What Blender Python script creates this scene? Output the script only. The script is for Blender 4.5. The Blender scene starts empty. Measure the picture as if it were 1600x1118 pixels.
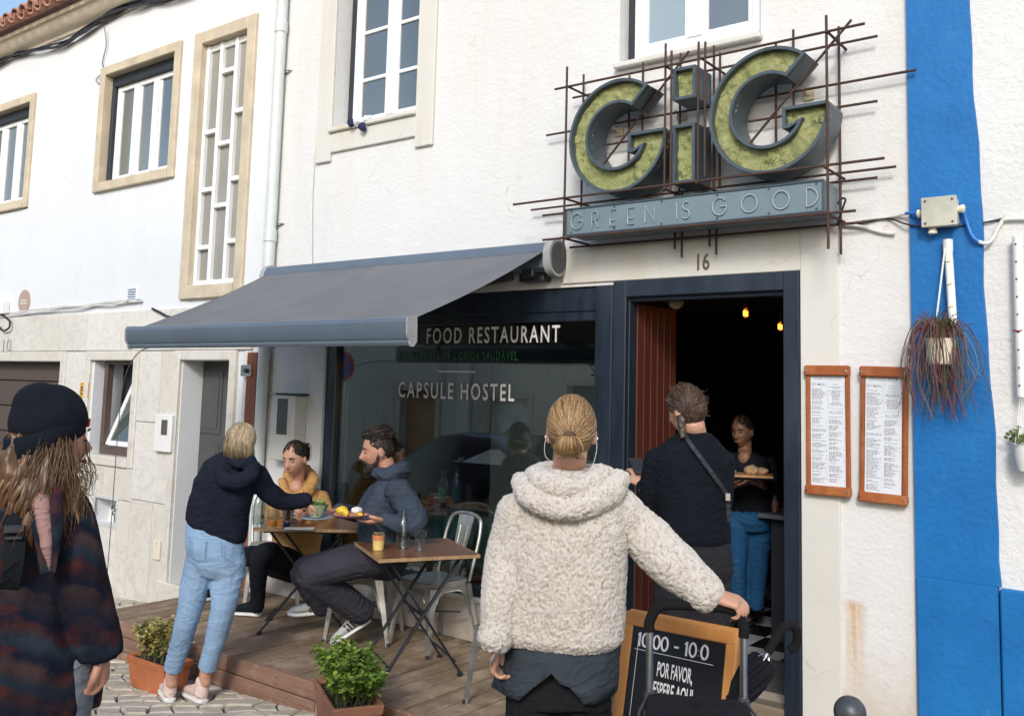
import bpy, math, random
import numpy as np
from mathutils import Vector, Matrix
R = math.radians
random.seed(7); rng = np.random.default_rng(7)
scn = bpy.context.scene
COL = scn.collection
PI = math.pi

# ------------------------------------------------------------------ camera
# world: X along the facade (to the right), Y into the facade (facade plane Y=0), Z up, deck top Z=0
CAMP = Vector((0, -5, 1.71)); FPX = 1441.72; PPX, PPY = 808.365, 459.309
def _axes(yaw, pitch, roll):
    cy, sy, cp, sp = math.cos(yaw), math.sin(yaw), math.cos(pitch), math.sin(pitch)
    fwd = Vector((sy*cp, cy*cp, sp)); r = Vector((cy, -sy, 0)); u = r.cross(fwd)
    cr, sr = math.cos(roll), math.sin(roll)
    return cr*r + sr*u, -sr*r + cr*u, fwd
CR, CU, CF = _axes(-0.6503565, 0.1019285, 0.0256933)
cam = bpy.data.cameras.new('camera'); camo = bpy.data.objects.new('camera', cam); COL.objects.link(camo)
cam.sensor_fit = 'HORIZONTAL'; cam.sensor_width = 36; cam.lens = 36*FPX/1600
cam.shift_x = -(PPX-800)/1600; cam.shift_y = (PPY-559)/1600
cam.clip_start = .05; cam.clip_end = 400
camo.matrix_world = Matrix(((CR.x, CU.x, -CF.x, CAMP.x), (CR.y, CU.y, -CF.y, CAMP.y), (CR.z, CU.z, -CF.z, CAMP.z), (0, 0, 0, 1)))
scn.camera = camo
def _ray(x, y): return CR*((x-PPX)/FPX) - CU*((y-PPY)/FPX) + CF
def fy(x, y, Y=0.):            # survey helper: the point of the photo on the plane Y
    d = _ray(x, y); return CAMP + d*((Y-CAMP.y)/d.y)
def fz(x, y, Z=0.):            # ... on the level Z
    d = _ray(x, y); return CAMP + d*((Z-CAMP.z)/d.z)
def fd(x, y, D): return CAMP + _ray(x, y)*D   # ... at a distance

# ------------------------------------------------------------------ light
SUN = Vector((.5, -1, .655)).normalized()        # towards the sun
w = bpy.data.worlds.new('World'); scn.world = w; w.use_nodes = True
nt = w.node_tree; bg = nt.nodes['Background']
sky = nt.nodes.new('ShaderNodeTexSky'); sky.sky_type = 'NISHITA'; sky.sun_disc = False
sky.sun_elevation = math.asin(SUN.z); sky.sun_rotation = math.atan2(SUN.x, SUN.y)
sky.air_density = 1.0; sky.dust_density = 1.6; sky.ozone_density = 1.0
nt.links.new(sky.outputs[0], bg.inputs[0]); bg.inputs[1].default_value = .15
sl = bpy.data.lights.new('sun', 'SUN'); sl.energy = 1.3; sl.angle = R(12); sl.color = (1, .985, .96)
so = bpy.data.objects.new('sun', sl); COL.objects.link(so)
so.rotation_euler = SUN.to_track_quat('Z', 'Y').to_euler()
scn.view_settings.view_transform = 'Standard'; scn.view_settings.look = 'None'
scn.view_settings.exposure = .66; scn.view_settings.gamma = 1; scn.view_settings.use_curve_mapping = False

# ------------------------------------------------------------------ numpy noise
def _hash(i, j, k, s):
    h = (i.astype(np.int64)*374761393 + j.astype(np.int64)*668265263 + k.astype(np.int64)*2147483647 + s*1274126177) & 0xffffffff
    h = ((h ^ (h >> 13))*1274126177) & 0xffffffff
    h = ((h ^ (h >> 16))*2246822519) & 0xffffffff
    return ((h ^ (h >> 15)) & 0xffff)/65535.
def vnoise(P, s=0):
    f = np.floor(P); t = P-f; t = t*t*(3-2*t); i = f.astype(np.int64); o = 0
    for a in (0, 1):
        for b in (0, 1):
            for c in (0, 1):
                wt = (t[:, 0] if a else 1-t[:, 0])*(t[:, 1] if b else 1-t[:, 1])*(t[:, 2] if c else 1-t[:, 2])
                o = o + wt*_hash(i[:, 0]+a, i[:, 1]+b, i[:, 2]+c, s)
    return o*2-1
def fbm(P, o=3, s=0):
    r = 0; a = 1
    for k in range(o): r = r + a*vnoise(P*(2**k), s+k); a *= .5
    return r
def worley(P, s=0):
    i = np.floor(P).astype(np.int64); f1 = np.full(len(P), 9.); f2 = f1.copy()
    for a in (-1, 0, 1):
        for b in (-1, 0, 1):
            for c in (-1, 0, 1):
                q = i+np.array([a, b, c])
                p = q+np.stack([_hash(q[:, 0], q[:, 1], q[:, 2], s+n) for n in (1, 2, 3)], 1)
                d = np.sqrt(((p-P)**2).sum(1)); n1 = np.minimum(f1, d); f2 = np.where(d < f1, f1, np.minimum(f2, d)); f1 = n1
    return f1, f2

# ------------------------------------------------------------------ mesh builder
def V(*a): return Vector(a if len(a) == 3 else a[0])
def frame(t, ref=None):
    t = V(t).normalized(); ref = V(ref) if ref is not None else (Vector((0, 0, 1)) if abs(t.z) < .9 else Vector((0, 1, 0)))
    a = ref.cross(t)
    if a.length < 1e-4: a = Vector((1, .3, .2)).cross(t)
    a.normalize(); return a, t.cross(a)
def crom(pts, n=6):
    pts = [V(p) for p in pts]
    if len(pts) < 3: return [pts[0].lerp(pts[1], i/n) for i in range(n+1)]
    o = []; q = [2*pts[0]-pts[1]]+pts+[2*pts[-1]-pts[-2]]
    for i in range(1, len(q)-2):
        for k in range(n):
            t = k/n; a, b, c, d = q[i-1:i+3]
            o.append(.5*((2*b)+(c-a)*t+(2*a-5*b+4*c-d)*t*t+(3*b-a-3*c+d)*t**3))
    o.append(pts[-1]); return o
def lerps(vals, n):      # values at control points -> values at crom samples
    o = []
    for i in range(len(vals)-1):
        for k in range(n):
            t = k/n; t = t*t*(3-2*t)*.5+t*.5; o.append(vals[i]*(1-t)+vals[i+1]*t)
    o.append(vals[-1]); return o
class MB:
    def __init__(s): s.v = []; s.f = []; s.m = []; s.tone = None
    def add(s, vs, fs, mi=0):
        n = len(s.v); s.v.extend(V(p) for p in vs); s.f.extend(tuple(i+n for i in f) for f in fs); s.m.extend([mi]*len(fs)); return s
    def quad(s, a, b, c, d, mi=0): return s.add([a, b, c, d], [(0, 1, 2, 3)], mi)
    def obox(s, c, ax, ay, az, ch=0., mi=0):      # half-axis vectors, chamfer
        c, ax, ay, az = V(c), V(ax), V(ay), V(az)
        if ch <= 0:
            vs = [c+ax*x+ay*y+az*z for x in (-1, 1) for y in (-1, 1) for z in (-1, 1)]
            return s.add(vs, [(0, 1, 3, 2), (4, 6, 7, 5), (0, 4, 5, 1), (2, 3, 7, 6), (0, 2, 6, 4), (1, 5, 7, 3)], mi)
        L = [a.length for a in (ax, ay, az)]; u = [a/l for a, l in zip((ax, ay, az), L)]; ch = min(ch, *[l*.45 for l in L])
        vs = []; idx = {}
        for sx in (-1, 1):
            for sy in (-1, 1):
                for sz in (-1, 1):
                    for k in range(3):
                        q = [l-(0 if j == k else ch) for j, l in enumerate(L)]
                        idx[(sx, sy, sz, k)] = len(vs); vs.append(c+u[0]*sx*q[0]+u[1]*sy*q[1]+u[2]*sz*q[2])
        fs = []
        S = (-1, 1)
        for k in range(3):
            o = [j for j in range(3) if j != k]
            for sg in S:
                r = []
                for (p, q) in ((-1, -1), (1, -1), (1, 1), (-1, 1)):
                    t = [0]*3; t[k] = sg; t[o[0]] = p; t[o[1]] = q; r.append(idx[(*t, k)])
                fs.append(tuple(r) if (sg > 0) == (k != 1) else tuple(r[::-1]))
        for k in range(3):
            o = [j for j in range(3) if j != k]
            for p in S:
                for q in S:
                    t0 = [0]*3; t0[k] = -1; t0[o[0]] = p; t0[o[1]] = q; t1 = list(t0); t1[k] = 1
                    fs.append((idx[(*t0, o[0])], idx[(*t1, o[0])], idx[(*t1, o[1])], idx[(*t0, o[1])]))
        for a in S:
            for b in S:
                for d in S: fs.append(tuple(idx[(a, b, d, k)] for k in range(3)))
        return s.add(vs, fs, mi)
    def box(s, x0, x1, y0, y1, z0, z1, ch=0., mi=0):
        return s.obox(((x0+x1)/2, (y0+y1)/2, (z0+z1)/2), ((x1-x0)/2, 0, 0), (0, (y1-y0)/2, 0), (0, 0, (z1-z0)/2), ch, mi)
    def bar(s, a, b, w, h, ch=0, mi=0, ref=None):
        a, b = V(a), V(b); x, y = frame(b-a, ref); return s.obox((a+b)/2, x*w/2, y*h/2, (b-a)/2, ch, mi)
    def tube(s, pts, r, n=8, cap=True, mi=0, close=False):
        pts = [V(p) for p in pts]; N = len(pts)
        rs = r if isinstance(r, (list, tuple)) else [r]*N
        vs = []; a = None
        for i, p in enumerate(pts):
            if close: t = pts[(i+1) % N]-pts[i-1]
            else: t = pts[min(i+1, N-1)]-pts[max(i-1, 0)]
            if t.length < 1e-9: t = Vector((0, 0, 1))
            t.normalize()
            if a is None: a, b = frame(t)
            else:
                a = a-t*a.dot(t)
                if a.length < 1e-6: a, _ = frame(t)
                a.normalize(); b = t.cross(a)
            for k in range(n):
                th = 2*PI*k/n; vs.append(p+(a*math.cos(th)+b*math.sin(th))*rs[i])
        fs = []
        for i in range(N if close else N-1):
            j = (i+1) % N
            for k in range(n): fs.append((i*n+k, i*n+(k+1) % n, j*n+(k+1) % n, j*n+k))
        if cap and not close: fs += [tuple(range(n))[::-1], tuple((N-1)*n+k for k in range(n))]
        return s.add(vs, fs, mi)
    def ribbon(s, P, w, th, nr):
        P = [V(p) for p in P]; secs = []
        for i, p in enumerate(P):
            t = (P[min(i+1, len(P)-1)]-P[max(i-1, 0)]).normalized(); a = V(nr).cross(t).normalized(); secs.append((p, a*w/2, t.cross(a)*th/2))
        return s.loft(secs, 12, 6)
    def limb(s, pts, rs, n=14, st=6, flat=False):             # smooth tapered tube with round ends
        P = crom(pts, st); Q = lerps(rs, st) if len(pts) > 2 else [rs[0]+(rs[1]-rs[0])*i/st for i in range(st+1)]
        t0 = (P[1]-P[0]).normalized(); t1 = (P[-1]-P[-2]).normalized()
        P = [P[0]-t0*Q[0]*.7, P[0]-t0*Q[0]*.4]+P+([] if flat else [P[-1]+t1*Q[-1]*.4, P[-1]+t1*Q[-1]*.7]); Q = [Q[0]*.4, Q[0]*.85]+Q+([] if flat else [Q[-1]*.85, Q[-1]*.4])
        return s.tube(P, Q, n)
    def loft(s, secs, n=24, e=2.2, cap=True, mi=0):   # secs: (center, half vec a, half vec b)
        vs = []
        for c, a, b in secs:
            c, a, b = V(c), V(a), V(b)
            for k in range(n):
                th = 2*PI*k/n; C, S_ = math.cos(th), math.sin(th)
                vs.append(c+a*math.copysign(abs(C)**(2/e), C)+b*math.copysign(abs(S_)**(2/e), S_))
        fs = []; N = len(secs)
        for i in range(N-1):
            for k in range(n): fs.append((i*n+k, i*n+(k+1) % n, (i+1)*n+(k+1) % n, (i+1)*n+k))
        if cap: fs += [tuple(range(n))[::-1], tuple((N-1)*n+k for k in range(n))]
        return s.add(vs, fs, mi)
    def lathe(s, prof, o, n=20, ax=(0, 0, 1), mi=0, cap=True):
        o = V(o); ax = V(ax).normalized(); a, b = frame(ax); vs = []; N = len(prof)
        for r, z in prof:
            for k in range(n):
                th = 2*PI*k/n; vs.append(o+ax*z+(a*math.cos(th)+b*math.sin(th))*max(r, 1e-5))
        fs = [(i*n+k, i*n+(k+1) % n, (i+1)*n+(k+1) % n, (i+1)*n+k) for i in range(N-1) for k in range(n)]
        if cap: fs += [tuple(range(n))[::-1], tuple((N-1)*n+k for k in range(n))]
        return s.add(vs, fs, mi)
    def prism(s, poly, o, ea, eb, ext, mi=0, back=True):   # polygon in the plane (ea, eb) at o, extruded by ext
        o, ea, eb, ext = V(o), V(ea), V(eb), V(ext); n = len(poly)
        vs = [o+ea*p[0]+eb*p[1] for p in poly]; vs += [v+ext for v in vs]
        fs = [tuple(range(n))]+([tuple(range(2*n-1, n-1, -1))] if back else [])+[(i, i+n, (i+1) % n+n, (i+1) % n) for i in range(n)]
        return s.add(vs, fs, mi)
    def ball(s, c, rx, ry=None, rz=None, nu=16, nv=10, ax=None, mi=0):
        ry = ry or rx; rz = rz or rx; c = V(c)
        X, Y, Z = ax if ax else (Vector((1, 0, 0)), Vector((0, 1, 0)), Vector((0, 0, 1)))
        vs = [c-Z*rz]
        for i in range(1, nv):
            ph = PI*i/nv-PI/2
            for k in range(nu):
                th = 2*PI*k/nu; vs.append(c+X*rx*math.cos(ph)*math.cos(th)+Y*ry*math.cos(ph)*math.sin(th)+Z*rz*math.sin(ph))
        vs.append(c+Z*rz); fs = []
        for k in range(nu): fs.append((0, 1+(k+1) % nu, 1+k))
        for i in range(nv-2):
            for k in range(nu): fs.append((1+i*nu+k, 1+i*nu+(k+1) % nu, 1+(i+1)*nu+(k+1) % nu, 1+(i+1)*nu+k))
        b = 1+(nv-2)*nu
        for k in range(nu): fs.append((b+k, b+(k+1) % nu, len(vs)-1))
        return s.add(vs, fs, mi)
    def xf(s, M, n0=0):
        for i in range(n0, len(s.v)): s.v[i] = M @ s.v[i]
        return s
ORG = {}
def _root(o):
    while o.parent: o = o.parent
    return o
def obj(name, mb, mats, parent=None, smooth=30, loc=None):
    """one mesh object; smooth: angle of auto smooth, None = flat"""
    me = bpy.data.meshes.new(name)
    arr = mb.v if isinstance(mb.v, np.ndarray) else np.array([tuple(p) for p in mb.v], float).reshape(-1, 3)
    o = bpy.data.objects.new(name, me); COL.objects.link(o)
    if parent:
        o.parent = parent; base = ORG.get(_root(parent).name, (0, 0, 0))
    else:
        lo, hi = arr.min(0), arr.max(0); base = loc or ((lo[0]+hi[0])/2, (lo[1]+hi[1])/2, lo[2]); o.location = base; ORG[o.name] = tuple(base)
    arr = arr-np.array(tuple(base))
    if isinstance(mb.f, np.ndarray):
        q = mb.f; me.vertices.add(len(arr)); me.vertices.foreach_set('co', arr.ravel())
        me.loops.add(q.size); me.loops.foreach_set('vertex_index', q.ravel()); me.polygons.add(len(q))
        me.polygons.foreach_set('loop_start', np.arange(0, q.size, q.shape[1])); me.update(calc_edges=True)
    else:
        me.from_pydata(arr.tolist(), [], mb.f)
    for m in (mats if isinstance(mats, (list, tuple)) else [mats]): me.materials.append(m)
    if len(me.materials) > 1: me.polygons.foreach_set('material_index', mb.m)
    if mb.tone is not None:
        a = me.attributes.new('tone', 'FLOAT', 'POINT'); a.data.foreach_set('value', np.asarray(mb.tone, np.float32))
    if smooth:
        me.polygons.foreach_set('use_smooth', [True]*len(me.polygons))
        if smooth < 179: me.set_sharp_from_angle(angle=R(smooth))
    me.validate(); return o
def tag(o, label=None, cat=None, group=None, kind=None):
    if label: o['label'] = label
    if cat: o['category'] = cat
    if group: o['group'] = group
    if kind: o['kind'] = kind
    return o
def thing(name, label, cat, loc, group=None):
    o = bpy.data.objects.new(name, None); COL.objects.link(o); o.location = loc; o.empty_display_size = .1
    ORG[o.name] = tuple(loc); return tag(o, label, cat, group)
def struct(name, mb, m, parent=None, **k): return tag(obj(name, mb, m, parent, **k), kind='structure')
def dup(root, M, label=None):       # copy a thing with its parts and sub-parts; M moves it in world space
    r = root.copy(); COL.objects.link(r); r.matrix_world = M @ root.matrix_basis; ORG[r.name] = tuple(r.location)
    if label: r['label'] = label
    def rec(a, b):
        for ch in list(a.children):
            c = ch.copy(); COL.objects.link(c); c.parent = b; rec(ch, c)
    rec(root, r); return r
def share(name, o, loc, parent=None, rot=None, m=None):   # a piece sharing o's mesh
    c = bpy.data.objects.new(name, o.data); COL.objects.link(c); c.parent = parent; c.location = loc
    if rot: c.rotation_euler = rot
    return c
def fuse(mb, vox, it=2, disp=None):
    """voxel union of overlapping closed shells into one surface, smoothed, then pushed along normals by disp(P, N)"""
    me = bpy.data.meshes.new('tmp'); me.from_pydata([tuple(p) for p in mb.v], [], mb.f)
    o = bpy.data.objects.new('tmp', me); COL.objects.link(o)
    m = o.modifiers.new('r', 'REMESH'); m.mode = 'VOXEL'; m.voxel_size = vox
    dg = bpy.context.evaluated_depsgraph_get(); e = bpy.data.meshes.new_from_object(o.evaluated_get(dg))
    n = len(e.vertices); P = np.empty(n*3); e.vertices.foreach_get('co', P); P = P.reshape(-1, 3)
    F = np.empty(len(e.loops), np.int64); e.loops.foreach_get('vertex_index', F); F = F.reshape(-1, 4)
    E = np.empty(len(e.edges)*2, np.int64); e.edges.foreach_get('vertices', E); E = E.reshape(-1, 2)
    bpy.data.objects.remove(o); bpy.data.meshes.remove(me); bpy.data.meshes.remove(e)
    deg = np.bincount(E.ravel(), minlength=n)[:, None].astype(float); deg[deg == 0] = 1
    def lap(P, k):
        A = np.stack([np.bincount(E[:, 0], P[E[:, 1], c], n)+np.bincount(E[:, 1], P[E[:, 0], c], n) for c in range(3)], 1)/deg
        return P+(A-P)*k
    for i in range(it): P = lap(lap(P, .6), -.5)
    if disp:
        Nf = np.cross(P[F[:, 1]]-P[F[:, 0]], P[F[:, 3]]-P[F[:, 0]]); N = np.zeros_like(P)
        for k in range(4):
            for c in range(3): N[:, c] += np.bincount(F[:, k], Nf[:, c], n)
        N /= np.maximum(np.linalg.norm(N, axis=1, keepdims=True), 1e-12)
        P = P+N*disp(P, N)[:, None]
    r = MB(); r.v = P; r.f = F; r.m = None; return r

# ------------------------------------------------------------------ materials
def srgb(r, g, b):
    f = lambda c: (c/255/12.92) if c <= 10 else ((c/255+.055)/1.055)**2.4
    return (f(r), f(g), f(b))
MATS = {}
class NT:
    def __init__(s, name):
        s.mat = bpy.data.materials.new(name); s.mat.use_nodes = True; s.t = s.mat.node_tree; s.b = s.t.nodes['Principled BSDF']; s.out = s.t.nodes['Material Output']
        MATS[name] = s.mat; s._co = None
    def n(s, typ, **k):
        x = s.t.nodes.new('ShaderNode'+typ)
        for a, v in k.items():
            if a.startswith('i_'): x.inputs[a[2:].replace('_', ' ')].default_value = v
            else: setattr(x, a, v)
        return x
    def l(s, a, b): s.t.links.new(a, b); return s
    def co(s, stretch=(1, 1, 1), rot=(0, 0, 0)):
        if s._co is None: s._co = s.n('TexCoord').outputs['Object']
        if stretch == (1, 1, 1) and rot == (0, 0, 0): return s._co
        m = s.n('Mapping'); m.inputs['Scale'].default_value = stretch; m.inputs['Rotation'].default_value = rot; s.l(s._co, m.inputs[0]); return m.outputs[0]
    def noise(s, scale, detail=4, rough=.55, stretch=(1, 1, 1), dist=0, co=None, rot=(0, 0, 0)):
        x = s.n('TexNoise'); x.inputs['Scale'].default_value = scale; x.inputs['Detail'].default_value = detail; x.inputs['Roughness'].default_value = rough; x.inputs['Distortion'].default_value = dist
        s.l(co or s.co(stretch, rot), x.inputs['Vector']); return x.outputs['Fac']
    def voro(s, scale, feature='F1', co=None, rnd=1):
        x = s.n('TexVoronoi'); x.feature = feature; x.inputs['Scale'].default_value = scale; x.inputs['Randomness'].default_value = rnd
        s.l(co or s.co(), x.inputs['Vector']); return x
    def ramp(s, fac, stops):
        x = s.n('ValToRGB'); e = x.color_ramp.elements
        while len(e) < len(stops): e.new(.5)
        for k, (p, c) in zip(e, stops): k.position = p; k.color = (*c, 1) if len(c) == 3 else c
        s.l(fac, x.inputs[0]); return x.outputs[0]
    def mapr(s, v, a, b, c=0, d=1):
        x = s.n('MapRange'); x.inputs[1].default_value = a; x.inputs[2].default_value = b; x.inputs[3].default_value = c; x.inputs[4].default_value = d; s.l(v, x.inputs[0]); return x.outputs[0]
    def mix(s, fac, a, b, mode='MIX'):
        x = s.n('Mix'); x.data_type = 'RGBA'; x.blend_type = mode
        for sock, v in ((x.inputs[0], fac), (x.inputs[6], a), (x.inputs[7], b)):
            if isinstance(v, (int, float)): sock.default_value = v
            elif isinstance(v, tuple): sock.default_value = (*v, 1) if len(v) == 3 else v
            else: s.l(v, sock)
        return x.outputs[2]
    def math(s, op, a, b=0.):
        x = s.n('Math', operation=op)
        for i, v in enumerate((a, b)):
            if isinstance(v, (int, float)): x.inputs[i].default_value = v
            else: s.l(v, x.inputs[i])
        return x.outputs[0]
    def bump(s, h, dist=.01, st=1., prev=None):
        x = s.n('Bump'); x.inputs['Distance'].default_value = dist; x.inputs['Strength'].default_value = st; s.l(h, x.inputs['Height'])
        if prev: s.l(prev, x.inputs['Normal'])
        return x.outputs[0]
    def fin(s, col=None, rough=None, metal=0, spec=None, normal=None, **k):
        if col is not None:
            if isinstance(col, tuple): s.b.inputs['Base Color'].default_value = (*col, 1)
            else: s.l(col, s.b.inputs['Base Color'])
        if rough is not None:
            if isinstance(rough, (int, float)): s.b.inputs['Roughness'].default_value = rough
            else: s.l(rough, s.b.inputs['Roughness'])
        s.b.inputs['Metallic'].default_value = metal
        if spec is not None: s.b.inputs['Specular IOR Level'].default_value = spec
        if normal is not None: s.l(normal, s.b.inputs['Normal'])
        for a, v in k.items(): s.b.inputs[a.replace('_', ' ')].default_value = v
        return s.mat
def mul(c, k): return tuple(min(1, x*k) for x in c)
def plain(name, c, rough=.6, var=.18, scale=5, bump=0, bscale=60, metal=0, spec=.5, stretch=(1, 1, 1), **k):
    t = NT(name); f = t.noise(scale, 5, .6, stretch)
    col = t.ramp(f, [(.3, mul(c, 1-var)), (.7, mul(c, 1+var))])
    nm = t.bump(t.noise(bscale, 3, .6, stretch), bump, 1) if bump else None
    r = t.mapr(f, .2, .8, max(.02, rough-.08), min(1, rough+.08))
    return t.fin(col, r, metal, spec, nm, **k)
def wood(name, c1, c2, axis=1, scale=9, rough=.6, bump=.002, worn=None):
    t = NT(name); st = [1, 1, 1]; st[axis] = .07; st = tuple(st)
    oi = t.n('ObjectInfo'); ad = t.n('VectorMath', operation='ADD'); cb = t.n('CombineXYZ')
    for i in range(3): t.l(t.math('MULTIPLY', oi.outputs['Random'], 7.3*(i+1)), cb.inputs[i])
    t.l(t.co(st), ad.inputs[0]); t.l(cb.outputs[0], ad.inputs[1])
    a = t.noise(scale, 6, .65, co=ad.outputs[0], dist=.8); b = t.noise(scale*7, 3, .6, co=ad.outputs[0])
    f = t.math('ADD', t.math('MULTIPLY', a, .7), t.math('MULTIPLY', b, .3))
    col = t.ramp(f, [(.3, c1), (.66, c2)])
    col = t.mix(t.mapr(oi.outputs['Random'], 0, 1, 0, .35), col, mul(c1, .8))
    if worn: col = t.mix(t.mapr(t.noise(3.1, 5, .7), .5, .68), col, worn)
    return t.fin(col, rough, normal=t.bump(f, bump, 1))
# ------------------------------------------------------------------ setting materials
def plaster(name, c, stain, amt, rough_scale=38, bumpd=.006, grime=None):
    t = NT(name)
    big = t.noise(.8, 5, .6); col = t.mix(t.mapr(big, .35, .7), c, mul(c, .93))
    st = t.noise(3.2, 6, .65, (1, 1, .09)); m2 = t.noise(.9, 3, .5)
    k = t.math('MULTIPLY', t.mapr(st, .5, .78), t.mapr(m2, .38, .62)); col = t.mix(t.math('MULTIPLY', k, amt), col, stain)
    sp = t.mapr(t.noise(170, 2, .5), .68, .74); col = t.mix(t.math('MULTIPLY', sp, .25), col, mul(stain, .6))
    if grime:
        z = t.n('SeparateXYZ'); t.l(t.co(), z.inputs[0])
        edge = t.math('ADD', z.outputs[2], t.math('MULTIPLY', t.noise(2.2, 6, .7), .9))
        col = t.mix(t.mapr(edge, .38, .95, .8, 0), col, grime)
        rx = t.math('ABSOLUTE', t.math('SUBTRACT', z.outputs[0], t.math('ADD', 2.335, t.math('MULTIPLY', t.noise(6, 2), .02))))
        rm = t.math('MULTIPLY', t.mapr(rx, .0, .075, 1, 0), t.mapr(z.outputs[2], .12, .74, 0, 1)); rm = t.math('MULTIPLY', rm, t.mapr(z.outputs[2], .74, .77, 1, 0))
        rm = t.math('MULTIPLY', rm, t.mapr(t.noise(30, 3, .6, (1, 1, .08)), .3, .6, .3, 1)); col = t.mix(rm, col, (.5, .27, .07))
    cv = t.voro(1.3, 'DISTANCE_TO_EDGE'); wv = t.n('VectorMath', operation='ADD'); nz = t.n('TexNoise'); nz.inputs['Scale'].default_value = 5; nz.inputs['Detail'].default_value = 6; t.l(t.co(), nz.inputs['Vector']); sc = t.n('VectorMath', operation='SCALE'); sc.inputs['Scale'].default_value = .22; t.l(nz.outputs['Color'], sc.inputs[0]); t.l(t.co(), wv.inputs[0]); t.l(sc.outputs[0], wv.inputs[1]); t.l(wv.outputs[0], cv.inputs['Vector'])
    crk = t.math('MULTIPLY', t.mapr(cv.outputs[0], .0005, .0035, .45, 0), t.mapr(t.noise(1.1, 3, .5), .52, .62)); col = t.mix(crk, col, mul(stain, .6))
    pt_ = t.mapr(t.noise(.7, 4, .65), .56, .6, 0, .12); col = t.mix(pt_, col, mul(c, 1.12))
    h = t.math('ADD', t.math('MULTIPLY', t.noise(rough_scale, 4, .6), .7), t.math('MULTIPLY', t.noise(rough_scale*.22, 3, .55, (1, 1, 1.8)), .8))
    return t.fin(col, .85, spec=.25, normal=t.bump(h, bumpd, .8))
M_CREAM = plaster('cream plaster', (.675, .675, .66), (.58, .47, .30), .5, 40, .0075, (.42, .3, .17))
M_BAND = plaster('smooth render band', (.63, .615, .565), (.5, .38, .2), .7, 22, .003)
M_WHITE = plaster('white plaster', (.70, .72, .74), (.6, .57, .5), .12, 26, .004)
M_WHITER = plaster('white lime wall', (.68, .685, .67), (.6, .52, .4), .25, 34, .012)
def bluepaint():
    t = NT('blue paint'); c = (.005, .118, .36)
    col = t.mix(t.mapr(t.noise(2.5, 6, .65), .35, .7), c, (.009, .155, .42)); col = t.mix(t.mapr(t.noise(6, 6, .75), .62, .72, 0, .45), col, (.06, .22, .42))
    col = t.mix(t.mapr(t.noise(9, 6, .8), .71, .73, 0, .8), col, (.5, .55, .6))
    h = t.math('ADD', t.noise(30, 4, .6), t.math('MULTIPLY', t.noise(6, 3), .8)); return t.fin(col, .55, spec=.35, normal=t.bump(h, .005, .8))
M_BLUE = bluepaint()
def navy():
    t = NT('dark navy frame paint'); f = t.noise(7, 5, .65, (1, 1, .2)); col = t.ramp(f, [(.3, (.008, .014, .024)), (.75, (.022, .034, .05))])
    col = t.mix(t.mapr(t.noise(28, 4, .8), .73, .75), col, (.3, .32, .33)); return t.fin(col, t.mapr(f, .3, .7, .25, .5), normal=t.bump(t.noise(24, 3, .6, (1, 1, .3)), .002, 1))
M_NAVY = navy()
M_STONE = plain('beige stone trim', (.53, .455, .335), .8, .16, 5, .003, 50)
def marble():
    t = NT('cream marble'); oi = t.n('ObjectInfo'); ad = t.n('VectorMath', operation='ADD'); cb = t.n('CombineXYZ')
    for i in range(3): t.l(t.math('MULTIPLY', oi.outputs['Random'], 9.1*(i+1)), cb.inputs[i])
    t.l(t.co(), ad.inputs[0]); t.l(cb.outputs[0], ad.inputs[1])
    a = t.noise(1.6, 6, .62, co=ad.outputs[0], dist=1.2); v = t.math('ABSOLUTE', t.math('SUBTRACT', t.noise(2.2, 6, .6, co=ad.outputs[0], dist=2.2), .5))
    col = t.ramp(a, [(.3, (.66, .63, .565)), (.55, (.72, .70, .645)), (.75, (.64, .63, .595))]); col = t.mix(t.mapr(v, 0, .03, .36, 0), col, (.40, .40, .385))
    col = t.mix(t.mapr(oi.outputs['Random'], 0, 1, 0, .3), col, (.66, .57, .42), 'MULTIPLY'); return t.fin(col, .4, spec=.4, normal=t.bump(t.noise(60, 3), .001, 1))
M_MARBLE = marble()
M_PVC = plain('white window frame', (.78, .80, .81), .35, .05, 3)
M_BLACKGAP = plain('dark shutter gap', (.02, .025, .035), .6)
def pane(name, c1, c2, sc=1.2):
    t = NT(name); col = t.ramp(t.noise(sc, 2, .4, (1, 1, .5)), [(.35, c1), (.65, c2)]); return t.fin(col, .04, spec=.9, normal=t.bump(t.noise(2.2, 2), .004, .35), Coat_Weight=.6, Coat_Roughness=.02)
M_PANE = pane('window glass over dark room', (.075, .10, .12), (.12, .15, .175)); M_PANEC = pane('window glass over pale curtain', (.20, .27, .30), (.27, .34, .37)); M_PANEG = pane('window glass over grey blind', (.10, .115, .11), (.16, .17, .16))  # dark room panes carry reflected sky as a blue-grey base tint
def obscure():
    t = NT('obscured glass'); v = t.voro(42); col = t.ramp(t.noise(2, 3), [(.3, (.24, .23, .2)), (.7, (.31, .295, .26))]); return t.fin(col, .25, spec=.6, normal=t.bump(v.outputs['Distance'], .004, .6))
M_OBSC = obscure()
def clearglass(name, tint, refl=1.0, rough=.0):
    t = NT(name); tr = t.n('BsdfTransparent'); tr.inputs[0].default_value = (*tint, 1); g = t.n('BsdfGlossy'); g.inputs['Roughness'].default_value = rough; g.inputs[0].default_value = (.95, 1, .98, 1)
    f = t.n('LayerWeight'); f.inputs[0].default_value = .5; fr = t.math('ADD', t.math('MULTIPLY', t.math('POWER', f.outputs['Facing'], 4.5), .8), .042); mx = t.n('MixShader'); t.l(t.math('MINIMUM', t.math('MULTIPLY', fr, refl), 1.), mx.inputs[0]); t.l(tr.outputs[0], mx.inputs[1]); t.l(g.outputs[0], mx.inputs[2]); t.l(mx.outputs[0], t.out.inputs[0]); return t.mat
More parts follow.
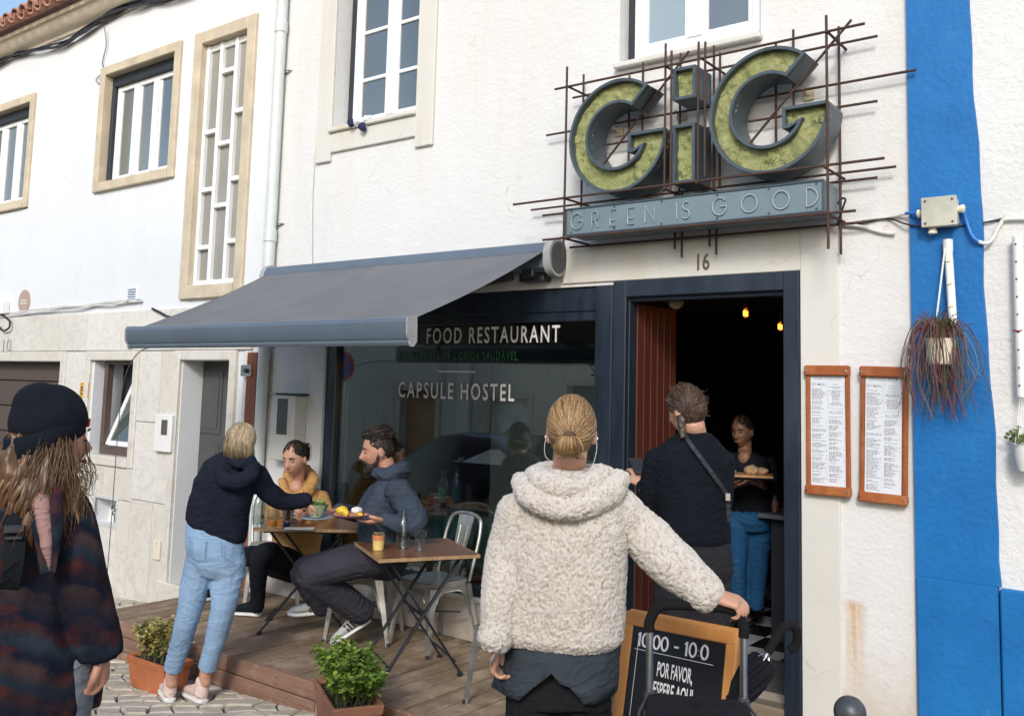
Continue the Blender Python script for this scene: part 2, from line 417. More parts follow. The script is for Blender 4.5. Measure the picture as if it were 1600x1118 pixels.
M_GLASS = clearglass('shop glass', (.82, .86, .85), 3.6); M_TUMBLER = clearglass('tumbler glass', (.93, .95, .95), 1.6)
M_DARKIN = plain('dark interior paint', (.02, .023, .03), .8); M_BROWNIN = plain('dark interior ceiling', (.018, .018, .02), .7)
M_CLAY = plain('roof clay', (.50, .26, .19), .85, .3, 7, .004, 40); M_CORN = plain('cornice paint', (.62, .55, .43), .8, .1, 3, .003)
M_BLKCABLE = plain('black cable', (.018, .018, .022), .5); M_WHTCABLE = plain('white cable', (.66, .65, .6), .5, .15, 8); M_BLUCABLE = plain('blue painted cable', (.01, .15, .5), .5)
M_RED = wood('red painted door', (.07, .017, .011), (.125, .034, .022), 2, 10, .45, .002)
M_GREYDOOR = plain('grey green door paint', (.07, .075, .072), .5, .15, 4); M_BROWNALU = plain('brown window metal', (.10, .07, .055), .4, .1); M_GARAGE = plain('brown garage slats', (.085, .06, .048), .55, .15, 3, .001, 80, stretch=(.2, 1, 1))
M_GREYPL = plain('light grey plastic', (.55, .56, .53), .45, .1, 4); M_CREAMPL = plain('cream plastic', (.72, .66, .52), .45, .1, 5); M_WHITEPL = plain('white plastic', (.76, .76, .73), .4, .08, 4)
M_LETTER = plain('pale vinyl lettering', (.60, .585, .55), .6, .1); M_GREENL = plain('green vinyl lettering', (.02, .11, .04), .6, .1)
M_METAL = plain('bare steel', (.52, .52, .5), .32, .2, 9, .0006, 120, 1.0); M_DKMETAL = plain('dark steel', (.03, .032, .036), .4, .2, 8)

def ground_z(x, y=0): return .05*(max(min(x, 6), -14)+1.0)
def wall(mb, x0, x1, z0, z1, holes, depth, Y=0.):
    xs = sorted({x0, x1, *[h[0] for h in holes], *[h[1] for h in holes]}); zs = sorted({z0, z1, *[h[2] for h in holes], *[h[3] for h in holes]})
    for a, b in zip(xs, xs[1:]):
        for c, d in zip(zs, zs[1:]):
            if any(h[0] <= a and b <= h[1] and h[2] <= c and d <= h[3] for h in holes): continue
            mb.quad((a, Y, c), (b, Y, c), (b, Y, d), (a, Y, d)); mb.quad((a, Y+depth, d), (b, Y+depth, d), (b, Y+depth, c), (a, Y+depth, c))
    for h in holes:
        a, b, c, d = h; y = Y+depth
        mb.quad((a, Y, c), (a, Y, d), (a, y, d), (a, y, c)); mb.quad((b, Y, d), (b, Y, c), (b, y, c), (b, y, d)); mb.quad((a, Y, d), (b, Y, d), (b, y, d), (a, y, d)); mb.quad((b, Y, c), (a, Y, c), (a, y, c), (b, y, c))
    y = Y+depth
    mb.quad((x0, Y, z0), (x0, Y, z1), (x0, y, z1), (x0, y, z0)); mb.quad((x1, Y, z1), (x1, Y, z0), (x1, y, z0), (x1, y, z1)); mb.quad((x0, Y, z1), (x1, Y, z1), (x1, y, z1), (x0, y, z1))
    return mb
def window(root, x0, x1, z0, z1, Y, cols, bars, fm=None, pm=None, fw=.055, mw=.07, name='window'):
    """frame mesh with its panes as children; cols: x fractions of the mullions; bars: list of z per column"""
    fm = fm or M_PVC; f = MB(); c = .006
    f.box(x0, x0+fw, Y-.03, Y+.04, z0, z1, c); f.box(x1-fw, x1, Y-.03, Y+.04, z0, z1, c); f.box(x0+fw, x1-fw, Y-.028, Y+.04, z0, z0+fw, c); f.box(x0+fw, x1-fw, Y-.028, Y+.04, z1-fw, z1, c)
    xs = [x0+fw/2]+[x0+(x1-x0)*k for k in cols]+[x1-fw/2]
    for x in xs[1:-1]: f.box(x-mw/2, x+mw/2, Y-.036, Y+.04, z0+fw, z1-fw, c); f.box(x-.004, x+.004, Y-.039, Y-.035, z0+fw, z1-fw)
    P = []
    for i in range(len(xs)-1):
        a = xs[i]+(fw/2 if i == 0 else mw/2); b = xs[i+1]-(fw/2 if i == len(xs)-2 else mw/2); s_ = .03
        f.box(a, a+s_, Y-.018, Y+.03, z0+fw, z1-fw, c); f.box(b-s_, b, Y-.018, Y+.03, z0+fw, z1-fw, c); f.box(a+s_, b-s_, Y-.017, Y+.03, z0+fw, z0+fw+s_, c)
        zz = [z0+fw+s_]+[z for z in bars[i] if z0 < z < z1]+[z1-fw]
        for z in zz[1:-1]: f.box(a+s_, b-s_, Y-.016, Y+.02, z-.015, z+.015, .004)
        for q, r in zip(zz, zz[1:]): P.append((a+s_, b-s_, q, r, i))
    fo = obj(name, f, fm, root)
    for a, b, q, r, i in P:
        m = pm[i] if isinstance(pm, list) else (pm or M_PANE); obj('pane', MB().box(a, b, Y, Y+.012, q, r), m, fo, None)
    return fo
def trim(root, name, x0, x1, z0, z1, y0=-.03, y1=.0, m=None, ch=.006):
    return obj(name, MB().box(x0, x1, y0, y1, z0, z1, ch), m or M_STONE, root)

# ------------------------------------------------------------------ ground
g = MB(); xs = [-60, -30, -20]+[-14+i*.5 for i in range(41)]+[20, 60]; ys = [-60, -30, -14, -8, -4, -2, 0, 6, 60]
gv = [(x, y, ground_z(x)-.03) for y in ys for x in xs]; n = len(xs)
g.add(gv, [(j*n+i, j*n+i+1, (j+1)*n+i+1, (j+1)*n+i) for j in range(len(ys)-1) for i in range(n-1)])
M_SAND = plain('sandy joint bed', (.20, .165, .12), .95, .35, 14, .012, 70)
pavement = struct('pavement', g, M_SAND, None, smooth=None)
def cobble():
    t = NT('limestone cobbles'); oi = t.n('ObjectInfo'); f = t.noise(11, 5, .6)
    geo = t.n('NewGeometry'); rr = t.math('FRACT', t.math('ADD', oi.outputs['Random'], geo.outputs['Random Per Island']))
    col = t.ramp(rr, [(0, (.47, .41, .32)), (.5, (.56, .51, .415)), (1, (.43, .395, .335))]); col = t.mix(t.mapr(f, .35, .7), col, t.mix(.5, col, (.25, .2, .14)))
    return t.fin(col, .7, spec=.35, normal=t.bump(t.noise(55, 4, .6), .004, 1))
M_COB = cobble()
stones = []; ang = R(38); ca, sa = math.cos(ang), math.sin(ang); st = .125
def jit(i, j): r = random.Random(i*7919+j*104729); return (i+r.uniform(-.2, .2)+(.5 if j % 2 else 0))*st*1.18, (j+r.uniform(-.16, .16))*st*.92
for i in range(-90, 60):
    for j in range(-90, 60):
        off = lambda a, b: jit(a, b)
        o = 0 if j % 2 else 0
        q = [jit(i, j), jit(i+1, j), jit(i+1+(0 if (j % 2 == 0) else 0), j+1), jit(i, j+1)]
        cx = sum(p[0] for p in q)/4; cy = sum(p[1] for p in q)/4
        X = -6+cx*ca-cy*sa; Y = -1.6+cx*sa+cy*ca
        if not (-11 < X < 2.5 and -4.6 < Y < 0): continue
        if -6.62 < X < -1.2 and Y > -1.24: continue
        p = CAMP; d = Vector((X, Y, ground_z(X)))-CAMP; dep = d.dot(CF)
        if dep < .6: continue
        u = PPX+FPX*d.dot(CR)/dep; v_ = PPY-FPX*d.dot(CU)/dep
        if not (-260 < u < 1860 and 860 < v_ < 1420): continue
        vis = (-20 < u < 620 and v_ < 1140)
        pol = [(-6+a*ca-b*sa, -1.6+a*sa+b*ca) for a, b in q]; c2 = (sum(a for a, b in pol)/4, sum(b for a, b in pol)/4)
        rd = random.Random(i*31+j*17); k = .9; h = rd.uniform(-.004, .006); t1, t2 = rd.uniform(-.03, .03), rd.uniform(-.03, .03)
        stones.append((0 if vis else 1, -1/dep if vis else dep, [(c2[0]+(a-c2[0])*k, c2[1]+(b-c2[1])*k) for a, b in pol], h, t1, t2))
stones.sort(key=lambda s_: (s_[0], -s_[1] if s_[0] == 0 else s_[1])); stones.sort(key=lambda s_: s_[0])
def stone_mb(mb, s_):
    pol, h, t1, t2 = s_[2:]; c = (sum(a for a, b in pol)/4, sum(b for a, b in pol)/4)
    P = []
    for a, b in pol: P.append(V(a, b, ground_z(a)-.045))
    def ring(k, dz):
        for a, b in pol:
            x = c[0]+(a-c[0])*k; y = c[1]+(b-c[1])*k; P.append(V(x, y, ground_z(x)+dz+h+(x-c[0])*t1+(y-c[1])*t2))
    ring(1, -.010); ring(.86, 0)
    fs = [(8, 9, 10, 11)]
    for r in (0, 4):
        for i in range(4): fs.append((r+i, r+(i+1) % 4, r+4+(i+1) % 4, r+4+i))
    mb.add(P, fs)
rest = MB(); ns = 0
for s_ in stones:
    if s_[0] == 0 and ns < 298:
        mb = MB(); stone_mb(mb, s_); obj('paving_stone', mb, M_COB, pavement, None); ns += 1
    else: stone_mb(rest, s_)
if rest.f: tag(obj('paving_stones', rest, M_COB, pavement, None), kind='stuff')
road = MB(); rx = [-40+i for i in range(60)]
for a, b in zip(rx, rx[1:]): road.quad((a, -9.3, ground_z(a)-.02), (b, -9.3, ground_z(b)-.02), (b, -4.75, ground_z(b)-.02), (a, -4.75, ground_z(a)-.02))
struct('road', road, plain('grey street setts', (.12, .115, .105), .85, .3, 9, .01, 30), None, smooth=None)

# ------------------------------------------------------------------ restaurant building
rb = thing('restaurant_building', 'cream plastered restaurant house with a big dark shop window and an open doorway', 'building', (-3.9, 0, -.1))
holes = [(-5.74, -3.03, .29, 2.38), (-3.03, -1.83, .02, 2.40), (-5.76, -4.81, 3.80, 5.9), (-3.02, -2.06, 3.81, 5.9)]
obj('wall', wall(MB(), -6.62, -1.24, -.6, 7.0, holes, .28), M_CREAM, rb, None)
# upper windows
for (x0, x1, z0) in ((-5.76, -4.81, 3.80), (-3.02, -2.06, 3.81)):
    trim(rb, 'window_sill', x0-.015, x1+.015, z0-.035, z0+.004, -.055, .20, M_BAND, .008)
trim(rb, 'window_moulding', -5.945, -5.762, 3.53, 6.2, -.028, .001, M_BAND); trim(rb, 'window_moulding', -4.808, -4.628, 3.51, 6.2, -.028, .001, M_BAND); trim(rb, 'window_moulding', -5.761, -4.809, 3.60, 3.764, -.026, .001, M_BAND)
trim(rb, 'shutter_track', -5.755, -5.68, 3.805, 5.88, .14, .20, M_BLACKGAP); trim(rb, 'shutter_track', -3.015, -2.93, 3.815, 5.88, .10, .2, M_BLACKGAP); trim(rb, 'shutter_track', -2.085, -2.065, 3.815, 5.88, .06, .1, M_BLACKGAP)
window(rb, -5.69, -4.82, 3.83, 5.8, .165, [.5], [[4.23, 4.64, 5.05], [4.23, 4.64, 5.05]], pm=[M_PANE, M_PANE], mw=.085)
window(rb, -2.95, -2.085, 3.86, 5.8, .10, [.5], [[], []], pm=[M_PANEC, M_PANE], mw=.1, fw=.06)
obj('lintel_gap', MB().box(-5.75, -4.815, .205, .27, 3.80, 5.88), M_BLACKGAP, rb, None); obj('lintel_gap', MB().box(-3.01, -2.07, .15, .27, 3.81, 5.88), M_BLACKGAP, rb, None)
# render band round the doorway
trim(rb, 'door_surround', -1.828, -1.62, -.02, 2.64, -.016, .001, M_BAND, .004); trim(rb, 'door_surround', -3.42, -1.829, 2.402, 2.64, -.016, .001, M_BAND, .004)
# shop window frame
f = MB()
f.box(-5.735, -5.62, .02, .12, .30, 2.375, .006); f.box(-3.16, -3.035, -.02, .12, .02, 2.375, .006); f.box(-5.62, -3.16, .02, .12, 2.22, 2.375, .006); f.box(-5.62, -3.16, .0, .12, .295, .36, .006); f.box(-5.62, -3.16, .03, .11, 2.16, 2.22, .004)
sw = obj('shop_window', f, M_NAVY, rb)
obj('pane', MB().box(-5.62, -3.16, .06, .07, .36, 2.16), M_GLASS, sw, None)
# dotted privacy film inside the glass, lower right
def film():
    t = NT('perforated film'); v = t.voro(46, co=t.co((1, 1, 1)), rnd=0); k = t.mapr(v.outputs['Distance'], .30, .36); tr = t.n('BsdfTransparent'); d = t.n('BsdfDiffuse'); d.inputs[0].default_value = (.10, .104, .098, 1)
    mx = t.n('MixShader'); t.l(t.mapr(k, 0, 1, .25, .62), mx.inputs[0]); t.l(tr.outputs[0], mx.inputs[1]); t.l(d.outputs[0], mx.inputs[2]); t.l(mx.outputs[0], t.out.inputs[0]); return t.mat
fx = fy(770, 600, .08).x
obj('privacy_film', MB().box(fx, -3.17, .076, .079, .37, fy(900, 571, .08).z), film(), sw, None)
# window sill and base plinth
trim(rb, 'window_sill', -5.76, -3.03, .262, .292, -.03, .02, M_BAND, .006)
# door frame and open leaf
f = MB(); f.box(-3.030, -2.935, -.022, .14, .02, 2.40, .006); f.box(-1.925, -1.832, -.022, .14, -.02, 2.40, .006); f.box(-2.935, -1.925, -.022, .14, 2.295, 2.40, .006)
f.box(-2.965, -2.93, .02, .10, .02, 2.30, .004); f.box(-1.93, -1.905, .03, .11, .02, 2.30, .004); f.box(-2.93, -1.93, .022, .10, 2.27, 2.30, .004)
dfm = obj('door_frame', f, M_NAVY, rb)
leaf = []
for i in range(6):
    y0 = .12+i*.088; leaf.append((y0, y0+.0865))
dl = obj('door', MB().box(-2.975, -2.945, .12, .65, .04, 2.27, .003), M_RED, rb)
for a, b in leaf: obj('door_board', MB().box(-2.944, -2.928, a, b, .04, 2.27, .004), M_RED, dl)
obj('door_handle', MB().tube(crom([(-2.93, .58, 1.0), (-2.88, .58, 1.0), (-2.88, .58, 1.12), (-2.93, .58, 1.12)], 4), .008), M_DKMETAL, dl)
# room behind
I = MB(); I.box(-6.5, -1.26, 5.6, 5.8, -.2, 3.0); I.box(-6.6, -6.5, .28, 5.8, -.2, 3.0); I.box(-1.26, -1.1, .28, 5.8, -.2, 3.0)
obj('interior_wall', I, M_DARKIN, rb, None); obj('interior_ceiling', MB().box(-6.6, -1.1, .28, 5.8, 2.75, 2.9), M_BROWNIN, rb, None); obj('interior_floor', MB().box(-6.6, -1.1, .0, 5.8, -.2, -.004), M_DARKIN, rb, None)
for i in range(9): obj('ceiling_slat', MB().box(-6.4, -1.3, .55+i*.5, .63+i*.5, 2.62, 2.74, .006), plain('pale ceiling slat', (.13, .12, .10), .6) if i == 0 else MATS['pale ceiling slat'], rb)
tb = obj('floor_tile', MB().box(-.148, .148, -.148, .148, -.012, 0, .002), plain('black floor tile', (.012, .013, .015), .25, .2), rb); tw = obj('floor_tile', MB().box(-.148, .148, -.148, .148, -.012, 0, .002), plain('white floor tile', (.42, .43, .42), .25, .1), rb)
tl = lambda o, x, y: setattr(o, 'location', (x+3.9, y, .1))
first = {0: tb, 1: tw}
for o in (tb, tw):
    arr = np.empty(len(o.data.vertices)*3); o.data.vertices.foreach_get('co', arr); arr = arr.reshape(-1, 3)+np.array((-3.9, 0, -.1)); o.data.vertices.foreach_set('co', arr.ravel())
for i in range(9):
    for j in range(9):
        k = (i+j) % 2; x = -4.0+i*.3; y = 1.05+j*.3
        if first[k] is not None: o = first[k]; first[k] = None
        else: o = share('floor_tile', tb if k == 0 else tw, (0, 0, 0), rb)
        tl(o, x, y)
obj('threshold', MB().box(-2.93, -1.93, -.01, .10, -.04, .035, .008), wood('worn threshold wood', (.16, .12, .08), (.3, .25, .18), 0), rb)
mt = thing('doormat', 'dark doormat lying in the open doorway', 'doormat', (-2.43, .6, .0)); obj('mat', MB().box(-2.9, -1.95, .17, .95, .0, .014, .005), plain('grey doormat', (.10, .095, .085), .95, .3, 30, .006, 200), mt)

# ------------------------------------------------------------------ left house
lh = thing('corner_house', 'white house with marble ground floor, brown garage door and clay tiled roof', 'building', (-9.8, 0, -.4))
LH = [(-12.6, -11.03, 3.66, 5.05), (-9.54, -8.035, 3.67, 5.05), (-7.80, -6.845, 2.46, 5.05), (-14.5, -10.0, -.75, 1.93), (-9.28, -8.50, .93, 1.93), (-7.70, -6.97, -.5, 1.93), (-9.05, -8.62, .27, .53)]
lw = wall(MB(), -15, -6.62, -.9, 5.78, LH, .32); obj('wall', lw, M_WHITE, lh, None)
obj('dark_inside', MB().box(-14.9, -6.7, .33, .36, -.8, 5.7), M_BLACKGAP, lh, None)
def surround(x0, x1, z0, z1, w, y0=-.035, y1=.16, m=None, bottom=True):
    m = m or M_STONE; s_ = MB(); s_.box(x0, x0+w, y0, y1, z0, z1, .008); s_.box(x1-w, x1, y0, y1, z0, z1, .008); s_.box(x0+w, x1-w, y0-.002, y1, z1-w, z1, .008)
    if bottom: s_.box(x0+w-.001, x1-w+.001, y0-.012, y1, z0, z0+w, .008)
    return obj('window_surround' if bottom else 'door_surround', s_, m, lh)
for x0, x1 in ((-12.6, -11.03), (-9.54, -8.035)):
    surround(x0, x1, 3.67, 5.05, .10); obj('shutter_box', MB().box(x0+.10, x1-.10, .06, .2, 4.84, 4.95, .004), M_BLACKGAP, lh); obj('shutter_track', MB().box(x0+.10, x0+.15, .06, .2, 3.77, 4.84, .004), M_BLACKGAP, lh)
    window(lh, x0+.15, x1-.10, 3.775, 4.84, .13, [.305, .60], [[], [], []], pm=[M_PANEG, M_PANEG, M_PANE], mw=.10)
surround(-7.80, -6.845, 2.46, 5.05, .125, -.035, .2)
# stair window: three columns of obscured glass with staggered bars
f = MB(); x0, x1, z0, z1 = -7.675, -6.97, 2.59, 4.92; Y = .075; cw = (x1-x0)/3; panes = []
f.box(x0, x1, Y-.03, Y+.03, z0, z0+.05, .005); f.box(x0, x1, Y-.03, Y+.03, z1-.06, z1, .005)
for k in range(4): f.box(x0+k*cw-.022+(.022 if k == 0 else -.022 if k == 3 else 0), x0+k*cw+.022+(.022 if k == 0 else -.022 if k == 3 else 0), Y-.045, Y+.03, z0, z1, .005)
for k, bars in enumerate(([2.95, 3.50, 4.06], [3.33, 3.92, 4.62], [2.98, 3.56, 4.20])):
    a, b = x0+k*cw+.03, x0+(k+1)*cw-.03; zz = [z0+.05]+bars+[z1-.06]
    for z in bars: f.box(a-.01, b+.01, Y-.05, Y+.03, z-.022, z+.022, .006)
    panes += [(a, b, q, r) for q, r in zip(zz, zz[1:])]
sv = obj('stair_window', f, M_PVC, lh)
for a, b, q, r in panes: obj('pane', MB().box(a-.01, b+.01, Y-.005, Y+.01, q, r), M_OBSC, sv, None)
# marble cladding, slab by slab
SL = []
jx = [-15, -14.2, -13.4, -12.6, -11.85]+[fy(x, 510).x for x in (12, 51, 95, 142, 193)]+[-7.95, -7.30, -6.66]
for a, b in zip(jx, jx[1:]): SL.append((a, b, 1.985, 2.385))
SL += [(-9.82, -9.41, 1.15, 1.98), (-9.82, -9.41, .15, 1.15), (-9.82, -9.41, -.75, .15), (-8.40, -8.02, 1.30, 1.98), (-8.02, -7.80, 1.30, 1.98), (-8.40, -8.02, .56, 1.30), (-8.02, -7.80, .56, 1.30), (-8.40, -8.02, -.7, .56), (-8.02, -7.80, -.7, .56),
       (-9.41, -8.92, .53, .845), (-8.92, -8.40, .53, .845), (-9.41, -9.05, -.75, .53), (-8.62, -8.40, -.7, .53), (-9.05, -8.62, -.7, .27), (-6.755, -6.66, -.6, 1.98)]
for a, b, c, d in SL: obj('marble_slab', MB().box(a+.003, b-.003, -.026+random.uniform(-.002, .002), .0, c+.003, d-.003, .004), M_MARBLE, lh)
surround(-9.41, -8.40, .845, 1.983, .095, -.04, .16, M_MARBLE); surround(-7.80, -6.86, -.6, 1.983, .09, -.04, .30, M_MARBLE, False); surround(-14.6, -9.82, -.8, 1.983, .11, -.04, .15, M_MARBLE, False)
obj('door_step', MB().box(-7.85, -6.8, -.05, .3, -.6, -.12, .01), M_MARBLE, lh)
# tilted small window
f = MB(); x0, x1, z0, z1 = -9.19, -8.50, .94, 1.89
for a in ((x0, x0+.06, z0, z1), (x1-.03, x1, z0, z1), (x0+.06, x1-.03, z0, z0+.09), (x0+.06, x1-.03, z1-.04, z1)): f.box(a[0], a[1], .06, .13, a[2], a[3], .004)
bw = obj('tilted_window', f, M_BROWNALU, lh)
f = MB(); c0 = V(-8.82, .10, 1.03); up = V(0, .30, .75).normalized(); n_ = V(0, -up.z, up.y); H = .78; hw = .28
for sx in (-1, 1): f.obox(c0+V(sx*hw, 0, 0)+up*H/2, V(.025, 0, 0), n_*.02, up*H/2, .004)
for h in (.02, H-.02): f.obox(c0+up*h, V(hw-.02, 0, 0), n_*.021, up*.026, .004)
sh = obj('sash', f, M_PVC, bw); obj('pane', MB().obox(c0+up*H/2, V(hw, 0, 0), n_*.005, up*H/2), pane('tilted sash glass', (.05, .075, .07), (.09, .11, .095)), bw, None)
# door with panels and knobs
dr = obj('door', MB().box(-7.72, -6.95, .22, .27, -.4, 1.93, .003), M_GREYDOOR, lh)
for x in (-7.53, -7.15):
    for z0, z1 in ((-.1, .5), (.62, 1.12), (1.22, 1.8)):
        p = MB(); p.box(x-.15, x+.15, .208, .222, z0, z1, .008); p.box(x-.11, x+.11, .200, .21, z0+.05, z1-.05, .008); obj('door_panel', p, M_GREYDOOR, dr)
for x in (-7.40, -7.31): obj('door_knob', MB().lathe([(.012, 0), (.012, .03), (.03, .035), (.034, .055), (.02, .072), (0, .076)], (x, .22, .83), 14, (0, -1, 0)), M_WHITEPL, dr)
obj('number_plate', MB().box(-7.20, -7.03, .198, .205, 1.30, 1.39, .002), plain('brass plate', (.5, .36, .1), .4, .1), dr)
# garage slats
for i in range(9):
    z = -.70+i*.295; obj('garage_slat', MB().box(-14.4, -9.93, .11, .14, z, z+.285, .008), M_GARAGE, lh)
# gas niche
nb = MB(); nb.box(-9.05, -8.62, .14, .16, .27, .53); ni = obj('meter_niche', nb, M_WHITEPL, lh, None)
fr = MB()
for a in ((-9.07, -9.035, .25, .55), (-8.635, -8.60, .25, .55), (-9.035, -8.635, .25, .285), (-9.035, -8.635, .52, .55)): fr.box(a[0], a[1], -.034, -.024, a[2], a[3], .003)
obj('niche_frame', fr, M_GREYPL, ni)
va = MB(); va.tube([(-8.86, .10, .28), (-8.86, .10, .42)], .016); va.ball((-8.86, .09, .37), .028); va.tube([(-8.86, .09, .37), (-8.80, .05, .37)], .012); va.box(-8.875, -8.845, .05, .08, .41, .45, .004); va.lathe([(.03, 0), (.034, .02), (.01, .03)], (-8.70, .1, .33), 12, (0, -1, .3))
obj('valve', va, M_METAL, ni)
# number 10 plate on the band
# cornice, gutter and roof tiles
cp = [(0, 5.60), (-.03, 5.60), (-.04, 5.625), (-.09, 5.65), (-.145, 5.70), (-.165, 5.755), (-.20, 5.755), (-.20, 5.80), (0, 5.80)]
obj('cornice', MB().prism(cp, (-15, 0, 0), (0, 1, 0), (0, 0, 1), (8.38, 0, 0)), M_CORN, lh)
slope = V(0, math.cos(R(22)), math.sin(R(22))); nrm = V(0, -slope.z, slope.y)
def barrel(up):
    m = MB(); n = 8; r0, r1 = (.085, .07) if not up else (.09, .075); P = []
    for L, r in ((0, r0), (1.5, r1)):
        for dr_ in (0, -.014):
            for k in range(n+1):
                th = PI*k/n; P.append(V(math.cos(th)*(r+dr_), 0, 0)+slope*L+nrm*((math.sin(th)*(r+dr_)) if not up else -math.sin(th)*(r+dr_)))
    w_ = n+1
    for k in range(n):
        m.f += [(k, k+1, 2*w_+k+1, 2*w_+k), (w_+k+1, w_+k, 3*w_+k, 3*w_+k+1), (k+1, k, w_+k, w_+k+1)]
    m.v = P; m.m = [0]*len(m.f); return m
tiles = {}
for i in range(36):
    x = -14.6+i*.215
    for kind in (0, 1):
        pos = V(x+(.107 if kind else 0), -.37, 5.80+(.055 if kind == 0 else .085))
        if kind not in tiles:
            m = barrel(kind == 1); m.v = [p+pos for p in m.v]; tiles[kind] = (obj('roof_tile', m, M_CLAY, lh, 60), pos)
        else:
            o, p0 = tiles[kind]; share('roof_tile', o, pos-p0+V(0, random.uniform(-.015, .015), random.uniform(-.006, .006)), lh)
obj('roof_deck', MB().obox(V(-10.9, .8, 6.29), (4.2, 0, 0), slope*1.15, nrm*.02), M_CLAY, lh, None)

# ------------------------------------------------------------------ right house with blue pilaster and plinth
rh = thing('white_house', 'white lime washed house with a bright blue corner pilaster and blue plinth', 'building', (0, 0, 0))
obj('wall', MB().box(-.97, 5.5, 0.0, .3, .80, 7.0), M_WHITER, rh, None)
def wob(z): return -.862-.0255*(z-.835)+.006*math.sin(z*5.1)+.004*math.sin(z*13)
zz = [.835+i*.12 for i in range(52)]
poly = [(-1.243, .835), (-.862, .835)]+[(wob(z), z) for z in zz[1:]]+[(-1.24, zz[-1])]
obj('blue_pilaster', MB().prism(poly, (0, -.03, 0), (1, 0, 0), (0, 0, 1), (0, .12, 0)), M_BLUE, rh, 20)
obj('blue_plinth', MB().box(-1.245, -.875, -.035, .25, -.5, .834, .008), M_BLUE, rh); obj('blue_plinth', MB().box(-.868, 5.5, -.042, .25, -.5, .828, .008), M_BLUE, rh)

# ------------------------------------------------------------------ across the street (seen mirrored in the shop window)
op = thing('opposite_house', 'old beige house across the street, mirrored in the shop window', 'building', (-7, -10.6, 0))
oh = wall(MB(), -24, 3, -1.6, 3.9, [(-15.3, -14.2, -1, 1.6), (-12.6, -11.6, -1, 1.5), (-10.6, -9.4, .3, 1.8), (-7.2, -6.2, -.6, 1.9)], -.3, -10.6)
obj('wall', oh, plaster('old beige wall', (.58, .54, .46), (.2, .16, .1), .8, 20, .01), op, None)
for (a, b, c, d), col in zip([(-15.3, -14.2, -1, 1.6), (-12.6, -11.6, -1, 1.5), (-10.6, -9.4, .3, 1.8), (-7.2, -6.2, -.6, 1.9)], ((.35, .2, .1), (.55, .58, .55), (.06, .07, .08), (.6, .6, .55))):
    p = MB(); p.box(a, b, -10.86, -10.80, c, d); p.box(a+.1, b-.1, -10.80, -10.775, c+.3, d-.3, .01); obj('shutter_door', p, plain('old door paint', col, .7, .25, 3), op)
    s_ = MB(); s_.box(a-.14, a, -10.62, -10.55, c, d+.14, .01); s_.box(b, b+.14, -10.62, -10.55, c, d+.14, .01); s_.box(a, b, -10.62, -10.55, d, d+.14, .01); obj('stone_surround', s_, M_STONE, op)
scr = random.Random(2)
for gx, gz_, n_ in ((-12.1, .75, 9), (-6.7, .7, 8), (-10.0, 2.3, 6)):
    pts = [V(gx+scr.gauss(0, .22), -10.765 if n_ > 6 else -10.595, gz_+scr.gauss(0, .13)) for k in range(n_)]; obj('graffiti_scrawl', MB().tube(crom(pts, 5), .014, 5), M_BLACKGAP, op)
for xa in (-13.5, -8.2): obj('pilaster', MB().box(xa, xa+.35, -10.6, -10.5, -1, 3.9, .01), M_BAND, op)
# parked car
car = thing('parked_car', 'dark blue saloon car parked across the street, mirrored in the shop window', 'car', (-9.55, -6.6, ground_z(-9.55)))
zc = ground_z(-9.55); prof = [(-2.2, .35), (-2.25, .65), (-2.1, .86), (-1.0, .95), (-.35, 1.36), (.1, 1.43), (.75, 1.40), (1.5, 1.02), (2.15, .95), (2.25, .65), (2.2, .35)]
cb = MB(); secs = []
for yy, k, dz in ((-.88, .97, -.0), (-.8, 1, 0), (.8, 1, 0), (.88, .97, 0)):
    secs.append([V(-9.55+x*k, -6.6+(yy if z < .96 else yy*.82), zc+z*(1 if abs(yy) < .85 else .985)) for x, z in prof])
n = len(prof)
for s_ in secs: cb.v += s_
for i in range(3):
    for k in range(n): cb.f.append((i*n+k, i*n+(k+1) % n, (i+1)*n+(k+1) % n, (i+1)*n+k))
cb.f += [tuple(range(n))[::-1], tuple(3*n+k for k in range(n))]; cb.m = [0]*len(cb.f)
obj('body', cb, plain('dark blue car paint', (.006, .01, .03), .12, .05, spec=.8), car, 35)
def carglass(poly, nm, m, o=.0): return [V(-9.55+x, -6.6+.80-(z-.95)*.34+o, zc+z) for x, z in poly]
for poly in ([(-.92, 1.0), (-.32, 1.33), (.18, 1.37), (.2, 1.0)], [(.26, 1.0), (.24, 1.37), (.72, 1.34), (1.2, 1.06), (1.22, 1.0)]):
    a = carglass(poly, '', None); m = MB(); m.add(a+[p+V(0, .012, 0) for p in a], [tuple(range(len(a), 2*len(a)))]+[(i, (i+1) % len(a), (i+1) % len(a)+len(a), i+len(a)) for i in range(len(a))]); gl = obj('side_window', m, pane('car glass', (.16, .22, .24), (.24, .31, .33)) if 'car glass' not in MATS else MATS['car glass'], car, None)  # pale base colour stands in for sky reflected in the side windows
    obj('chrome_trim', MB().tube([p+V(0, .012, 0) for p in a], .012, 6, close=True), plain('chrome', (.7, .7, .72), .15, metal=1) if 'chrome' not in MATS else MATS['chrome'], gl)
for x in (-1.4, 1.35):
    wl = obj('wheel', MB().lathe([(.2, -.1), (.32, -.1), (.33, 0), (.32, .1), (.2, .1)], (-9.55+x, -5.78, zc+.33), 24, (0, 1, 0)), plain('tyre rubber', (.015, .015, .016), .8), car); obj('rim', MB().lathe([(.0, .08), (.05, .09), (.2, .06), (.21, .1)], (-9.55+x, -5.78, zc+.33), 20, (0, 1, 0)), M_METAL, wl)
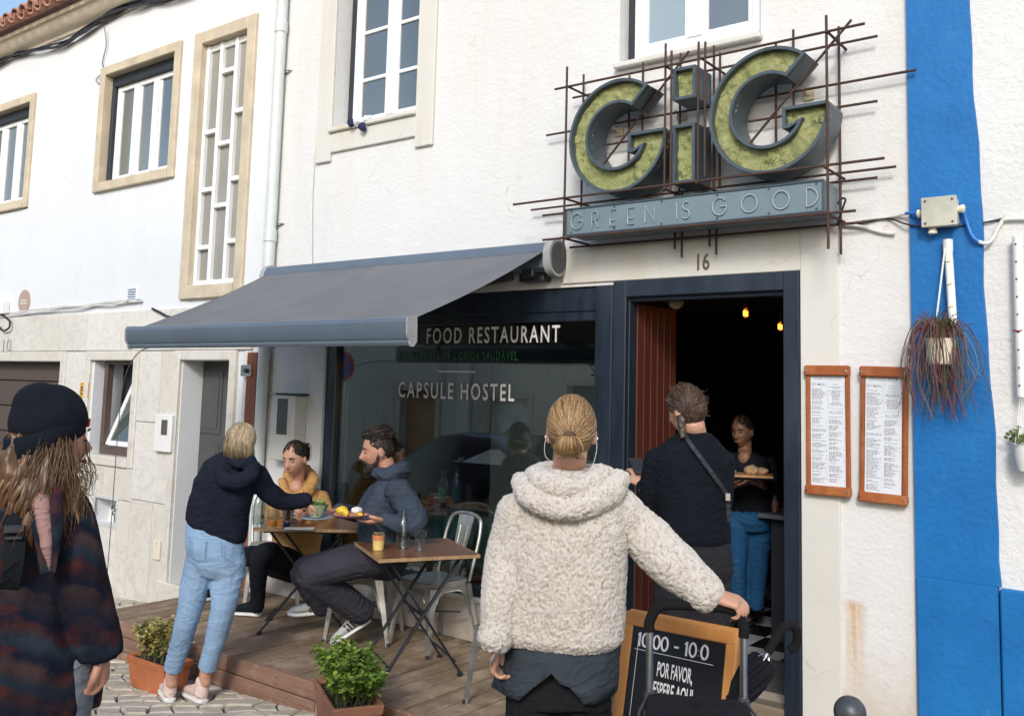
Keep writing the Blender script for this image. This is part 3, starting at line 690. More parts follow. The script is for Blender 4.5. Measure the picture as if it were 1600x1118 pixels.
# no parking sign
ns_ = fy(531, 572, 9.2); sx, sz = ns_.x, ns_.z
npk = thing('traffic_sign', 'round red and blue no parking sign, mirrored in the shop window', 'road sign', (sx, -9.2, ground_z(sx)))
obj('pole', MB().tube([(sx, -9.25, ground_z(sx)), (sx, -9.25, sz+.3)], .03), M_METAL, npk)
obj('red_disc', MB().lathe([(.33, 0), (.33, .02), (0, .02)], (sx, -9.21, sz), 28, (0, 1, 0)), plain('sign red', (.45, .02, .02), .4), npk); obj('blue_disc', MB().lathe([(.25, 0), (.25, .006), (0, .006)], (sx, -9.188, sz), 28, (0, 1, 0)), plain('sign blue', (.02, .08, .4), .4), npk)
obj('red_bar', MB().obox((sx, -9.178, sz), (.18, 0, .18), (0, .004, 0), (.025, 0, -.025)), MATS['sign red'], npk, None)
# ------------------------------------------------------------------ lettering helpers
_tx = {}
def text_mb(s, h, xs=1., off=0., ext=.0015, space=1.):
    """built-in font text as a mesh in its own plane: x right, y up, centred on x, baseline 0, cap height h"""
    c = bpy.data.curves.new('t', 'FONT'); c.body = s; c.align_x = 'CENTER'; c.size = 1; c.offset = off; c.extrude = 0; c.resolution_u = 3; c.space_character = space
    o = bpy.data.objects.new('t', c); COL.objects.link(o); dg = bpy.context.evaluated_depsgraph_get(); me = bpy.data.meshes.new_from_object(o.evaluated_get(dg))
    k = h/.69; vs = [V(v.co.x*k*xs, v.co.y*k, 0) for v in me.vertices]; fs = [tuple(p.vertices) for p in me.polygons]
    bpy.data.objects.remove(o); bpy.data.meshes.remove(me); return vs, fs
def put_text(mb, s, o, ea, eb, h, width=None, **k):
    vs, fs = text_mb(s, h, **k); o, ea, eb = V(o), V(ea), V(eb); nrm_ = ea.cross(eb)
    if width:
        w0 = max(v.x for v in vs)-min(v.x for v in vs); q = width/w0
    else: q = 1
    return mb.add([o+ea*v.x*q+eb*v.y+nrm_*.001 for v in vs], fs)
def arc(cx, cy, rx, ry, a0, a1, n=14): return [(cx+rx*math.cos(R(a0+(a1-a0)*i/n)), cy+ry*math.sin(R(a0+(a1-a0)*i/n))) for i in range(n+1)]
GL = {'G': (.86, [arc(.45, .5, .43, .5, 40, 360, 22)+[(.5, .5)]]), 'R': (.55, [[(.06, 0), (.06, 1)], [(.06, 1)]+arc(.26, .74, .24, .26, 90, -90, 10)+[(.06, .48)], [(.24, .48), (.54, 0)]]), 'E': (.5, [[(.46, 1), (.05, 1), (.05, 0), (.46, 0)], [(.05, .36), (.4, .36)]]),
      'N': (.75, [[(.06, 0), (.06, 1), (.7, 0), (.7, 1)]]), 'I': (.12, [[(.06, 0), (.06, 1)]]), 'S': (.55, [arc(.28, .76, .2, .24, 50, 270, 12)+arc(.28, .26, .23, .26, 90, -140, 12)]), 'O': (.95, [arc(.48, .5, .46, .5, 0, 360, 28)]), 'D': (.7, [[(.06, 0), (.06, 1)]+arc(.14, .5, .52, .5, 90, -90, 16)+[(.06, 0)]]),
      '1': (.3, [[(.02, .8), (.16, 1), (.16, 0)]]), '0': (.62, [arc(.3, .5, .26, .47, 0, 360, 22)]), 'o': (.5, [arc(.25, .3, .22, .27, 0, 360, 18)]), ':': (.2, [[(.1, .18), (.1, .2)], [(.1, .55), (.1, .57)]]), '-': (.5, [[(.08, .45), (.42, .45)]]), ' ': (.3, [])}
def stroke(mb, ch, o, ea, eb, h, r, n=6, lift=.003):
    w_, st_ = GL[ch]; o, ea, eb = V(o), V(ea), V(eb); nn = ea.cross(eb)
    for pl in st_: mb.tube([o+ea*(x-w_/2)*h+eb*y*h+nn*lift for x, y in pl], r, n)
    return w_*h
EX, EZ = V(1, 0, 0), V(0, 0, 1)

# ------------------------------------------------------------------ the big sign
M_SIGN = plain('blue grey sign metal', (.055, .078, .095), .38, .15, 5, .001, 40); M_PANEL = plain('grey blue sign panel', (.15, .20, .225), .35, .1, 4)
M_ROD = plain('rusty iron rod', (.055, .026, .018), .75, .35, 30, .001, 200); M_NEON = plain('white neon tube', (.38, .42, .44), .3, .05); M_NEOND = plain('unlit neon tube', (.30, .36, .39), .3, .1)
def moss():
    t = NT('dried moss'); a = t.noise(9, 6, .7); b = t.noise(70, 4, .7); col = t.ramp(a, [(.3, (.19, .22, .085)), (.5, (.34, .36, .165)), (.72, (.45, .43, .245))]); col = t.mix(t.mapr(b, .4, .6, 0, .5), col, (.25, .265, .09))
    v = t.voro(19, 'DISTANCE_TO_EDGE', co=None); wv = t.n('VectorMath', operation='ADD'); nz = t.n('TexNoise'); nz.inputs['Scale'].default_value = 30; t.l(t.co(), nz.inputs['Vector']); sc = t.n('VectorMath', operation='SCALE'); sc.inputs['Scale'].default_value = .06; t.l(nz.outputs['Color'], sc.inputs[0]); t.l(t.co(), wv.inputs[0]); t.l(sc.outputs[0], wv.inputs[1]); t.l(wv.outputs[0], v.inputs['Vector'])
    cr = t.math('MULTIPLY', t.mapr(v.outputs[0], .0, .05, 1, 0), t.mapr(t.noise(6, 3), .42, .6)); col = t.mix(cr, col, (.03, .025, .012))
    return t.fin(col, .95, spec=.15, normal=t.bump(t.noise(140, 4, .7), .008, 1))
M_MOSS = moss()
sg = thing('facade_sign', 'large wall sign of three moss filled metal letters on a grid of rusty iron rods', 'sign', (-2.41, 0, 2.6))
def inset(poly, d):
    n = len(poly); o = []
    area = sum(poly[i][0]*poly[(i+1) % n][1]-poly[(i+1) % n][0]*poly[i][1] for i in range(n)); sgn = 1 if area > 0 else -1
    for i in range(n):
        a, b, c = V(*poly[i-1], 0), V(*poly[i], 0), V(*poly[(i+1) % n], 0); e1 = (b-a).normalized(); e2 = (c-b).normalized()
        n1 = V(-e1.y, e1.x, 0)*sgn; n2 = V(-e2.y, e2.x, 0)*sgn; m_ = n1+n2; m_ = m_/max(m_.length_squared, .5)*2
        o.append((b.x+m_.x*d, b.y+m_.y*d))
    return o
def inside(poly, x, y):
    c = False; n = len(poly)
    for i in range(n):
        (x1, y1), (x2, y2) = poly[i], poly[i-1]
        if (y1 > y) != (y2 > y) and x < (x2-x1)*(y-y1)/(y2-y1)+x1: c = not c
    return c
def letter(name, poly, y0=-.29, y1=-.075, seed=0):
    ins = inset(poly, .017); n = len(poly); m = MB()
    A = [V(x, y0, z) for x, z in poly]; B = [V(x, y1, z) for x, z in poly]; C = [V(x, y0, z) for x, z in ins]; D = [V(x, y0+.07, z) for x, z in ins]
    vs = A+B+C+D; fs = []
    for i in range(n):
        j = (i+1) % n; fs += [(i, j, n+j, n+i), (j, i, 2*n+i, 2*n+j), (2*n+j, 2*n+i, 3*n+i, 3*n+j)]
    fs.append(tuple(range(n, 2*n))); m.add(vs, fs); o = obj(name, m, M_SIGN, sg, 32)
    s_ = .0085; xs_ = [p[0] for p in poly]; zs_ = [p[1] for p in poly]; nx = int((max(xs_)-min(xs_))/s_)+1; nz = int((max(zs_)-min(zs_))/s_)+1; idx = {}; vs = []; fs = []
    P = np.array([(min(xs_)+i*s_, 0, min(zs_)+j*s_) for j in range(nz+1) for i in range(nx+1)]); hgt = fbm(P*30+seed, 4)*.007+np.abs(fbm(P*11+seed*2, 3))*.012
    for j in range(nz):
        for i in range(nx):
            if inside(poly, min(xs_)+(i+.5)*s_, min(zs_)+(j+.5)*s_):
                q = []
                for (a, b) in ((i, j), (i+1, j), (i+1, j+1), (i, j+1)):
                    k = b*(nx+1)+a
                    if k not in idx: idx[k] = len(vs); vs.append(V(P[k][0], y0+.05-hgt[k], P[k][2]))
                    q.append(idx[k])
                fs.append(tuple(q))
    obj('moss', MB().add(vs, fs), M_MOSS, o, 180); return o
def gshape(cx, cz):
    ox = lambda a: (cx+(.35 if math.cos(R(a)) < 0 else .335)*math.cos(R(a)), cz+.353*math.sin(R(a)))
    p = [ox(52+(356-52)*i/46) for i in range(47)]
    p += [(cx+.322, cz+.0), (cx+.078, cz+.0), (cx+.078, cz-.118), (cx+.118, cz-.118), (cx+.162, cz-.095)]
    ir = lambda a: (cx-.012+.2*math.cos(R(a)), cz+.003+.2*math.sin(R(a)))
    p += [ir(a) for a in [-36-(36*0)-i*(270-2)/34 for i in range(35)]]
    return p
letter('letter', gshape(-2.855, 3.256), seed=1); letter('letter', gshape(-1.898, 3.256), seed=7)
letter('letter', [(-2.479, 2.909), (-2.336, 2.909), (-2.336, 3.256), (-2.479, 3.256)], seed=3); letter('letter_dot', [(-2.479, 3.405), (-2.336, 3.405), (-2.336, 3.597), (-2.479, 3.597)], seed=5)
pn = MB().box(-3.226, -1.598, -.28, -.05, 2.667, 2.835, .004); po = obj('panel', pn, M_PANEL, sg)
e_ = MB()
for a in ((-3.228, -3.214, 2.664, 2.838), (-1.61, -1.596, 2.664, 2.838), (-3.214, -1.61, 2.664, 2.674), (-3.214, -1.61, 2.828, 2.838)): e_.box(a[0], a[1], -.288, -.279, a[2], a[3], .002)
for x in (-3.18, -2.87, -2.55, -2.2, -1.9, -1.64):
    for z in (2.685, 2.818): e_.lathe([(.008, 0), (.006, .005), (0, .006)], (x, -.279, z), 8, (0, -1, 0))
obj('panel_edge', e_, M_SIGN, po)
for i, (ch, px_) in enumerate(zip('GREENISGOOD', (902.5, 931, 959, 986.5, 1016, 1058.6, 1072.5, 1124.6, 1171.5, 1221, 1269.5))):
    m = MB(); stroke(m, ch, (fy(px_, 320, -.28).x, -.288, 2.700), EX, EZ, .098, .0036, 6, 0); obj('neon_letter', m, M_NEOND if i < 4 else M_NEON, po, 60)
YF, YB = -.305, -.065
def rod(a, b, Y, parts=None, r=.0075):
    p, q = fy(*a, Y), fy(*b, Y)
    if abs(a[0]-b[0]) > 3*abs(a[1]-b[1]): z = (p.z+q.z)/2; p.z = q.z = z
    elif abs(a[0]-b[0]) < .2*abs(a[1]-b[1]): x = (p.x+q.x)/2; p.x = q.x = x
    d = (q-p); m_ = (p+q)*.5+V(0, random.uniform(-.004, .004), random.uniform(-.004, .004)); obj('rod', MB().tube([p, m_, q], r, 7), M_ROD, sg, 60)
for a, b in (((867, 140.6), (1351, 36)), ((802, 319.4), (1382, 247.6)), ((848, 375), (1337, 329)), ((889, 104), (877, 406)), ((1295, 23.6), (1290, 389)), ((1042, 68), (1036, 299)), ((1094, 65), (1088, 285)), ((1104, 65), (1099, 277)), ((1051.7, 79), (1045, 299))): rod(a, b, YF)
rod((1330.5, 31), (1172, 224), -.2); rod((1076.7, 80), (918, 290), -.16)
for a, b in (((895, 154), (1371, 55.4)), ((854, 211.6), (1431.5, 109.5)), ((925, 231), (1371, 157)), ((830, 328), (1400, 260.6)), ((848, 336.6), (1371, 277.8)), ((890, 392), (1357, 340)), ((914, 116), (906, 330)), ((1314.4, 41), (1309.7, 397.6)), ((985, 118), (980, 300)), ((1006, 98), (1001, 300)), ((1242, 46), (1238, 270)), ((1215, 65), (1210, 270)), ((1118, 71), (1112, 292)), ((1128.5, 82), (1121, 292)), ((1065, 83), (1060, 300)), ((1055, 300), (1054, 389)), ((1066, 300), (1065, 402)), ((1109, 300), (1108.5, 385)), ((1119.5, 300), (1119, 397.6))): rod(a, b, YB)
for x, z in ((889, 136), (1293, 50), (1290, 262), (882, 310), (880, 372), (1291, 333), (1041, 104), (1097, 92), (1090, 286), (1040, 296)):
    p = fy(x, z, YF); obj('rod', MB().tube([p+V(0, -.02, 0), (p.x, -.002 if random.random() < .6 else .0, p.z)], .0075, 7), M_ROD, sg, 60)
for x, y in ((965, 205), (1063, 180), (1262, 147)):
    p = fy(x, y, -.03); m = MB(); m.box(p.x-.03, p.x+.03, -.02, 0, p.z-.03, p.z+.03, .004); m.tube([(p.x, 0, p.z), (p.x-.02, -.07, p.z+.02)], .008); m.lathe([(.012, 0), (.01, .01)], (p.x, -.02, p.z), 8, (0, -1, 0)); obj('wall_bracket', m, M_STONE, sg)

# ------------------------------------------------------------------ awning
M_FAB = plain('grey awning cloth', (.14, .143, .152), .85, .13, 2.6, .0012, 260); M_BARG = plain('blue grey awning metal', (.105, .135, .172), .38, .08, 4); M_CAPG = plain('pale grey cast metal', (.33, .34, .34), .45, .15, 12)
aw = thing('awning', 'dark grey folding arm awning stretched out over the shop window tables', 'awning', (-4.9, 0, 2.5))
pf = [(-.005, 2.50), (-.02, 2.66), (-.10, 2.675), (-.17, 2.66), (-.20, 2.62), (-.20, 2.585), (-.165, 2.585), (-.165, 2.50), (-.13, 2.475), (-.05, 2.475)]
obj('cassette', MB().prism(pf[::-1], (-6.31, 0, 0), (0, 1, 0), (0, 0, 1), (2.86, 0, 0)), M_BARG, aw, 40)
def stadium(cy, cz, hw, hh, n=8): return arc(cy, cz+hh-hw, hw, hw, 0, 180, n)+arc(cy, cz-hh+hw, hw, hw, 180, 360, n)
for x, dx in ((-3.45, .055), (-6.31, -.055)):
    ec = obj('end_cap', MB().prism(stadium(-.105, 2.565, .10, .125), (x, 0, 0), (0, 1, 0), (0, 0, 1), (dx, 0, 0)), M_CAPG, aw, 40)
    obj('cap_face', MB().prism(stadium(-.105, 2.565, .082, .105), (x+dx, 0, 0), (0, 1, 0), (0, 0, 1), (.006 if dx > 0 else -.006, 0, 0)), plain('dark cap face', (.07, .075, .08), .6, .2, 60) if dx > 0 else MATS['dark cap face'], ec, 40)
nx, ny = 60, 24; P = []
for j in range(ny+1):
    v_ = j/ny
    for i in range(nx+1):
        u = i/nx; x = -6.285+(2.83-.07*v_)*u; y = -.18-1.09*v_; z = 2.605-.515*v_-.035*math.sin(PI*v_)*(.6+.4*math.sin(PI*u))
        z += .007*math.sin(u*90+math.sin(v_*5)*.6)*max(0, v_-.55)*(.5+.5*math.sin(u*17))+.010*math.exp(-((u-.47)/.007)**2)+.003*math.exp(-((u-.482)/.004)**2)+.004*math.sin(u*7+1)*v_
        P.append(V(x, y, z))
n1 = len(P); fs = [(j*(nx+1)+i, (j+1)*(nx+1)+i, (j+1)*(nx+1)+i+1, j*(nx+1)+i+1) for j in range(ny) for i in range(nx)]
m = MB().add(P+[p+V(0, 0, -.003) for p in P], fs+[tuple(q+n1 for q in f[::-1]) for f in fs])
for i in range(nx): a, b = i, i+1; m.f.append((a, b, b+n1, a+n1)); m.m.append(0)
for j in range(ny):
    a, b = j*(nx+1), (j+1)*(nx+1); m.f += [(a, a+n1, b+n1, b), (a+nx, b+nx, b+nx+n1, a+nx+n1)]; m.m += [0, 0]
obj('canopy', m, M_FAB, aw, 180)
pf = [(-1.300, 2.092), (-1.36, 2.083), (-1.372, 2.06), (-1.368, 1.995), (-1.352, 1.965), (-1.345, 1.964), (-1.345, 1.945), (-1.335, 1.93), (-1.31, 1.93), (-1.295, 1.96)]
obj('front_bar', MB().prism(pf[::-1], (-6.325, 0, 0), (0, 1, 0), (0, 0, 1), (2.81, 0, 0)), M_BARG, aw, 25)
for x in (-6.345, -3.515):
    obj('bar_cap', MB().prism([(y*1.0-(.004 if y < -1.3 else -.004), z+(.004 if z > 2 else -.006)) for y, z in pf[::-1]], (x, 0, 0), (0, 1, 0), (0, 0, 1), (.010, 0, 0)), M_CAPG, aw, 25)
for sx, x0 in ((-1, -3.75), (1, -6.0)):
    a, b, c = V(x0, -.12, 2.47), V(x0+sx*.75, -.62, 2.27), V(x0+sx*.28, -1.22, 2.02)
    ar = obj('arm', MB().bar(a, b, .05, .075, .008).bar(b, c, .04, .06, .008).lathe([(.04, -.045), (.045, 0), (.04, .045)], b, 14), M_DKMETAL, aw)
obj('wall_bracket', MB().box(-3.72, -3.52, -.1, 0, 2.42, 2.475, .006).box(-3.66, -3.56, -.16, -.02, 2.44, 2.52, .01), M_DKMETAL, aw)
cd = crom([fy(240, 541, -1.2), fy(215, 552, -1.1), fy(195, 590, -.95), fy(185, 665, -.85), fy(175, 800, -.8), fy(165, 928, -.75)], 6)
obj('pull_cord', MB().tube(cd, .004, 5), plain('grey cord', (.12, .12, .11), .7), aw)

# ------------------------------------------------------------------ window lettering (flat vinyl on the shop glass)
Yg = .057
def wtext(s, x0, x1, yb, yt, name, m, off, bo=None):
    a, b = fy(x0, yb[0], Yg), fy(x1, yb[1], Yg); h = fy(x1, yt, Yg).z-b.z; mb = MB()
    put_text(mb, s, ((a.x+b.x)/2, Yg, (a.z+b.z)/2), EX, EZ, h, (b.x-a.x), off=off, space=1.28); return obj(name, mb, m, sw, None)
wtext('FOOD RESTAURANT', 666, 874, (537, 533), 507, 'lettering', M_LETTER, .012); wtext('CAPSULE HOSTEL', 622, 803, (620, 626), 600, 'lettering', M_LETTER, .012); wtext('RESTAURANTE DE COMIDA SAUD\u00c1VEL', 622, 808, (563, 561), 547, 'lettering', M_GREENL, .004)
a, b = fy(684, 580, Yg), fy(743, 581, Yg); obj('lettering_rule', MB().box(a.x, b.x, Yg-.001, Yg, a.z-.004, a.z+.004), M_LETTER, sw, None)

# ------------------------------------------------------------------ house numbers, plates, boxes on the walls
M_BRONZE = plain('dull bronze', (.13, .10, .05), .5, .2, 20)
p = fy(1099, 422, 0); h = fy(1099, 397).z-p.z
hn = MB(); vs, fs = text_mb('16', h, .72, .02); k = len(vs)
for y in (-.019, -.012): hn.add([V(p.x+v.x, y, p.z+v.y) for v in vs], fs if y < -.015 else [f[::-1] for f in fs])
tag(obj('house_number', hn, M_BRONZE, None, None), 'bronze number 16 fixed above the restaurant doorway', 'house number')
p = fy(9, 549, -.03); hn = MB(); put_text(hn, '10', (p.x, -.033, p.z), EX, EZ, .15, .2, off=-.01)
tag(obj('house_number', hn, plain('faded number paint', (.42, .40, .36), .7), None, None), 'faded number 10 on the marble band above the garage', 'house number')
rs = thing('round_sign', 'round pink beige sign with two white lines of print on the upper left wall', 'sign', fy(38, 487)); c = fy(39, 471); obj('disc', MB().lathe([(.135, 0), (.135, .012), (0, .012)], (c.x, 0, c.z), 30, (0, -1, 0)), plain('dusty pink board', (.42, .30, .24), .6, .08), rs)
m = MB()
for dz, ws in ((.012, (.05, .035, .06)), (-.02, (.07, .05, .05))):
    x = c.x-.085
    for w_ in ws: m.box(x, x+w_-.008, -.0135, -.012, c.z+dz-.009, c.z+dz+.009); x += w_
obj('print', m, M_LETTER, rs, None)
vt = thing('wall_vent', 'small white louvred vent above the marble band', 'vent', fy(208, 473)); a, b = fy(202, 450), fy(215, 473); obj('vent_frame', MB().box(a.x, b.x, -.012, 0, b.z, a.z, .003), M_WHITEPL, vt)
for i in range(6): z = b.z+(a.z-b.z)*(i+.6)/6.4; obj('louvre', MB().obox(((a.x+b.x)/2, -.018, z), ((b.x-a.x)*.4, 0, 0), (0, .008, -.006), (0, .001, .0015)), plain('vent blue shade', (.35, .45, .6), .6) if i == 0 else MATS['vent blue shade'], vt, None)
ub = thing('utility_box', 'white cable box with a black cable loop at the far left wall', 'utility box', fy(7, 492)); a, b = fy(-6, 473), fy(15, 491); obj('box', MB().box(a.x, b.x, -.09, 0, b.z, a.z, .01), M_WHITEPL, ub)
obj('cable_loop', MB().tube(crom([fy(0, 490, -.05), fy(14, 500, -.06), fy(14, 512, -.07), fy(4, 516, -.07), fy(-3, 508, -.06)], 6), .011, 6), M_BLKCABLE, ub)
# yellow plate, meter box, bell plate on the marble
yp = thing('warning_plate', 'small yellow warning plate beside the garage door', 'plate', fy(132, 622, -.03)); a, b = fy(126.5, 597, -.03), fy(137.5, 622, -.03); obj('plate', MB().box(a.x, b.x, -.036, -.027, b.z, a.z, .002), plain('yellow plate', (.62, .30, .01), .45, .08), yp)
m = MB(); m.box(a.x+.015, b.x-.015, -.0375, -.036, (a.z+b.z)/2-.006, (a.z+b.z)/2+.006); m.box(a.x+.02, b.x-.03, -.0375, -.036, a.z-.06, a.z-.045); m.box(a.x+.02, b.x-.03, -.0375, -.036, b.z+.04, b.z+.052); obj('print', m, M_BLACKGAP, yp, None)
mtb = thing('meter_box', 'white electricity meter cover beside the grey house door', 'meter box', fy(255, 708, -.03)); a, b = fy(245, 646, -.06), fy(267, 707, -.06); obj('cover', MB().box(a.x, b.x, -.075, -.026, b.z, a.z, .008), M_WHITEPL, mtb); obj('inspection_window', MB().box(b.x-.155, b.x-.06, -.079, -.074, a.z-.19, a.z-.05, .003), plain('smoked window', (.10, .10, .085), .15), mtb)
bp = thing('bell_plate', 'cream plastic plate low on the marble wall beside the door', 'plate', fy(244, 875, -.03)); a, b = fy(240, 843, -.04), fy(248.5, 875, -.04); obj('plate', MB().box(a.x, b.x, -.045, -.026, b.z, a.z, .006), M_CREAMPL, bp); obj('screw', MB().lathe([(.008, 0), (0, .004)], ((a.x+b.x)/2, -.045, a.z-.02), 8, (0, -1, 0)), M_METAL, bp)
ec = thing('meter_cabinet', 'grey plastic meter cabinet with a dark slot window behind the seated woman', 'meter box', fy(440, 721, 0)); a, b = fy(425, 617, -.13), fy(456, 721, -.13); obj('cabinet', MB().box(a.x, b.x, -.13, 0, b.z, a.z, .008), plain('pale grey cabinet', (.52, .51, .46), .5, .08), ec); a2, b2 = fy(434.5, 622, -.13), fy(447.5, 679, -.13); obj('slot_window', MB().box(a2.x, b2.x, -.134, -.129, b2.z, a2.z, .003), plain('dark slot window', (.07, .085, .085), .12), ec)
obj('cap', MB().box(a.x-.0, b.x+.02, -.10, 0, a.z+.003, a.z+.02, .004), M_DKMETAL, ec)
sb = thing('switch_box', 'small grey metal box beside the wooden post', 'utility box', fy(390, 588, -.03)); a, b = fy(382, 570, -.05), fy(397, 588, -.05); obj('box', MB().box(a.x, b.x, -.09, -.027, b.z, a.z, .006), M_METAL, sb); obj('knob', MB().lathe([(.02, 0), (.02, .02), (0, .022)], ((a.x+b.x)/2+.02, -.09, (a.z+b.z)/2), 12, (0, -1, 0)), M_DKMETAL, sb)
a, b = fy(395, 600), fy(411, 600)
tag(obj('wooden_post', MB().box(a.x, b.x, -.075, -.0, -.15, 1.96, .006), wood('reddish post wood', (.15, .045, .018), (.27, .09, .04), 2, 8, .55)), 'upright reddish wooden post between the two house fronts', 'post')
dp = thing('drainpipe', 'pale grey drainpipe running up between the two white houses', 'drainpipe', (-6.43, -.065, -.1)); obj('pipe', MB().tube([(-6.43, -.065, -.1), (-6.43, -.065, 7)], .048, 16), plain('pale grey pipe', (.58, .62, .61), .45, .06), dp)
for z in (.9, 2.9, 4.75): obj('pipe_socket', MB().lathe([(.049, 0), (.056, .01), (.056, .1), (.049, .11)], (-6.43, -.065, z), 16), MATS['pale grey pipe'], dp)
for z in (1.6, 3.05, 4.4): obj('pipe_clip', MB().box(-6.49, -6.365, -.03, 0, z, z+.03, .003).tube([(-6.37, -.03, z+.015), (-6.33, -.0, z+.015)], .008), M_METAL, dp)
# menu boards
M_MENUW = wood('orange brown menu wood', (.24, .062, .016), (.38, .11, .03), 2, 9, .4, .001, (.42, .16, .06)); M_PAPER = plain('menu paper', (.66, .69, .73), .25, .03, 2, spec=.5); M_INK = plain('grey menu print', (.30, .31, .33), .6); M_INKH = plain('menu heading print', (.38, .41, .43), .6)
def menu(x0, x1, z0, z1, lean, heads, label):
    t = thing('menu_board', label, 'menu board', ((x0+x1)/2, 0, z0), 'menu boards on the restaurant wall'); c = V((x0+x1)/2, 0, z0); n0 = len(bpy.data.objects)
    objs = []
    objs.append(obj('backing', MB().box(x0+.012, x1-.012, -.033, -.02, z0+.01, z1-.01, .002), M_MENUW, t))
    for a, b in ((x0+.004, x0+.026), (x1-.026, x1-.004)): objs.append(obj('side_rail', MB().box(a, b, -.044, -.02, z0+.045, z1-.05, .004), M_MENUW, t))
    objs.append(obj('bottom_rail', MB().box(x0, x1, -.062, -.018, z0, z0+.05, .007), M_MENUW, t)); objs.append(obj('top_rail', MB().box(x0, x1, -.062, -.018, z1-.055, z1, .007), M_MENUW, t))
    for x in (x0+.012, x1-.014):
        for z in (z0+.025, z1-.03): objs.append(obj('screw', MB().lathe([(.007, 0), (.006, .003), (0, .004)], (x, -.061, z), 8, (0, -1, 0)), M_METAL, t))
    px0, px1, pz0, pz1 = x0+.028+lean*.0, x1-.028-lean, z0+.048, z1-.052; pp = obj('paper', MB().box(px0, px1, -.037, -.0345, pz0, pz1), M_PAPER, t, None)
    rd = random.Random(len(label)); m = MB(); mh = MB(); mid = (px0+px1)/2; H = pz1-pz0; Y = -.0385
    put_text(mh, heads[0], (mid, Y, pz1-.022), EX, EZ, .016, .9*(px1-px0)*.85, off=.01)
    put_text(mh, 'SET MENU', ((px0+mid)/2, Y, pz1-.055), EX, EZ, .013, .42*(px1-px0), off=.01); put_text(mh, 'ALL DAY', ((px1+mid)/2, Y, pz0+H*.655), EX, EZ, .014, .42*(px1-px0), off=.01); put_text(mh, heads[1], ((px0+mid)/2, Y, pz0+H*.49), EX, EZ, .014, .42*(px1-px0), off=.01)
    def lines(a, b, zt, zb, ctr=False):
        z = zt
        while z > zb:
            w_ = rd.uniform(.45, 1)*(b-a); x = (a+b)/2-w_/2 if ctr else a; e = x+w_
            while x < e:
                q = min(e, x+rd.uniform(.008, .022)); m.quad((x, Y, z), (q-.002, Y, z), (q-.002, Y, z+.0032), (x, Y, z+.0032)); x = q+.002
            if not ctr and rd.random() < .3: m.quad((b-.004, Y, z), (b, Y, z), (b, Y, z+.0032), (b-.004, Y, z+.0032))
            z -= .0066 if rd.random() < .8 else .014
    L, Rr = (px0+.008, mid-.006), (mid+.006, px1-.006)
    lines(*L, pz1-.075, pz0+H*.53); lines(*L, pz0+H*.46, pz0+.012); lines(*Rr, pz1-.05, pz0+H*.72, True); lines(*Rr, pz0+H*.62, pz0+.02)
    for a, b, c_, d in ((mid+.002, mid+.003, pz0+H*.70, pz1-.035), (px1-.004, px1-.003, pz0+H*.70, pz1-.035), (mid+.002, px1-.003, pz0+H*.70, pz0+H*.70+.001)): m.quad((a, Y, c_), (b, Y, c_), (b, Y, d), (a, Y, d))
    obj('print', m, M_INK, pp, None)['kind'] = 'stuff'; obj('heading_print', mh, M_INKH, pp, None)['kind'] = 'stuff'; return t
m1 = menu(-1.793, -1.553, 1.19, 1.876, 0, ('PORTUGUES', 'BEBIDAS'), 'narrow wooden menu board nearest to the restaurant door frame'); m2 = menu(-1.515, -1.272, 1.176, 1.872, .006, ('ENGLISH', 'DRINKS'), 'narrow wooden menu board headed english, next to the blue stripe'); m2.rotation_euler = (0, R(1.3), 0)
# junction box and cables
jb = thing('junction_box', 'weathered grey junction box on the blue stripe', 'junction box', (-1.105, -.03, 2.56)); a, b = fy(1441, 311, -.10), fy(1495, 351, -.10)
obj('box', MB().box(a.x, b.x, -.105, -.03, b.z, a.z, .012), M_GREYPL, jb); obj('lid', MB().box(a.x-.004, b.x+.004, -.115, -.10, b.z-.003, a.z+.003, .008), plain('stained grey lid', (.46, .45, .37), .5, .2, 9), jb)
for sx in (a.x+.016, b.x-.016):
    for sz in (a.z-.016, b.z+.016): obj('screw', MB().lathe([(.006, 0), (.005, .004), (0, .005)], (sx, -.115, sz), 8, (0, -1, 0)), M_DKMETAL, jb)
zc_ = (a.z+b.z)/2
for o_, ax in (((a.x, -.07, zc_+.005), (-1, 0, 0)), ((b.x, -.07, zc_+.01), (1, 0, 0)), (((a.x*.75+b.x*.25), -.07, b.z), (0, 0, -1))): obj('cable_gland', MB().lathe([(.018, 0), (.018, .015), (.022, .016), (.022, .03), (.014, .034)], o_, 12, ax), M_CREAMPL, jb)
put = lambda nm, pts, r, m, lab, cat='cable', n=6: tag(obj(nm, MB().tube(crom(pts, 6), r, n), m), lab, cat)
cg = thing('wall_cable', 'blue and white cable looping from the junction box to the right wall', 'cable', fy(1510, 360, -.05)); ps = crom([(b.x+.03, -.07, zc_+.01), fy(1510, 345, -.06), fy(1522, 372, -.06), fy(1545, 379, -.04), fy(1562, 352, -.02), fy(1575, 342, -.02), fy(1640, 343, -.02)], 6)
obj('blue_length', MB().tube(ps[:15], .009, 8), M_BLUCABLE, cg); obj('white_length', MB().tube(ps[14:], .009, 8), M_WHTCABLE, cg)
cg = thing('wall_cable', 'pale cable with a blue end running left from the junction box', 'cable', fy(1380, 345, -.02)); ps = crom([(a.x-.03, -.07, zc_+.005), fy(1418, 333, -.04), fy(1395, 338, -.015), fy(1350, 343, -.015), fy(1322, 347, -.02)], 6); obj('blue_length', MB().tube(ps[:8], .008, 8), M_BLUCABLE, cg); obj('white_length', MB().tube(ps[7:], .008, 8), M_WHTCABLE, cg)
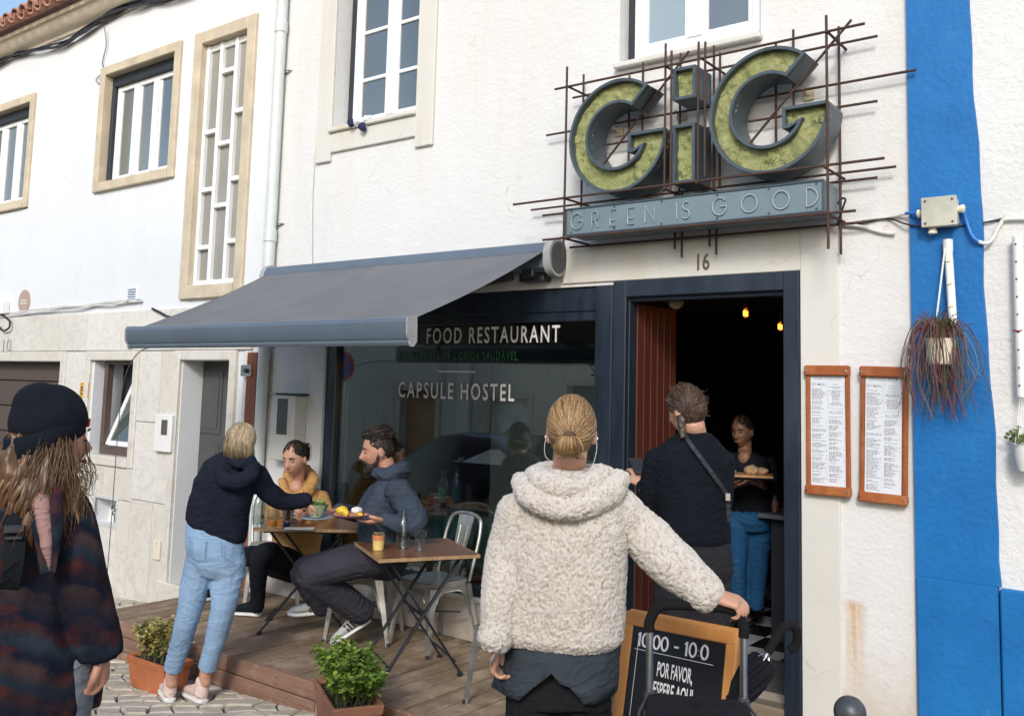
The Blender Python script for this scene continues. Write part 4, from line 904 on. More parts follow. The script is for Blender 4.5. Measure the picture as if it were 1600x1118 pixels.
put('wall_cable', [fy(1308, 347, -.03), fy(1340, 350, -.015), fy(1385, 341, -.015), fy(1420, 351, -.04), fy(1470, 355, -.05), fy(1530, 349, -.02), fy(1570, 341, -.01)], .005, M_BLKCABLE, 'black cable sagging behind the junction box')
put('wall_cable', [fy(1318, 350, -.02), fy(1345, 354, -.015), fy(1378, 363, -.015), fy(1398, 365, -.02)], .009, M_WHTCABLE, 'short cut white cable end beside the sign')
put('wall_cable', [fy(1308, 350, -.1), fy(1318, 322, -.15), fy(1321, 312, -.16), fy(1316, 310, -.16), fy(1309, 318, -.2)], .006, M_BLKCABLE, 'black cable loop behind the right end of the sign')
put('wall_cable', [fy(505, -20, -.02), fy(502, 60, -.02), fy(498, 150, -.02), fy(488, 300, -.02), fy(487, 420, -.02)], .0045, M_WHTCABLE, 'thin pale cable down the restaurant wall beside the drainpipe')
eb = thing('cable_bundle', 'bundle of black cables strung along under the roof cornice', 'cables', fy(120, 60, -.05))
for k in range(6):
    pts = []; rd = random.Random(k)
    for i in range(14): X = -13.5+i*.52; pts.append(V(X, -.03-rd.uniform(0, .05), 5.56+rd.uniform(-.035, .035)-.05*math.sin(i*1.3)))
    obj('cable', MB().tube(crom(pts, 4), .011, 5), M_BLKCABLE, eb)
put('wall_cable', [fy(163, 42, -.05), fy(166, 70, -.03), fy(160, 98, -.02), fy(163, 112, -.02), fy(157, 130, -.02), fy(150, 126, -.02), fy(155, 119, -.02), fy(162, 117, -.02)], .006, plain('grey cable', (.2, .21, .22), .6), 'grey cable end hanging in a loop below the cornice')
wbn = thing('cable_bundle', 'white painted cables clipped along the top of the marble band', 'cables', fy(120, 480, -.03))
for k in range(3):
    pts = [fy(-20+i*24, 492-i*2.6+random.uniform(-2.2, 2.2)+k*2.5, -.035) for i in range(11)]; obj('cable', MB().tube(crom(pts, 4), .008, 5), M_WHTCABLE, wbn)
put('wall_cable', [fy(238, 482, -.04), fy(250, 488, -.05), fy(262, 494, -.06), fy(280, 497, -.2)], .012, M_BLKCABLE, 'thick black cable running from the marble band behind the awning')
# cloth on the sill
cl = MB(); p = fy(565, 190, -.05)
for dx, dz, r in ((-.09, .0, .035), (-.05, .01, .04), (0, .0, .045), (.045, .015, .035), (.01, -.05, .035), (.08, .03, .02)): cl.ball((p.x+dx, -.05+abs(dz)*.3, p.z+dz), r, r*.7, r*.8)
fz_ = fuse(cl, .008, 1, lambda P, N: fbm(P*30, 3)*.008)
cth = thing('cloth', 'crumpled white and navy cloth left on the window sill', 'cloth', p); obj('cloth_body', fz_, plain('white cotton', (.7, .7, .74), .9), cth, 180)
for dx, dz in ((-.10, .0), (.03, -.055)): obj('navy_end', fuse(MB().ball((p.x+dx, -.07, p.z+dz), .034, .03, .034), .008, 1, lambda P, N: fbm(P*40, 3)*.008), plain('navy cotton', (.015, .02, .06), .9) if dx < 0 else MATS['navy cotton'], cth, 180)

# ------------------------------------------------------------------ hanging planters on the right
M_WPIPE = plain('white pvc pipe', (.72, .72, .68), .4, .08, 8)
hp = thing('hanging_planter', 'white pot of trailing purple stems hung from a short pipe on the blue stripe', 'hanging plant', (-1.12, -.12, 1.9))
a, b = fy(1481, 379, -.06), fy(1490, 520, -.09); obj('bracket_pipe', MB().tube([a, b], .02, 12).lathe([(.024, 0), (.024, .06), (.0, .065)], a-V(0, 0, .045), 12), M_WPIPE, hp)
for k in (.2, .45, .7): q = a.lerp(b, k); obj('clip', MB().box(q.x-.012, q.x+.012, q.y-.026, q.y-.018, q.z-.01, q.z+.006, .002), M_CREAMPL, hp)
c = fy(1470, 548, -.13); obj('wire', MB().tube([a+V(-.01, -.02, -.03), V(c.x-.03, c.y, c.z+.06)], .0045, 6), M_WPIPE, hp)
pt = obj('pot', MB().lathe([(.03, -.07), (.05, -.065), (.066, -.02), (.07, .055), (.074, .06), (.064, .06), (.055, .02), (0, .01)], c, 22), M_CREAMPL, hp, 50)
st_ = MB(); tone = []
for i in range(230):
    rd = random.Random(i); th = rd.uniform(0, 2*PI); L = rd.uniform(.16, .40) if i % 3 else rd.uniform(.08, .2); up = rd.uniform(.05, .14); out = rd.uniform(.03, .13)
    if math.sin(th) > .3: out *= .3
    d = V(math.cos(th), math.sin(th), 0); r0 = c+V(0, 0, .05)+d*rd.uniform(0, .05); pts = [r0, r0+d*out*.4+V(0, 0, up*.8)]
    if i % 3: pts += [r0+d*out*.85+V(0, 0, up*.3), r0+d*out*1.1+V(rd.uniform(-.03, .03), 0, -L*.45), r0+d*out*1.1+V(rd.uniform(-.06, .06), rd.uniform(-.02, .02), -L)]
    else: pts += [r0+d*out*.9+V(rd.uniform(-.03, .03), 0, up*1.1)]
    for p_ in pts: p_.y = min(p_.y, -.045)
    n0 = len(st_.v); P_ = crom(pts, 4); st_.tube(P_, [.0026*(1-.5*j/len(P_)) for j in range(len(P_))], 4); tone += [rd.random()]*(len(st_.v)-n0)
st_.tone = tone
def stemmat():
    t = NT('purple plant stems'); a = t.n('Attribute', attribute_name='tone'); return t.fin(t.ramp(a.outputs['Fac'], [(0, (.05, .07, .02)), (.35, (.08, .06, .03)), (.6, (.13, .035, .04)), (.85, (.17, .04, .06)), (1, (.16, .15, .06))]), .5)
obj('trailing_stems', st_, stemmat(), hp, 60)['kind'] = 'stuff'
pp = thing('planter_pipe', 'white perforated pipe fixed upright on the white wall at the right edge', 'pipe', fy(1590, 620, -.04)); a, b = fy(1590, 370, -.05), fy(1597, 620, -.05); obj('pipe', MB().tube([a, b], .024, 14), M_WPIPE, pp)
for k in range(9): q = a.lerp(b, .05+k*.11); obj('hole', MB().lathe([(.0045, 0), (.0045, .002), (0, .0021)], q+V(-.006, -.0235, 0), 8, (0, -1, 0)), M_BLACKGAP, pp, None)
obj('red_tie', MB().tube([fy(1583, 516, -.06), fy(1592, 517, -.08), fy(1600, 515, -.06)], .004, 6), plain('red tie', (.3, .03, .02), .6), pp)
pk = thing('hanging_planter', 'small white pot with a green succulent hanging by strings at the right edge', 'hanging plant', fy(1600, 745, -.06)); c = fy(1606, 715, -.08); obj('pot', MB().lathe([(.02, -.07), (.045, -.06), (.06, .0), (.062, .06), (.054, .06), (0, .03)], c, 18), M_WPIPE, pk)
lf = MB()
for i in range(60):
    rd = random.Random(i+50); q = c+V(rd.gauss(-.02, .035), rd.gauss(0, .03), .07+abs(rd.gauss(0, .025))); lf.ball(q, .012, .010, .005, 6, 4, frame((rd.gauss(0, 1), rd.gauss(0, 1), 1))+(V(rd.gauss(0, .4), rd.gauss(0, .4), 1).normalized(),))
obj('leaves', lf, plain('succulent green', (.13, .17, .05), .5, .3, 30), pk)['kind'] = 'stuff'
for x in (1586, 1590): obj('string', MB().tube([fy(x+8, 620, -.06), fy(x, 695, -.09)], .002, 5), M_WHTCABLE, pk)
# ------------------------------------------------------------------ deck
M_DECK = wood('weathered deck boards', (.14, .088, .052), (.34, .245, .16), 1, 11, .7, .004, (.42, .32, .225)); M_FASC = wood('weathered fascia boards', (.15, .075, .048), (.34, .20, .135), 0, 9, .7, .005, (.38, .29, .21))
dk = thing('wooden_deck', 'weathered wooden terrace deck built out from the shop front', 'deck', (-4.2, -.64, -.2))
def onedge(mb, x0, x1, y0, y1, z0, z1, ch, tilt): return mb.obox(((x0+x1)/2, (y0+y1)/2, (z0+z1)/2), ((x1-x0)/2, 0, tilt), (0, (y1-y0)/2, 0), (0, 0, (z1-z0)/2), ch)
x = -6.60
while x < -1.8:
    obj('deck_board', onedge(MB(), x+.006, x+.134, -1.268, -.012, -.028, random.uniform(-.003, .001), .006, random.uniform(-.0012, .0012)), M_DECK, dk, 40); x += .146
xe = x
for z0, z1, cuts in ((-.095, .003, (-6.63, -5.03, -3.45, xe)), (-.195, -.100, (-6.63, -5.62, -4.2, -2.9, xe)), (-.42, -.200, (-6.63, -4.8, -3.0, xe))):
    for a, b in zip(cuts, cuts[1:]): obj('fascia_board', MB().box(a+.003, b-.003, -1.300+random.uniform(-.003, .003), -1.270, z0, z1, .005), M_FASC, dk, 40)
for z0, z1 in ((-.095, .003), (-.195, -.10), (-.42, -.2)): obj('fascia_board', MB().box(-6.632, -6.602, -1.268, -.01, z0, z1, .005), M_DECK, dk, 40)
sc = MB()
for i in range(9):
    for z in (-.03, -.07, -.13, -.17): sc.lathe([(.005, 0), (0, .001)], (-6.4+i*.62+(.1 if z < -.1 else 0), -1.3035, z), 6, (0, -1, 0))
obj('fascia_screws', sc, M_DKMETAL, dk)['kind'] = 'stuff'
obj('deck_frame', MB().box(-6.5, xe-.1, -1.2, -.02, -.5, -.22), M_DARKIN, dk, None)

# ------------------------------------------------------------------ tables and chairs
def tablewood():
    t = NT('varnished table top'); f = t.noise(5, 6, .65, (1, .12, 1), 1, rot=(0, 0, R(30))); col = t.ramp(f, [(.3, (.135, .052, .022)), (.7, (.23, .10, .048))]); col = t.mix(t.mapr(t.noise(18, 5, .75), .62, .7, 0, .6), col, (.36, .24, .14)); return t.fin(col, .28, spec=.5)
M_TTOP = tablewood(); M_TEDGE = plain('worn table edge', (.33, .2, .1), .6, .3, 25); M_TLEG = plain('black table leg', (.012, .014, .022), .4, .2)
def table(c, ua, ub, wa, wb, h, label, group):
    """ua, ub unit axes; crossed legs lie in planes along ua"""
    ua, ub = V(*ua, 0).normalized(), V(*ub, 0).normalized(); c = V(*c, 0); t = thing('bistro_table', label, 'table', c, group)
    top = obj('tabletop', MB().obox(c+V(0, 0, h-.008), ua*wa/2, ub*wb/2, V(0, 0, .008), .003), M_TTOP, t, 40)
    e = MB()
    for s_ in (-1, 1): e.obox(c+ub*s_*(wb/2+.002)+V(0, 0, h-.009), ua*(wa/2+.004), ub*.002, V(0, 0, .010)); e.obox(c+ua*s_*(wa/2+.002)+V(0, 0, h-.009), ub*wb/2, ua*.002, V(0, 0, .010))
    obj('edge_band', e, M_TEDGE, top, None)
    for k in (-1, 1):
        o = c+ub*k*(wb/2-.10)
        for s_ in (-1, 1):
            a = o+ua*s_*(wa/2-.09)+V(0, 0, h-.03)+ub*s_*.012*k; b = o-ua*s_*(wa/2-.06)+V(0, 0, .015)+ub*s_*.012*k
            lg = obj('leg', MB().bar(a, b, .012, .030, .003, ref=ub), M_TLEG, t); obj('foot_cap', MB().lathe([(.018, 0), (.02, .012), (.012, .022)], V(b.x, b.y, 0), 10), M_TLEG, lg)
        obj('rail', MB().bar(o-ua*(wa/2-.05)+V(0, 0, h-.03), o+ua*(wa/2-.05)+V(0, 0, h-.03), .02, .025, .003), M_TLEG, t)
    for s_ in (-1, 1): q = -ua*s_*(wa/2-.10)+V(0, 0, .09); obj('crossbar', MB().tube([c+ub*(wb/2-.10)+q, c-ub*(wb/2-.10)+q], .007, 8), M_TLEG, t)
    obj('crossbar', MB().tube([c+ub*(wb/2-.10)+V(0, 0, h/2), c-ub*(wb/2-.10)+V(0, 0, h/2)], .008, 8), M_TLEG, t); return t
table((-3.978, -.738), (.5, .867), (-.867, .5), .61, .61, .72, 'square brown bistro table with nobody sitting at it', 'bistro tables on the deck')
TC = V(-5.20, -.52, 0)
table((TC.x, TC.y), (.75, .66), (-.66, .75), .70, .56, .72, 'brown bistro table laid with drinks in front of the seated pair', 'bistro tables on the deck')
def galv():
    t = NT('galvanised chair metal'); a = t.noise(14, 5, .65); col = t.ramp(a, [(.3, (.36, .36, .33)), (.7, (.60, .595, .55))]); col = t.mix(t.mapr(t.noise(5, 6, .75), .6, .7, 0, .7), col, (.24, .17, .11)); return t.fin(col, t.mapr(a, .3, .7, .28, .5), .85, normal=t.bump(t.noise(60, 3), .0008, 1))
M_GALV = galv()
def chair(pos, face, label, back=True, group='galvanised metal chairs on the deck'):
    """face: unit dir the sitter looks"""
    f = V(*face, 0).normalized(); l = V(-f.y, f.x, 0); c = V(*pos, 0); U = EZ; t = thing('metal_chair', label, 'chair', c, group); sh_ = .445
    def rr(hw, hd, z, n=24): return [c+l*hw*math.copysign(abs(math.cos(2*PI*k/n))**.45, math.cos(2*PI*k/n))+f*hd*math.copysign(abs(math.sin(2*PI*k/n))**.45, math.sin(2*PI*k/n))+U*z for k in range(n)]
    m = MB(); rings = [rr(.165, .165, sh_-.045), rr(.178, .178, sh_-.03), rr(.182, .182, sh_-.004), rr(.175, .175, sh_+.002), rr(.15, .15, sh_-.004), rr(.02, .02, sh_-.008)]
    for r_ in rings: m.v += r_
    n = 24
    for i in range(len(rings)-1):
        for k in range(n): m.f.append((i*n+k, i*n+(k+1) % n, (i+1)*n+(k+1) % n, (i+1)*n+k))
    m.f.append(tuple(5*n+k for k in range(n))); m.m = [0]*len(m.f); obj('seat', m, M_GALV, t, 40)
    ft = {}
    for sl_ in (-1, 1):
        for sf in (-1, 1):
            a = c+l*sl_*.165+f*sf*.165+U*(sh_-.03); b = c+l*sl_*.205+f*sf*(.205 if sf > 0 else .235); d = (l*sl_+f*sf).normalized(); s_ = l*sl_ - f*sf; s_.normalize(); ft[sl_, sf] = b
            m = MB(); secs = []
            for k, w_ in ((0, .058), (.15, .052), (.5, .034), (1, .020)):
                p = a.lerp(b, k); secs.append([p+d*.012+s_*0, p-d*w_*.25+s_*w_*.75, p-d*(w_*.25+.012)+s_*(w_*.75-.006), p-d*.006, p-d*(w_*.25+.012)-s_*(w_*.75-.006), p-d*w_*.25-s_*w_*.75])
            for q in secs: m.v += q
            for i in range(3):
                for k in range(6): m.f.append((i*6+k, i*6+(k+1) % 6, (i+1)*6+(k+1) % 6, (i+1)*6+k))
            m.f += [tuple(range(6))[::-1], tuple(18+k for k in range(6))]; m.m = [0]*len(m.f); lg = obj('leg', m, M_GALV, t, 35); obj('foot_cap', MB().lathe([(.013, 0), (.014, .02), (.01, .024)], b, 8), M_DKMETAL, lg)
    for ax, o_ in ((l, f), (f, l)):       # arched aprons with a rolled edge
        for sg_ in (-1, 1):
            m = MB(); top = []; bot = []
            for i in range(13):
                u = -1+2*i/12; zt = sh_-.03; zb = sh_-.06-.17*abs(u)**5; off = .172+.028*(sh_-.03-zb)/.4
                top.append(c+ax*u*.15+o_*sg_*.174+U*zt); bot.append(c+ax*u*(.15+.012*abs(u)**3)+o_*sg_*off+U*zb)
            for i in range(12): m.quad(top[i], top[i+1], bot[i+1], bot[i]); m.quad(*[p-o_*sg_*.003 for p in (bot[i], bot[i+1], top[i+1], top[i])])
            m.tube(bot, .005, 6); obj('apron', m, M_GALV, t, 40)
    m = MB(); m.tube([ft[-1, -1].lerp(c+U*.4, .42)+U*.05, ft[1, 1].lerp(c+U*.4, .42)+U*.05], .007, 6); m.tube([ft[1, -1].lerp(c+U*.4, .42)+U*.06, ft[-1, 1].lerp(c+U*.4, .42)+U*.06], .007, 6); obj('cross_brace', m, M_DKMETAL, t)
    if back:
        bk = -f; bz = lambda z: bk*(.165+.11*(z-sh_)/.4)
        pts = [c+l*.165+bz(.43)+U*.43, c+l*.172+bz(.6)+U*.60, c+l*.168+bz(.74)+U*.74, c+l*.13+bz(.825)+U*.825, c+bz(.85)+U*.85, c-l*.13+bz(.825)+U*.825, c-l*.168+bz(.74)+U*.74, c-l*.172+bz(.6)+U*.60, c-l*.165+bz(.43)+U*.43]
        obj('back_frame', MB().tube(crom(pts, 5), .0125, 10), M_GALV, t, 60)
        m = MB(); secs = [(z, w_) for z, w_ in ((.44, .05), (.55, .056), (.7, .068), (.845, .078))]
        for (z0, w0), (z1, w1) in zip(secs, secs[1:]):
            m.quad(c+l*w0+bz(z0)+U*z0, c-l*w0+bz(z0)+U*z0, c-l*w1+bz(z1)+U*z1, c+l*w1+bz(z1)+U*z1); m.quad(*[p+bk*.004 for p in (c-l*w0+bz(z0)+U*z0, c+l*w0+bz(z0)+U*z0, c+l*w1+bz(z1)+U*z1, c-l*w1+bz(z1)+U*z1)])
        sp = obj('back_splat', m, M_GALV, t, 60); m = MB()
        a, b = c+bz(.52)+U*.52, c+bz(.77)+U*.77; m.tube([a+l*.03+f*.003, b+l*.035+f*.003, b-l*.035+f*.003, a-l*.03+f*.003], .004, 6, close=True); obj('embossed_panel', m, M_GALV, sp, 60)
    return t
chair((-4.22, -.285), (-.15, -1), 'empty metal chair behind the unoccupied brown table')
chair((-4.74, -.42), (-.86, -.5), 'metal chair under the bearded man in the blue hoodie')
chair((-5.98, -.22), (.7, -.55), 'metal chair under the woman in the mustard hoodie')
chair((-3.12, -.80), (-1, .1), 'metal chair half hidden behind the sleeve of the fleece jacket')

# ------------------------------------------------------------------ small tableware
M_CERG = plain('pale green ceramic', (.28, .36, .22), .3, .12, 20, spec=.6); M_PURP = plain('purple plate glaze', (.20, .085, .14), .3, .1); M_WATER = clearglass('water', (.93, .95, .95), 1)
M_JUICE = plain('orange juice', (.75, .25, .01), .25, .05); M_COLA = plain('dark drink', (.02, .008, .006), .15, .1); M_YOLK = plain('yellow sauce', (.75, .5, .03), .35, .1); M_EGG = plain('poached egg white', (.75, .72, .66), .4, .05); M_TOAST = plain('toasted bread', (.3, .15, .06), .8, .3, 30)
M_TEAL = plain('teal glaze', (.02, .16, .15), .25, .1); M_STEEL = plain('cutlery steel', (.6, .6, .6), .2, .05, metal=1); M_WHITEC = plain('white china', (.72, .72, .70), .25, .04)
HT = .7215
def tumbler(loc, r, h, label, fill=None, fm=None, m=None, group=None, name='drinking_glass'):
    t = thing(name, label, 'glass', loc, group); obj('glass_wall', MB().lathe([(r*.8, 0), (r, h), (r-.0025, h), (r*.8-.003, .012), (0, .012)], loc, 20), m or M_TUMBLER, t, 50)
    if fill: obj('drink', MB().lathe([(r*.8-.004, .0125), (r*.8-.004+(r*.2)*fill, h*fill), (0, h*fill)], loc, 18), fm, t, 50)
    return t
def bottle(loc, h, label, m=None, water=None):
    t = thing('water_bottle', label, 'bottle', loc); r = h*.17; pr = [(r*.9, 0), (r, .01), (r, h*.5), (r*.75, h*.66), (r*.45, h*.78), (r*.42, h*.92), (r*.52, h*.94), (r*.52, h), (r*.38, h), (r*.36, h*.8), (r*.9, h*.5), (r*.92, .02), (0, .016)]
    obj('glass_wall', MB().lathe(pr, loc, 22), m or M_TUMBLER, t, 50)
    if water: obj('water_fill', MB().lathe([(r*.88, .018), (r*.88, h*water), (0, h*water)], loc, 18), M_WATER, t, 50)
    return t
p2 = lambda x, y: fz(x, y, HT)
bottle(p2(629, 856), .24, 'clear water bottle on the unoccupied bistro table', water=.35); tumbler(p2(656, 861), .036, .125, 'empty clear tumbler on the unoccupied bistro table')
fp = thing('succulent_pot', 'small terracotta and yellow dipped pot with a succulent on the unoccupied table', 'plant pot', p2(591, 858)); L = p2(591, 858)
obj('pot', MB().lathe([(.032, 0), (.036, .055)], L, 20), plain('yellow pot paint', (.66, .50, .16), .6, .06), fp, 50); obj('rim', MB().lathe([(.0362, .0555), (.040, .088), (.036, .088), (.034, .076), (0, .076)], L, 20), plain('terracotta', (.55, .2, .08), .75, .12), fp, 50)
lf = MB()
for i in range(46):
    rd = random.Random(i); th = rd.uniform(0, 6.28); r_ = rd.uniform(0, .032); d = V(math.cos(th)*.8, math.sin(th)*.8, rd.uniform(.4, 1.4)).normalized(); a, b = frame(d); lf.ball(L+V(math.cos(th)*r_, math.sin(th)*r_, .083+rd.uniform(0, .012)), .005, .006, .011, 6, 4, (a, b, d))
obj('succulent_leaves', lf, plain('dusky succulent', (.14, .12, .06), .6, .4, 60), fp)['kind'] = 'stuff'
t1 = lambda x, y: fz(x, y, HT)
bottle(t1(403, 822), .27, 'clear water bottle beside the orange juice glasses', water=.3); tumbler(t1(424, 824), .036, .13, 'tumbler of orange juice left of the other juice glass', .38, M_JUICE); tumbler(t1(437, 823.5), .036, .13, 'tumbler of orange juice beside the dark drink', .38, M_JUICE); tumbler(t1(448, 815), .034, .13, 'tall glass of dark drink on the laid table', .8, M_COLA); tumbler(t1(413, 812), .033, .14, 'empty clear glass behind the juice glasses'); tumbler(t1(460, 806), .035, .10, 'dark blue tumbler behind the dark drink', None, None, plain('dark blue glass', (.02, .06, .11), .15))
q = t1(447, 822); cp_ = thing('sauce_cup', 'small dark blue cup in front of the dark drink', 'cup', q); obj('cup_wall', MB().lathe([(.022, 0), (.03, .022), (.031, .03), (.027, .03), (.02, .008), (0, .008)], q, 16), plain('cobalt glaze', (.015, .02, .10), .25), cp_, 50)
q = t1(468, 826); u_, w_ = V(.75, .66, 0), V(-.66, .75, 0)
tag(obj('napkin', MB().obox(q+V(0, 0, .003), u_*.10, w_*.045, V(0, 0, .0015), .001).obox(q+V(.01, .01, .0065), u_*.08+w_*.01, w_*.035, V(0, 0, .0012), .001), plain('white napkin paper', (.72, .72, .7), .9)), 'folded white paper napkin at the edge of the laid table', 'napkin')
q = t1(464, 817); tag(obj('table_knife', MB().obox(q+V(0, 0, .004), (u_*.8+w_*.5).normalized()*.10, (u_*-.5+w_*.8).normalized()*.008, V(0, 0, .0015), .001), M_STEEL), 'steel table knife lying behind the napkin', 'knife')
# bowl on its saucer, held out over the table by the waitress
D_B = 5.75; q = fd(494, 807, D_B); bw = thing('salad_bowl', 'pale green fluted bowl of salad held over the table by the waitress', 'bowl', q)
m = MB(); n = 28; pr = [(.035, 0), (.04, .01), (.062, .045), (.072, .078), (.068, .078), (.058, .045), (.0, .03)]
for r_, z in pr:
    for k in range(n): th = 2*PI*k/n; rr_ = r_*(1+.03*math.cos(th*7)*min(1, z/.03)); m.v.append(q+V(math.cos(th)*rr_, math.sin(th)*rr_, z))
m.f = [(i*n+k, i*n+(k+1) % n, (i+1)*n+(k+1) % n, (i+1)*n+k) for i in range(len(pr)-1) for k in range(n)]+[tuple(range(n))[::-1]]; m.m = [0]*len(m.f); obj('bowl_wall', m, M_CERG, bw, 60)
lf = MB()
for i in range(40): rd = random.Random(i); lf.obox(q+V(rd.gauss(0, .026), rd.gauss(0, .026), .07+rd.uniform(0, .022)), V(rd.uniform(.006, .014), rd.gauss(0, .004), rd.gauss(0, .005)), V(rd.gauss(0, .004), rd.uniform(.006, .012), rd.gauss(0, .004)), V(0, 0, .002), .001)
obj('salad_leaves', lf, plain('salad leaf', (.16, .24, .05), .5, .6, 70), bw, None)['kind'] = 'stuff'
sc_ = thing('saucer', 'white and blue saucer under the green salad bowl', 'saucer', q-V(0, 0, .018)); obj('saucer_body', MB().lathe([(.04, 0), (.045, .003), (.095, .014), (.096, .017), (.05, .008), (0, .007)], q-V(0, 0, .018), 28), plain('pale blue china', (.38, .48, .62), .3, .1), sc_, 50)
# plate of poached eggs held by the man
D_P = 5.62; q = fd(545, 808, D_P); pl = thing('egg_plate', 'purple plate of poached eggs with yellow sauce held by the bearded man', 'plate', q)
obj('plate_body', MB().lathe([(.06, 0), (.075, .002), (.125, .020), (.126, .024), (.075, .008), (0, .007)], q, 32), M_PURP, pl, 50)
rt = fd(600, 800, D_P)-fd(540, 800, D_P); rt = V(rt.x, rt.y, 0).normalized(); bkv = V(-rt.y, rt.x, 0)
for dx, dy in ((-.045, 0), (.045, .01)):
    ts = obj('toast', fuse(MB().obox(q+rt*dx+bkv*dy+V(0, 0, .018), rt*.042, bkv*.04, V(0, 0, .011), .006), .005, 1, lambda P, N: fbm(P*60, 3)*.003), M_TOAST, pl, 60)
    obj('poached_egg', fuse(MB().ball(q+rt*dx+bkv*dy+V(0, 0, .042), .036, .034, .022), .005, 1, lambda P, N: fbm(P*40, 3)*.004), M_EGG if dx > 0 else M_YOLK, pl, 180)
obj('sauce', fuse(MB().ball(q+rt*-.04+V(0, 0, .046), .034, .033, .022).ball(q+rt*-.012+bkv*-.03+V(0, 0, .028), .018, .014, .022).ball(q+rt*.075+bkv*-.03+V(0, 0, .024), .02, .016, .012), .004, 1, lambda P, N: fbm(P*60, 3)*.003), M_YOLK, pl, 180)
# ------------------------------------------------------------------ inside, behind the glass
M_BENCH = wood('dark bench wood', (.06, .022, .012), (.12, .05, .025), 0, 7, .45)
ct = thing('window_counter', 'brown wooden counter just inside the shop window', 'counter', (-4.3, .6, 0)); obj('counter_top', MB().box(-5.0, -3.2, .42, .78, .80, .835, .005), M_BENCH, ct)
for x in (-4.9, -3.3): obj('leg', MB().box(x, x+.05, .55, .62, 0, .80, .004), M_TLEG, ct)
i1 = lambda x, D: V(fy(x, 780, D).x, D, .835)
q = i1(691, .56); cu = thing('coffee_cup', 'teal coffee cup on a saucer behind the shop window', 'cup', q); obj('saucer', MB().lathe([(.045, 0), (.07, .01), (.072, .013), (0, .008)], q, 22), M_WHITEC, cu, 50); obj('cup_wall', MB().lathe([(.03, .012), (.036, .03), (.036, .085), (.032, .085), (.03, .03), (0, .03)], q, 20), M_TEAL, cu, 50); obj('handle', MB().tube(crom([q+V(.03, -.02, .075), q+V(.055, -.035, .065), q+V(.05, -.03, .04), q+V(.03, -.02, .035)], 4), .005), M_TEAL, cu)
bottle(i1(713, .52), .27, 'dark blue bottle standing beside the teal cup behind the glass', plain('dark blue bottle glass', (.012, .05, .09), .12)); tumbler(i1(732, .55), .033, .12, 'clear tumbler on the counter behind the shop window')
for k, (px_, z) in enumerate(((640, .40), (690, .38), (770, .40), (910, .40))):
    q = V(fy(px_, 860, .30).x, .30, z); cb_ = fuse(MB().obox(q+V(0, 0, .19), (.21, 0, 0), (0, .05, .012), (0, -.03, .19), .05), .012, 4, lambda P, N: fbm(P*9, 2)*.012)
    tag(obj('cushion', cb_, plain('dark teal cushion', (.012, .06, .058), .9, .2, 14) if k == 0 else MATS['dark teal cushion'] if k < 3 else plain('patterned pale cushion', (.2, .24, .2), .9, .6, 22), None, 180), ('dark teal cushion inside the window, next to the man', 'dark teal cushion inside the window behind the empty chair', 'dark teal cushion inside the window, right of the empty chair', 'patterned pale green cushion inside the window by the fleece sleeve')[k], 'cushion', 'cushions on the window bench')
bn = thing('window_bench', 'low bench with cushions inside the shop window', 'bench', (-4, .35, 0)); obj('seat', MB().box(-5.4, -3.2, .14, .50, .36, .40, .006), M_BENCH, bn)
for x in (-5.3, -4.3, -3.3): obj('leg', MB().box(x, x+.05, .2, .45, 0, .36, .004), M_TLEG, bn)
def bulbmat():
    t = NT('glowing filament'); e = t.n('Emission'); e.inputs[0].default_value = (1, .36, .06, 1); e.inputs[1].default_value = 9; t.l(e.outputs[0], t.out.inputs[0]); return t.mat
M_FIL = bulbmat(); M_AMBER = clearglass('amber bulb glass', (.9, .55, .25), 1.2)
for x, y, D, lab in ((1165, 489, 6.4, 'left glowing filament bulb hanging inside the doorway'), (1219, 510, 7.0, 'right glowing filament bulb hanging inside the doorway'), (840, 481, 7.4, 'glowing filament bulb seen through the shop window')):
    q = fd(x, y, D); t = thing('pendant_bulb', lab, 'lamp', q, 'pendant filament bulbs'); obj('bulb_glass', MB().lathe([(.0, -.045), (.02, -.042), (.032, -.02), (.034, 0), (.026, .03), (.014, .05), (.013, .065)], q, 16), M_AMBER, t, 60)
    obj('filament', MB().tube([q+V(math.cos(a)*.014, math.sin(a)*.012, -.02+.036*k/30) for k in range(31) for a in (k*.8,)], .0034, 5), M_FIL, t, 60); obj('socket', MB().lathe([(.016, .06), (.018, .11), (.006, .12)], q, 12), M_DKMETAL, t); obj('cord', MB().tube([q+V(0, 0, .12), V(q.x, q.y, 2.62)], .003, 5), M_BLKCABLE, t)
q = fd(1056, 471, 5.75); rl = thing('round_wall_light', 'round cream fitting just inside the top of the doorway', 'lamp', q); obj('disc', MB().lathe([(.05, 0), (.05, .02), (.04, .03), (0, .03)], q, 22, (.5, -.8, 0)), plain('cream glass', (.16, .10, .045), .4, .1), rl, 50); obj('bracket', MB().tube([q, q+V(-.1, .15, 0)], .012), M_DKMETAL, rl)
bc = thing('bar_counter', 'dark bar counter with a pale edge inside the doorway', 'counter', (-1.8, 2.6, 0)); q = fd(1226, 800, 6.6); obj('counter_top', MB().box(q.x-.12, -1.3, q.y-.2, q.y+.5, q.z-.03, q.z, .004), plain('grey counter top', (.10, .11, .12), .3), bc); obj('front', MB().box(q.x-.06, -1.3, q.y-.1, q.y+.5, 0, q.z-.03), M_DARKIN, bc, None)
tumbler(V(q.x-.04, q.y-.08, q.z), .035, .12, 'pinkish glass on the bar counter inside the doorway', .7, plain('pink drink', (.2, .08, .07), .3))

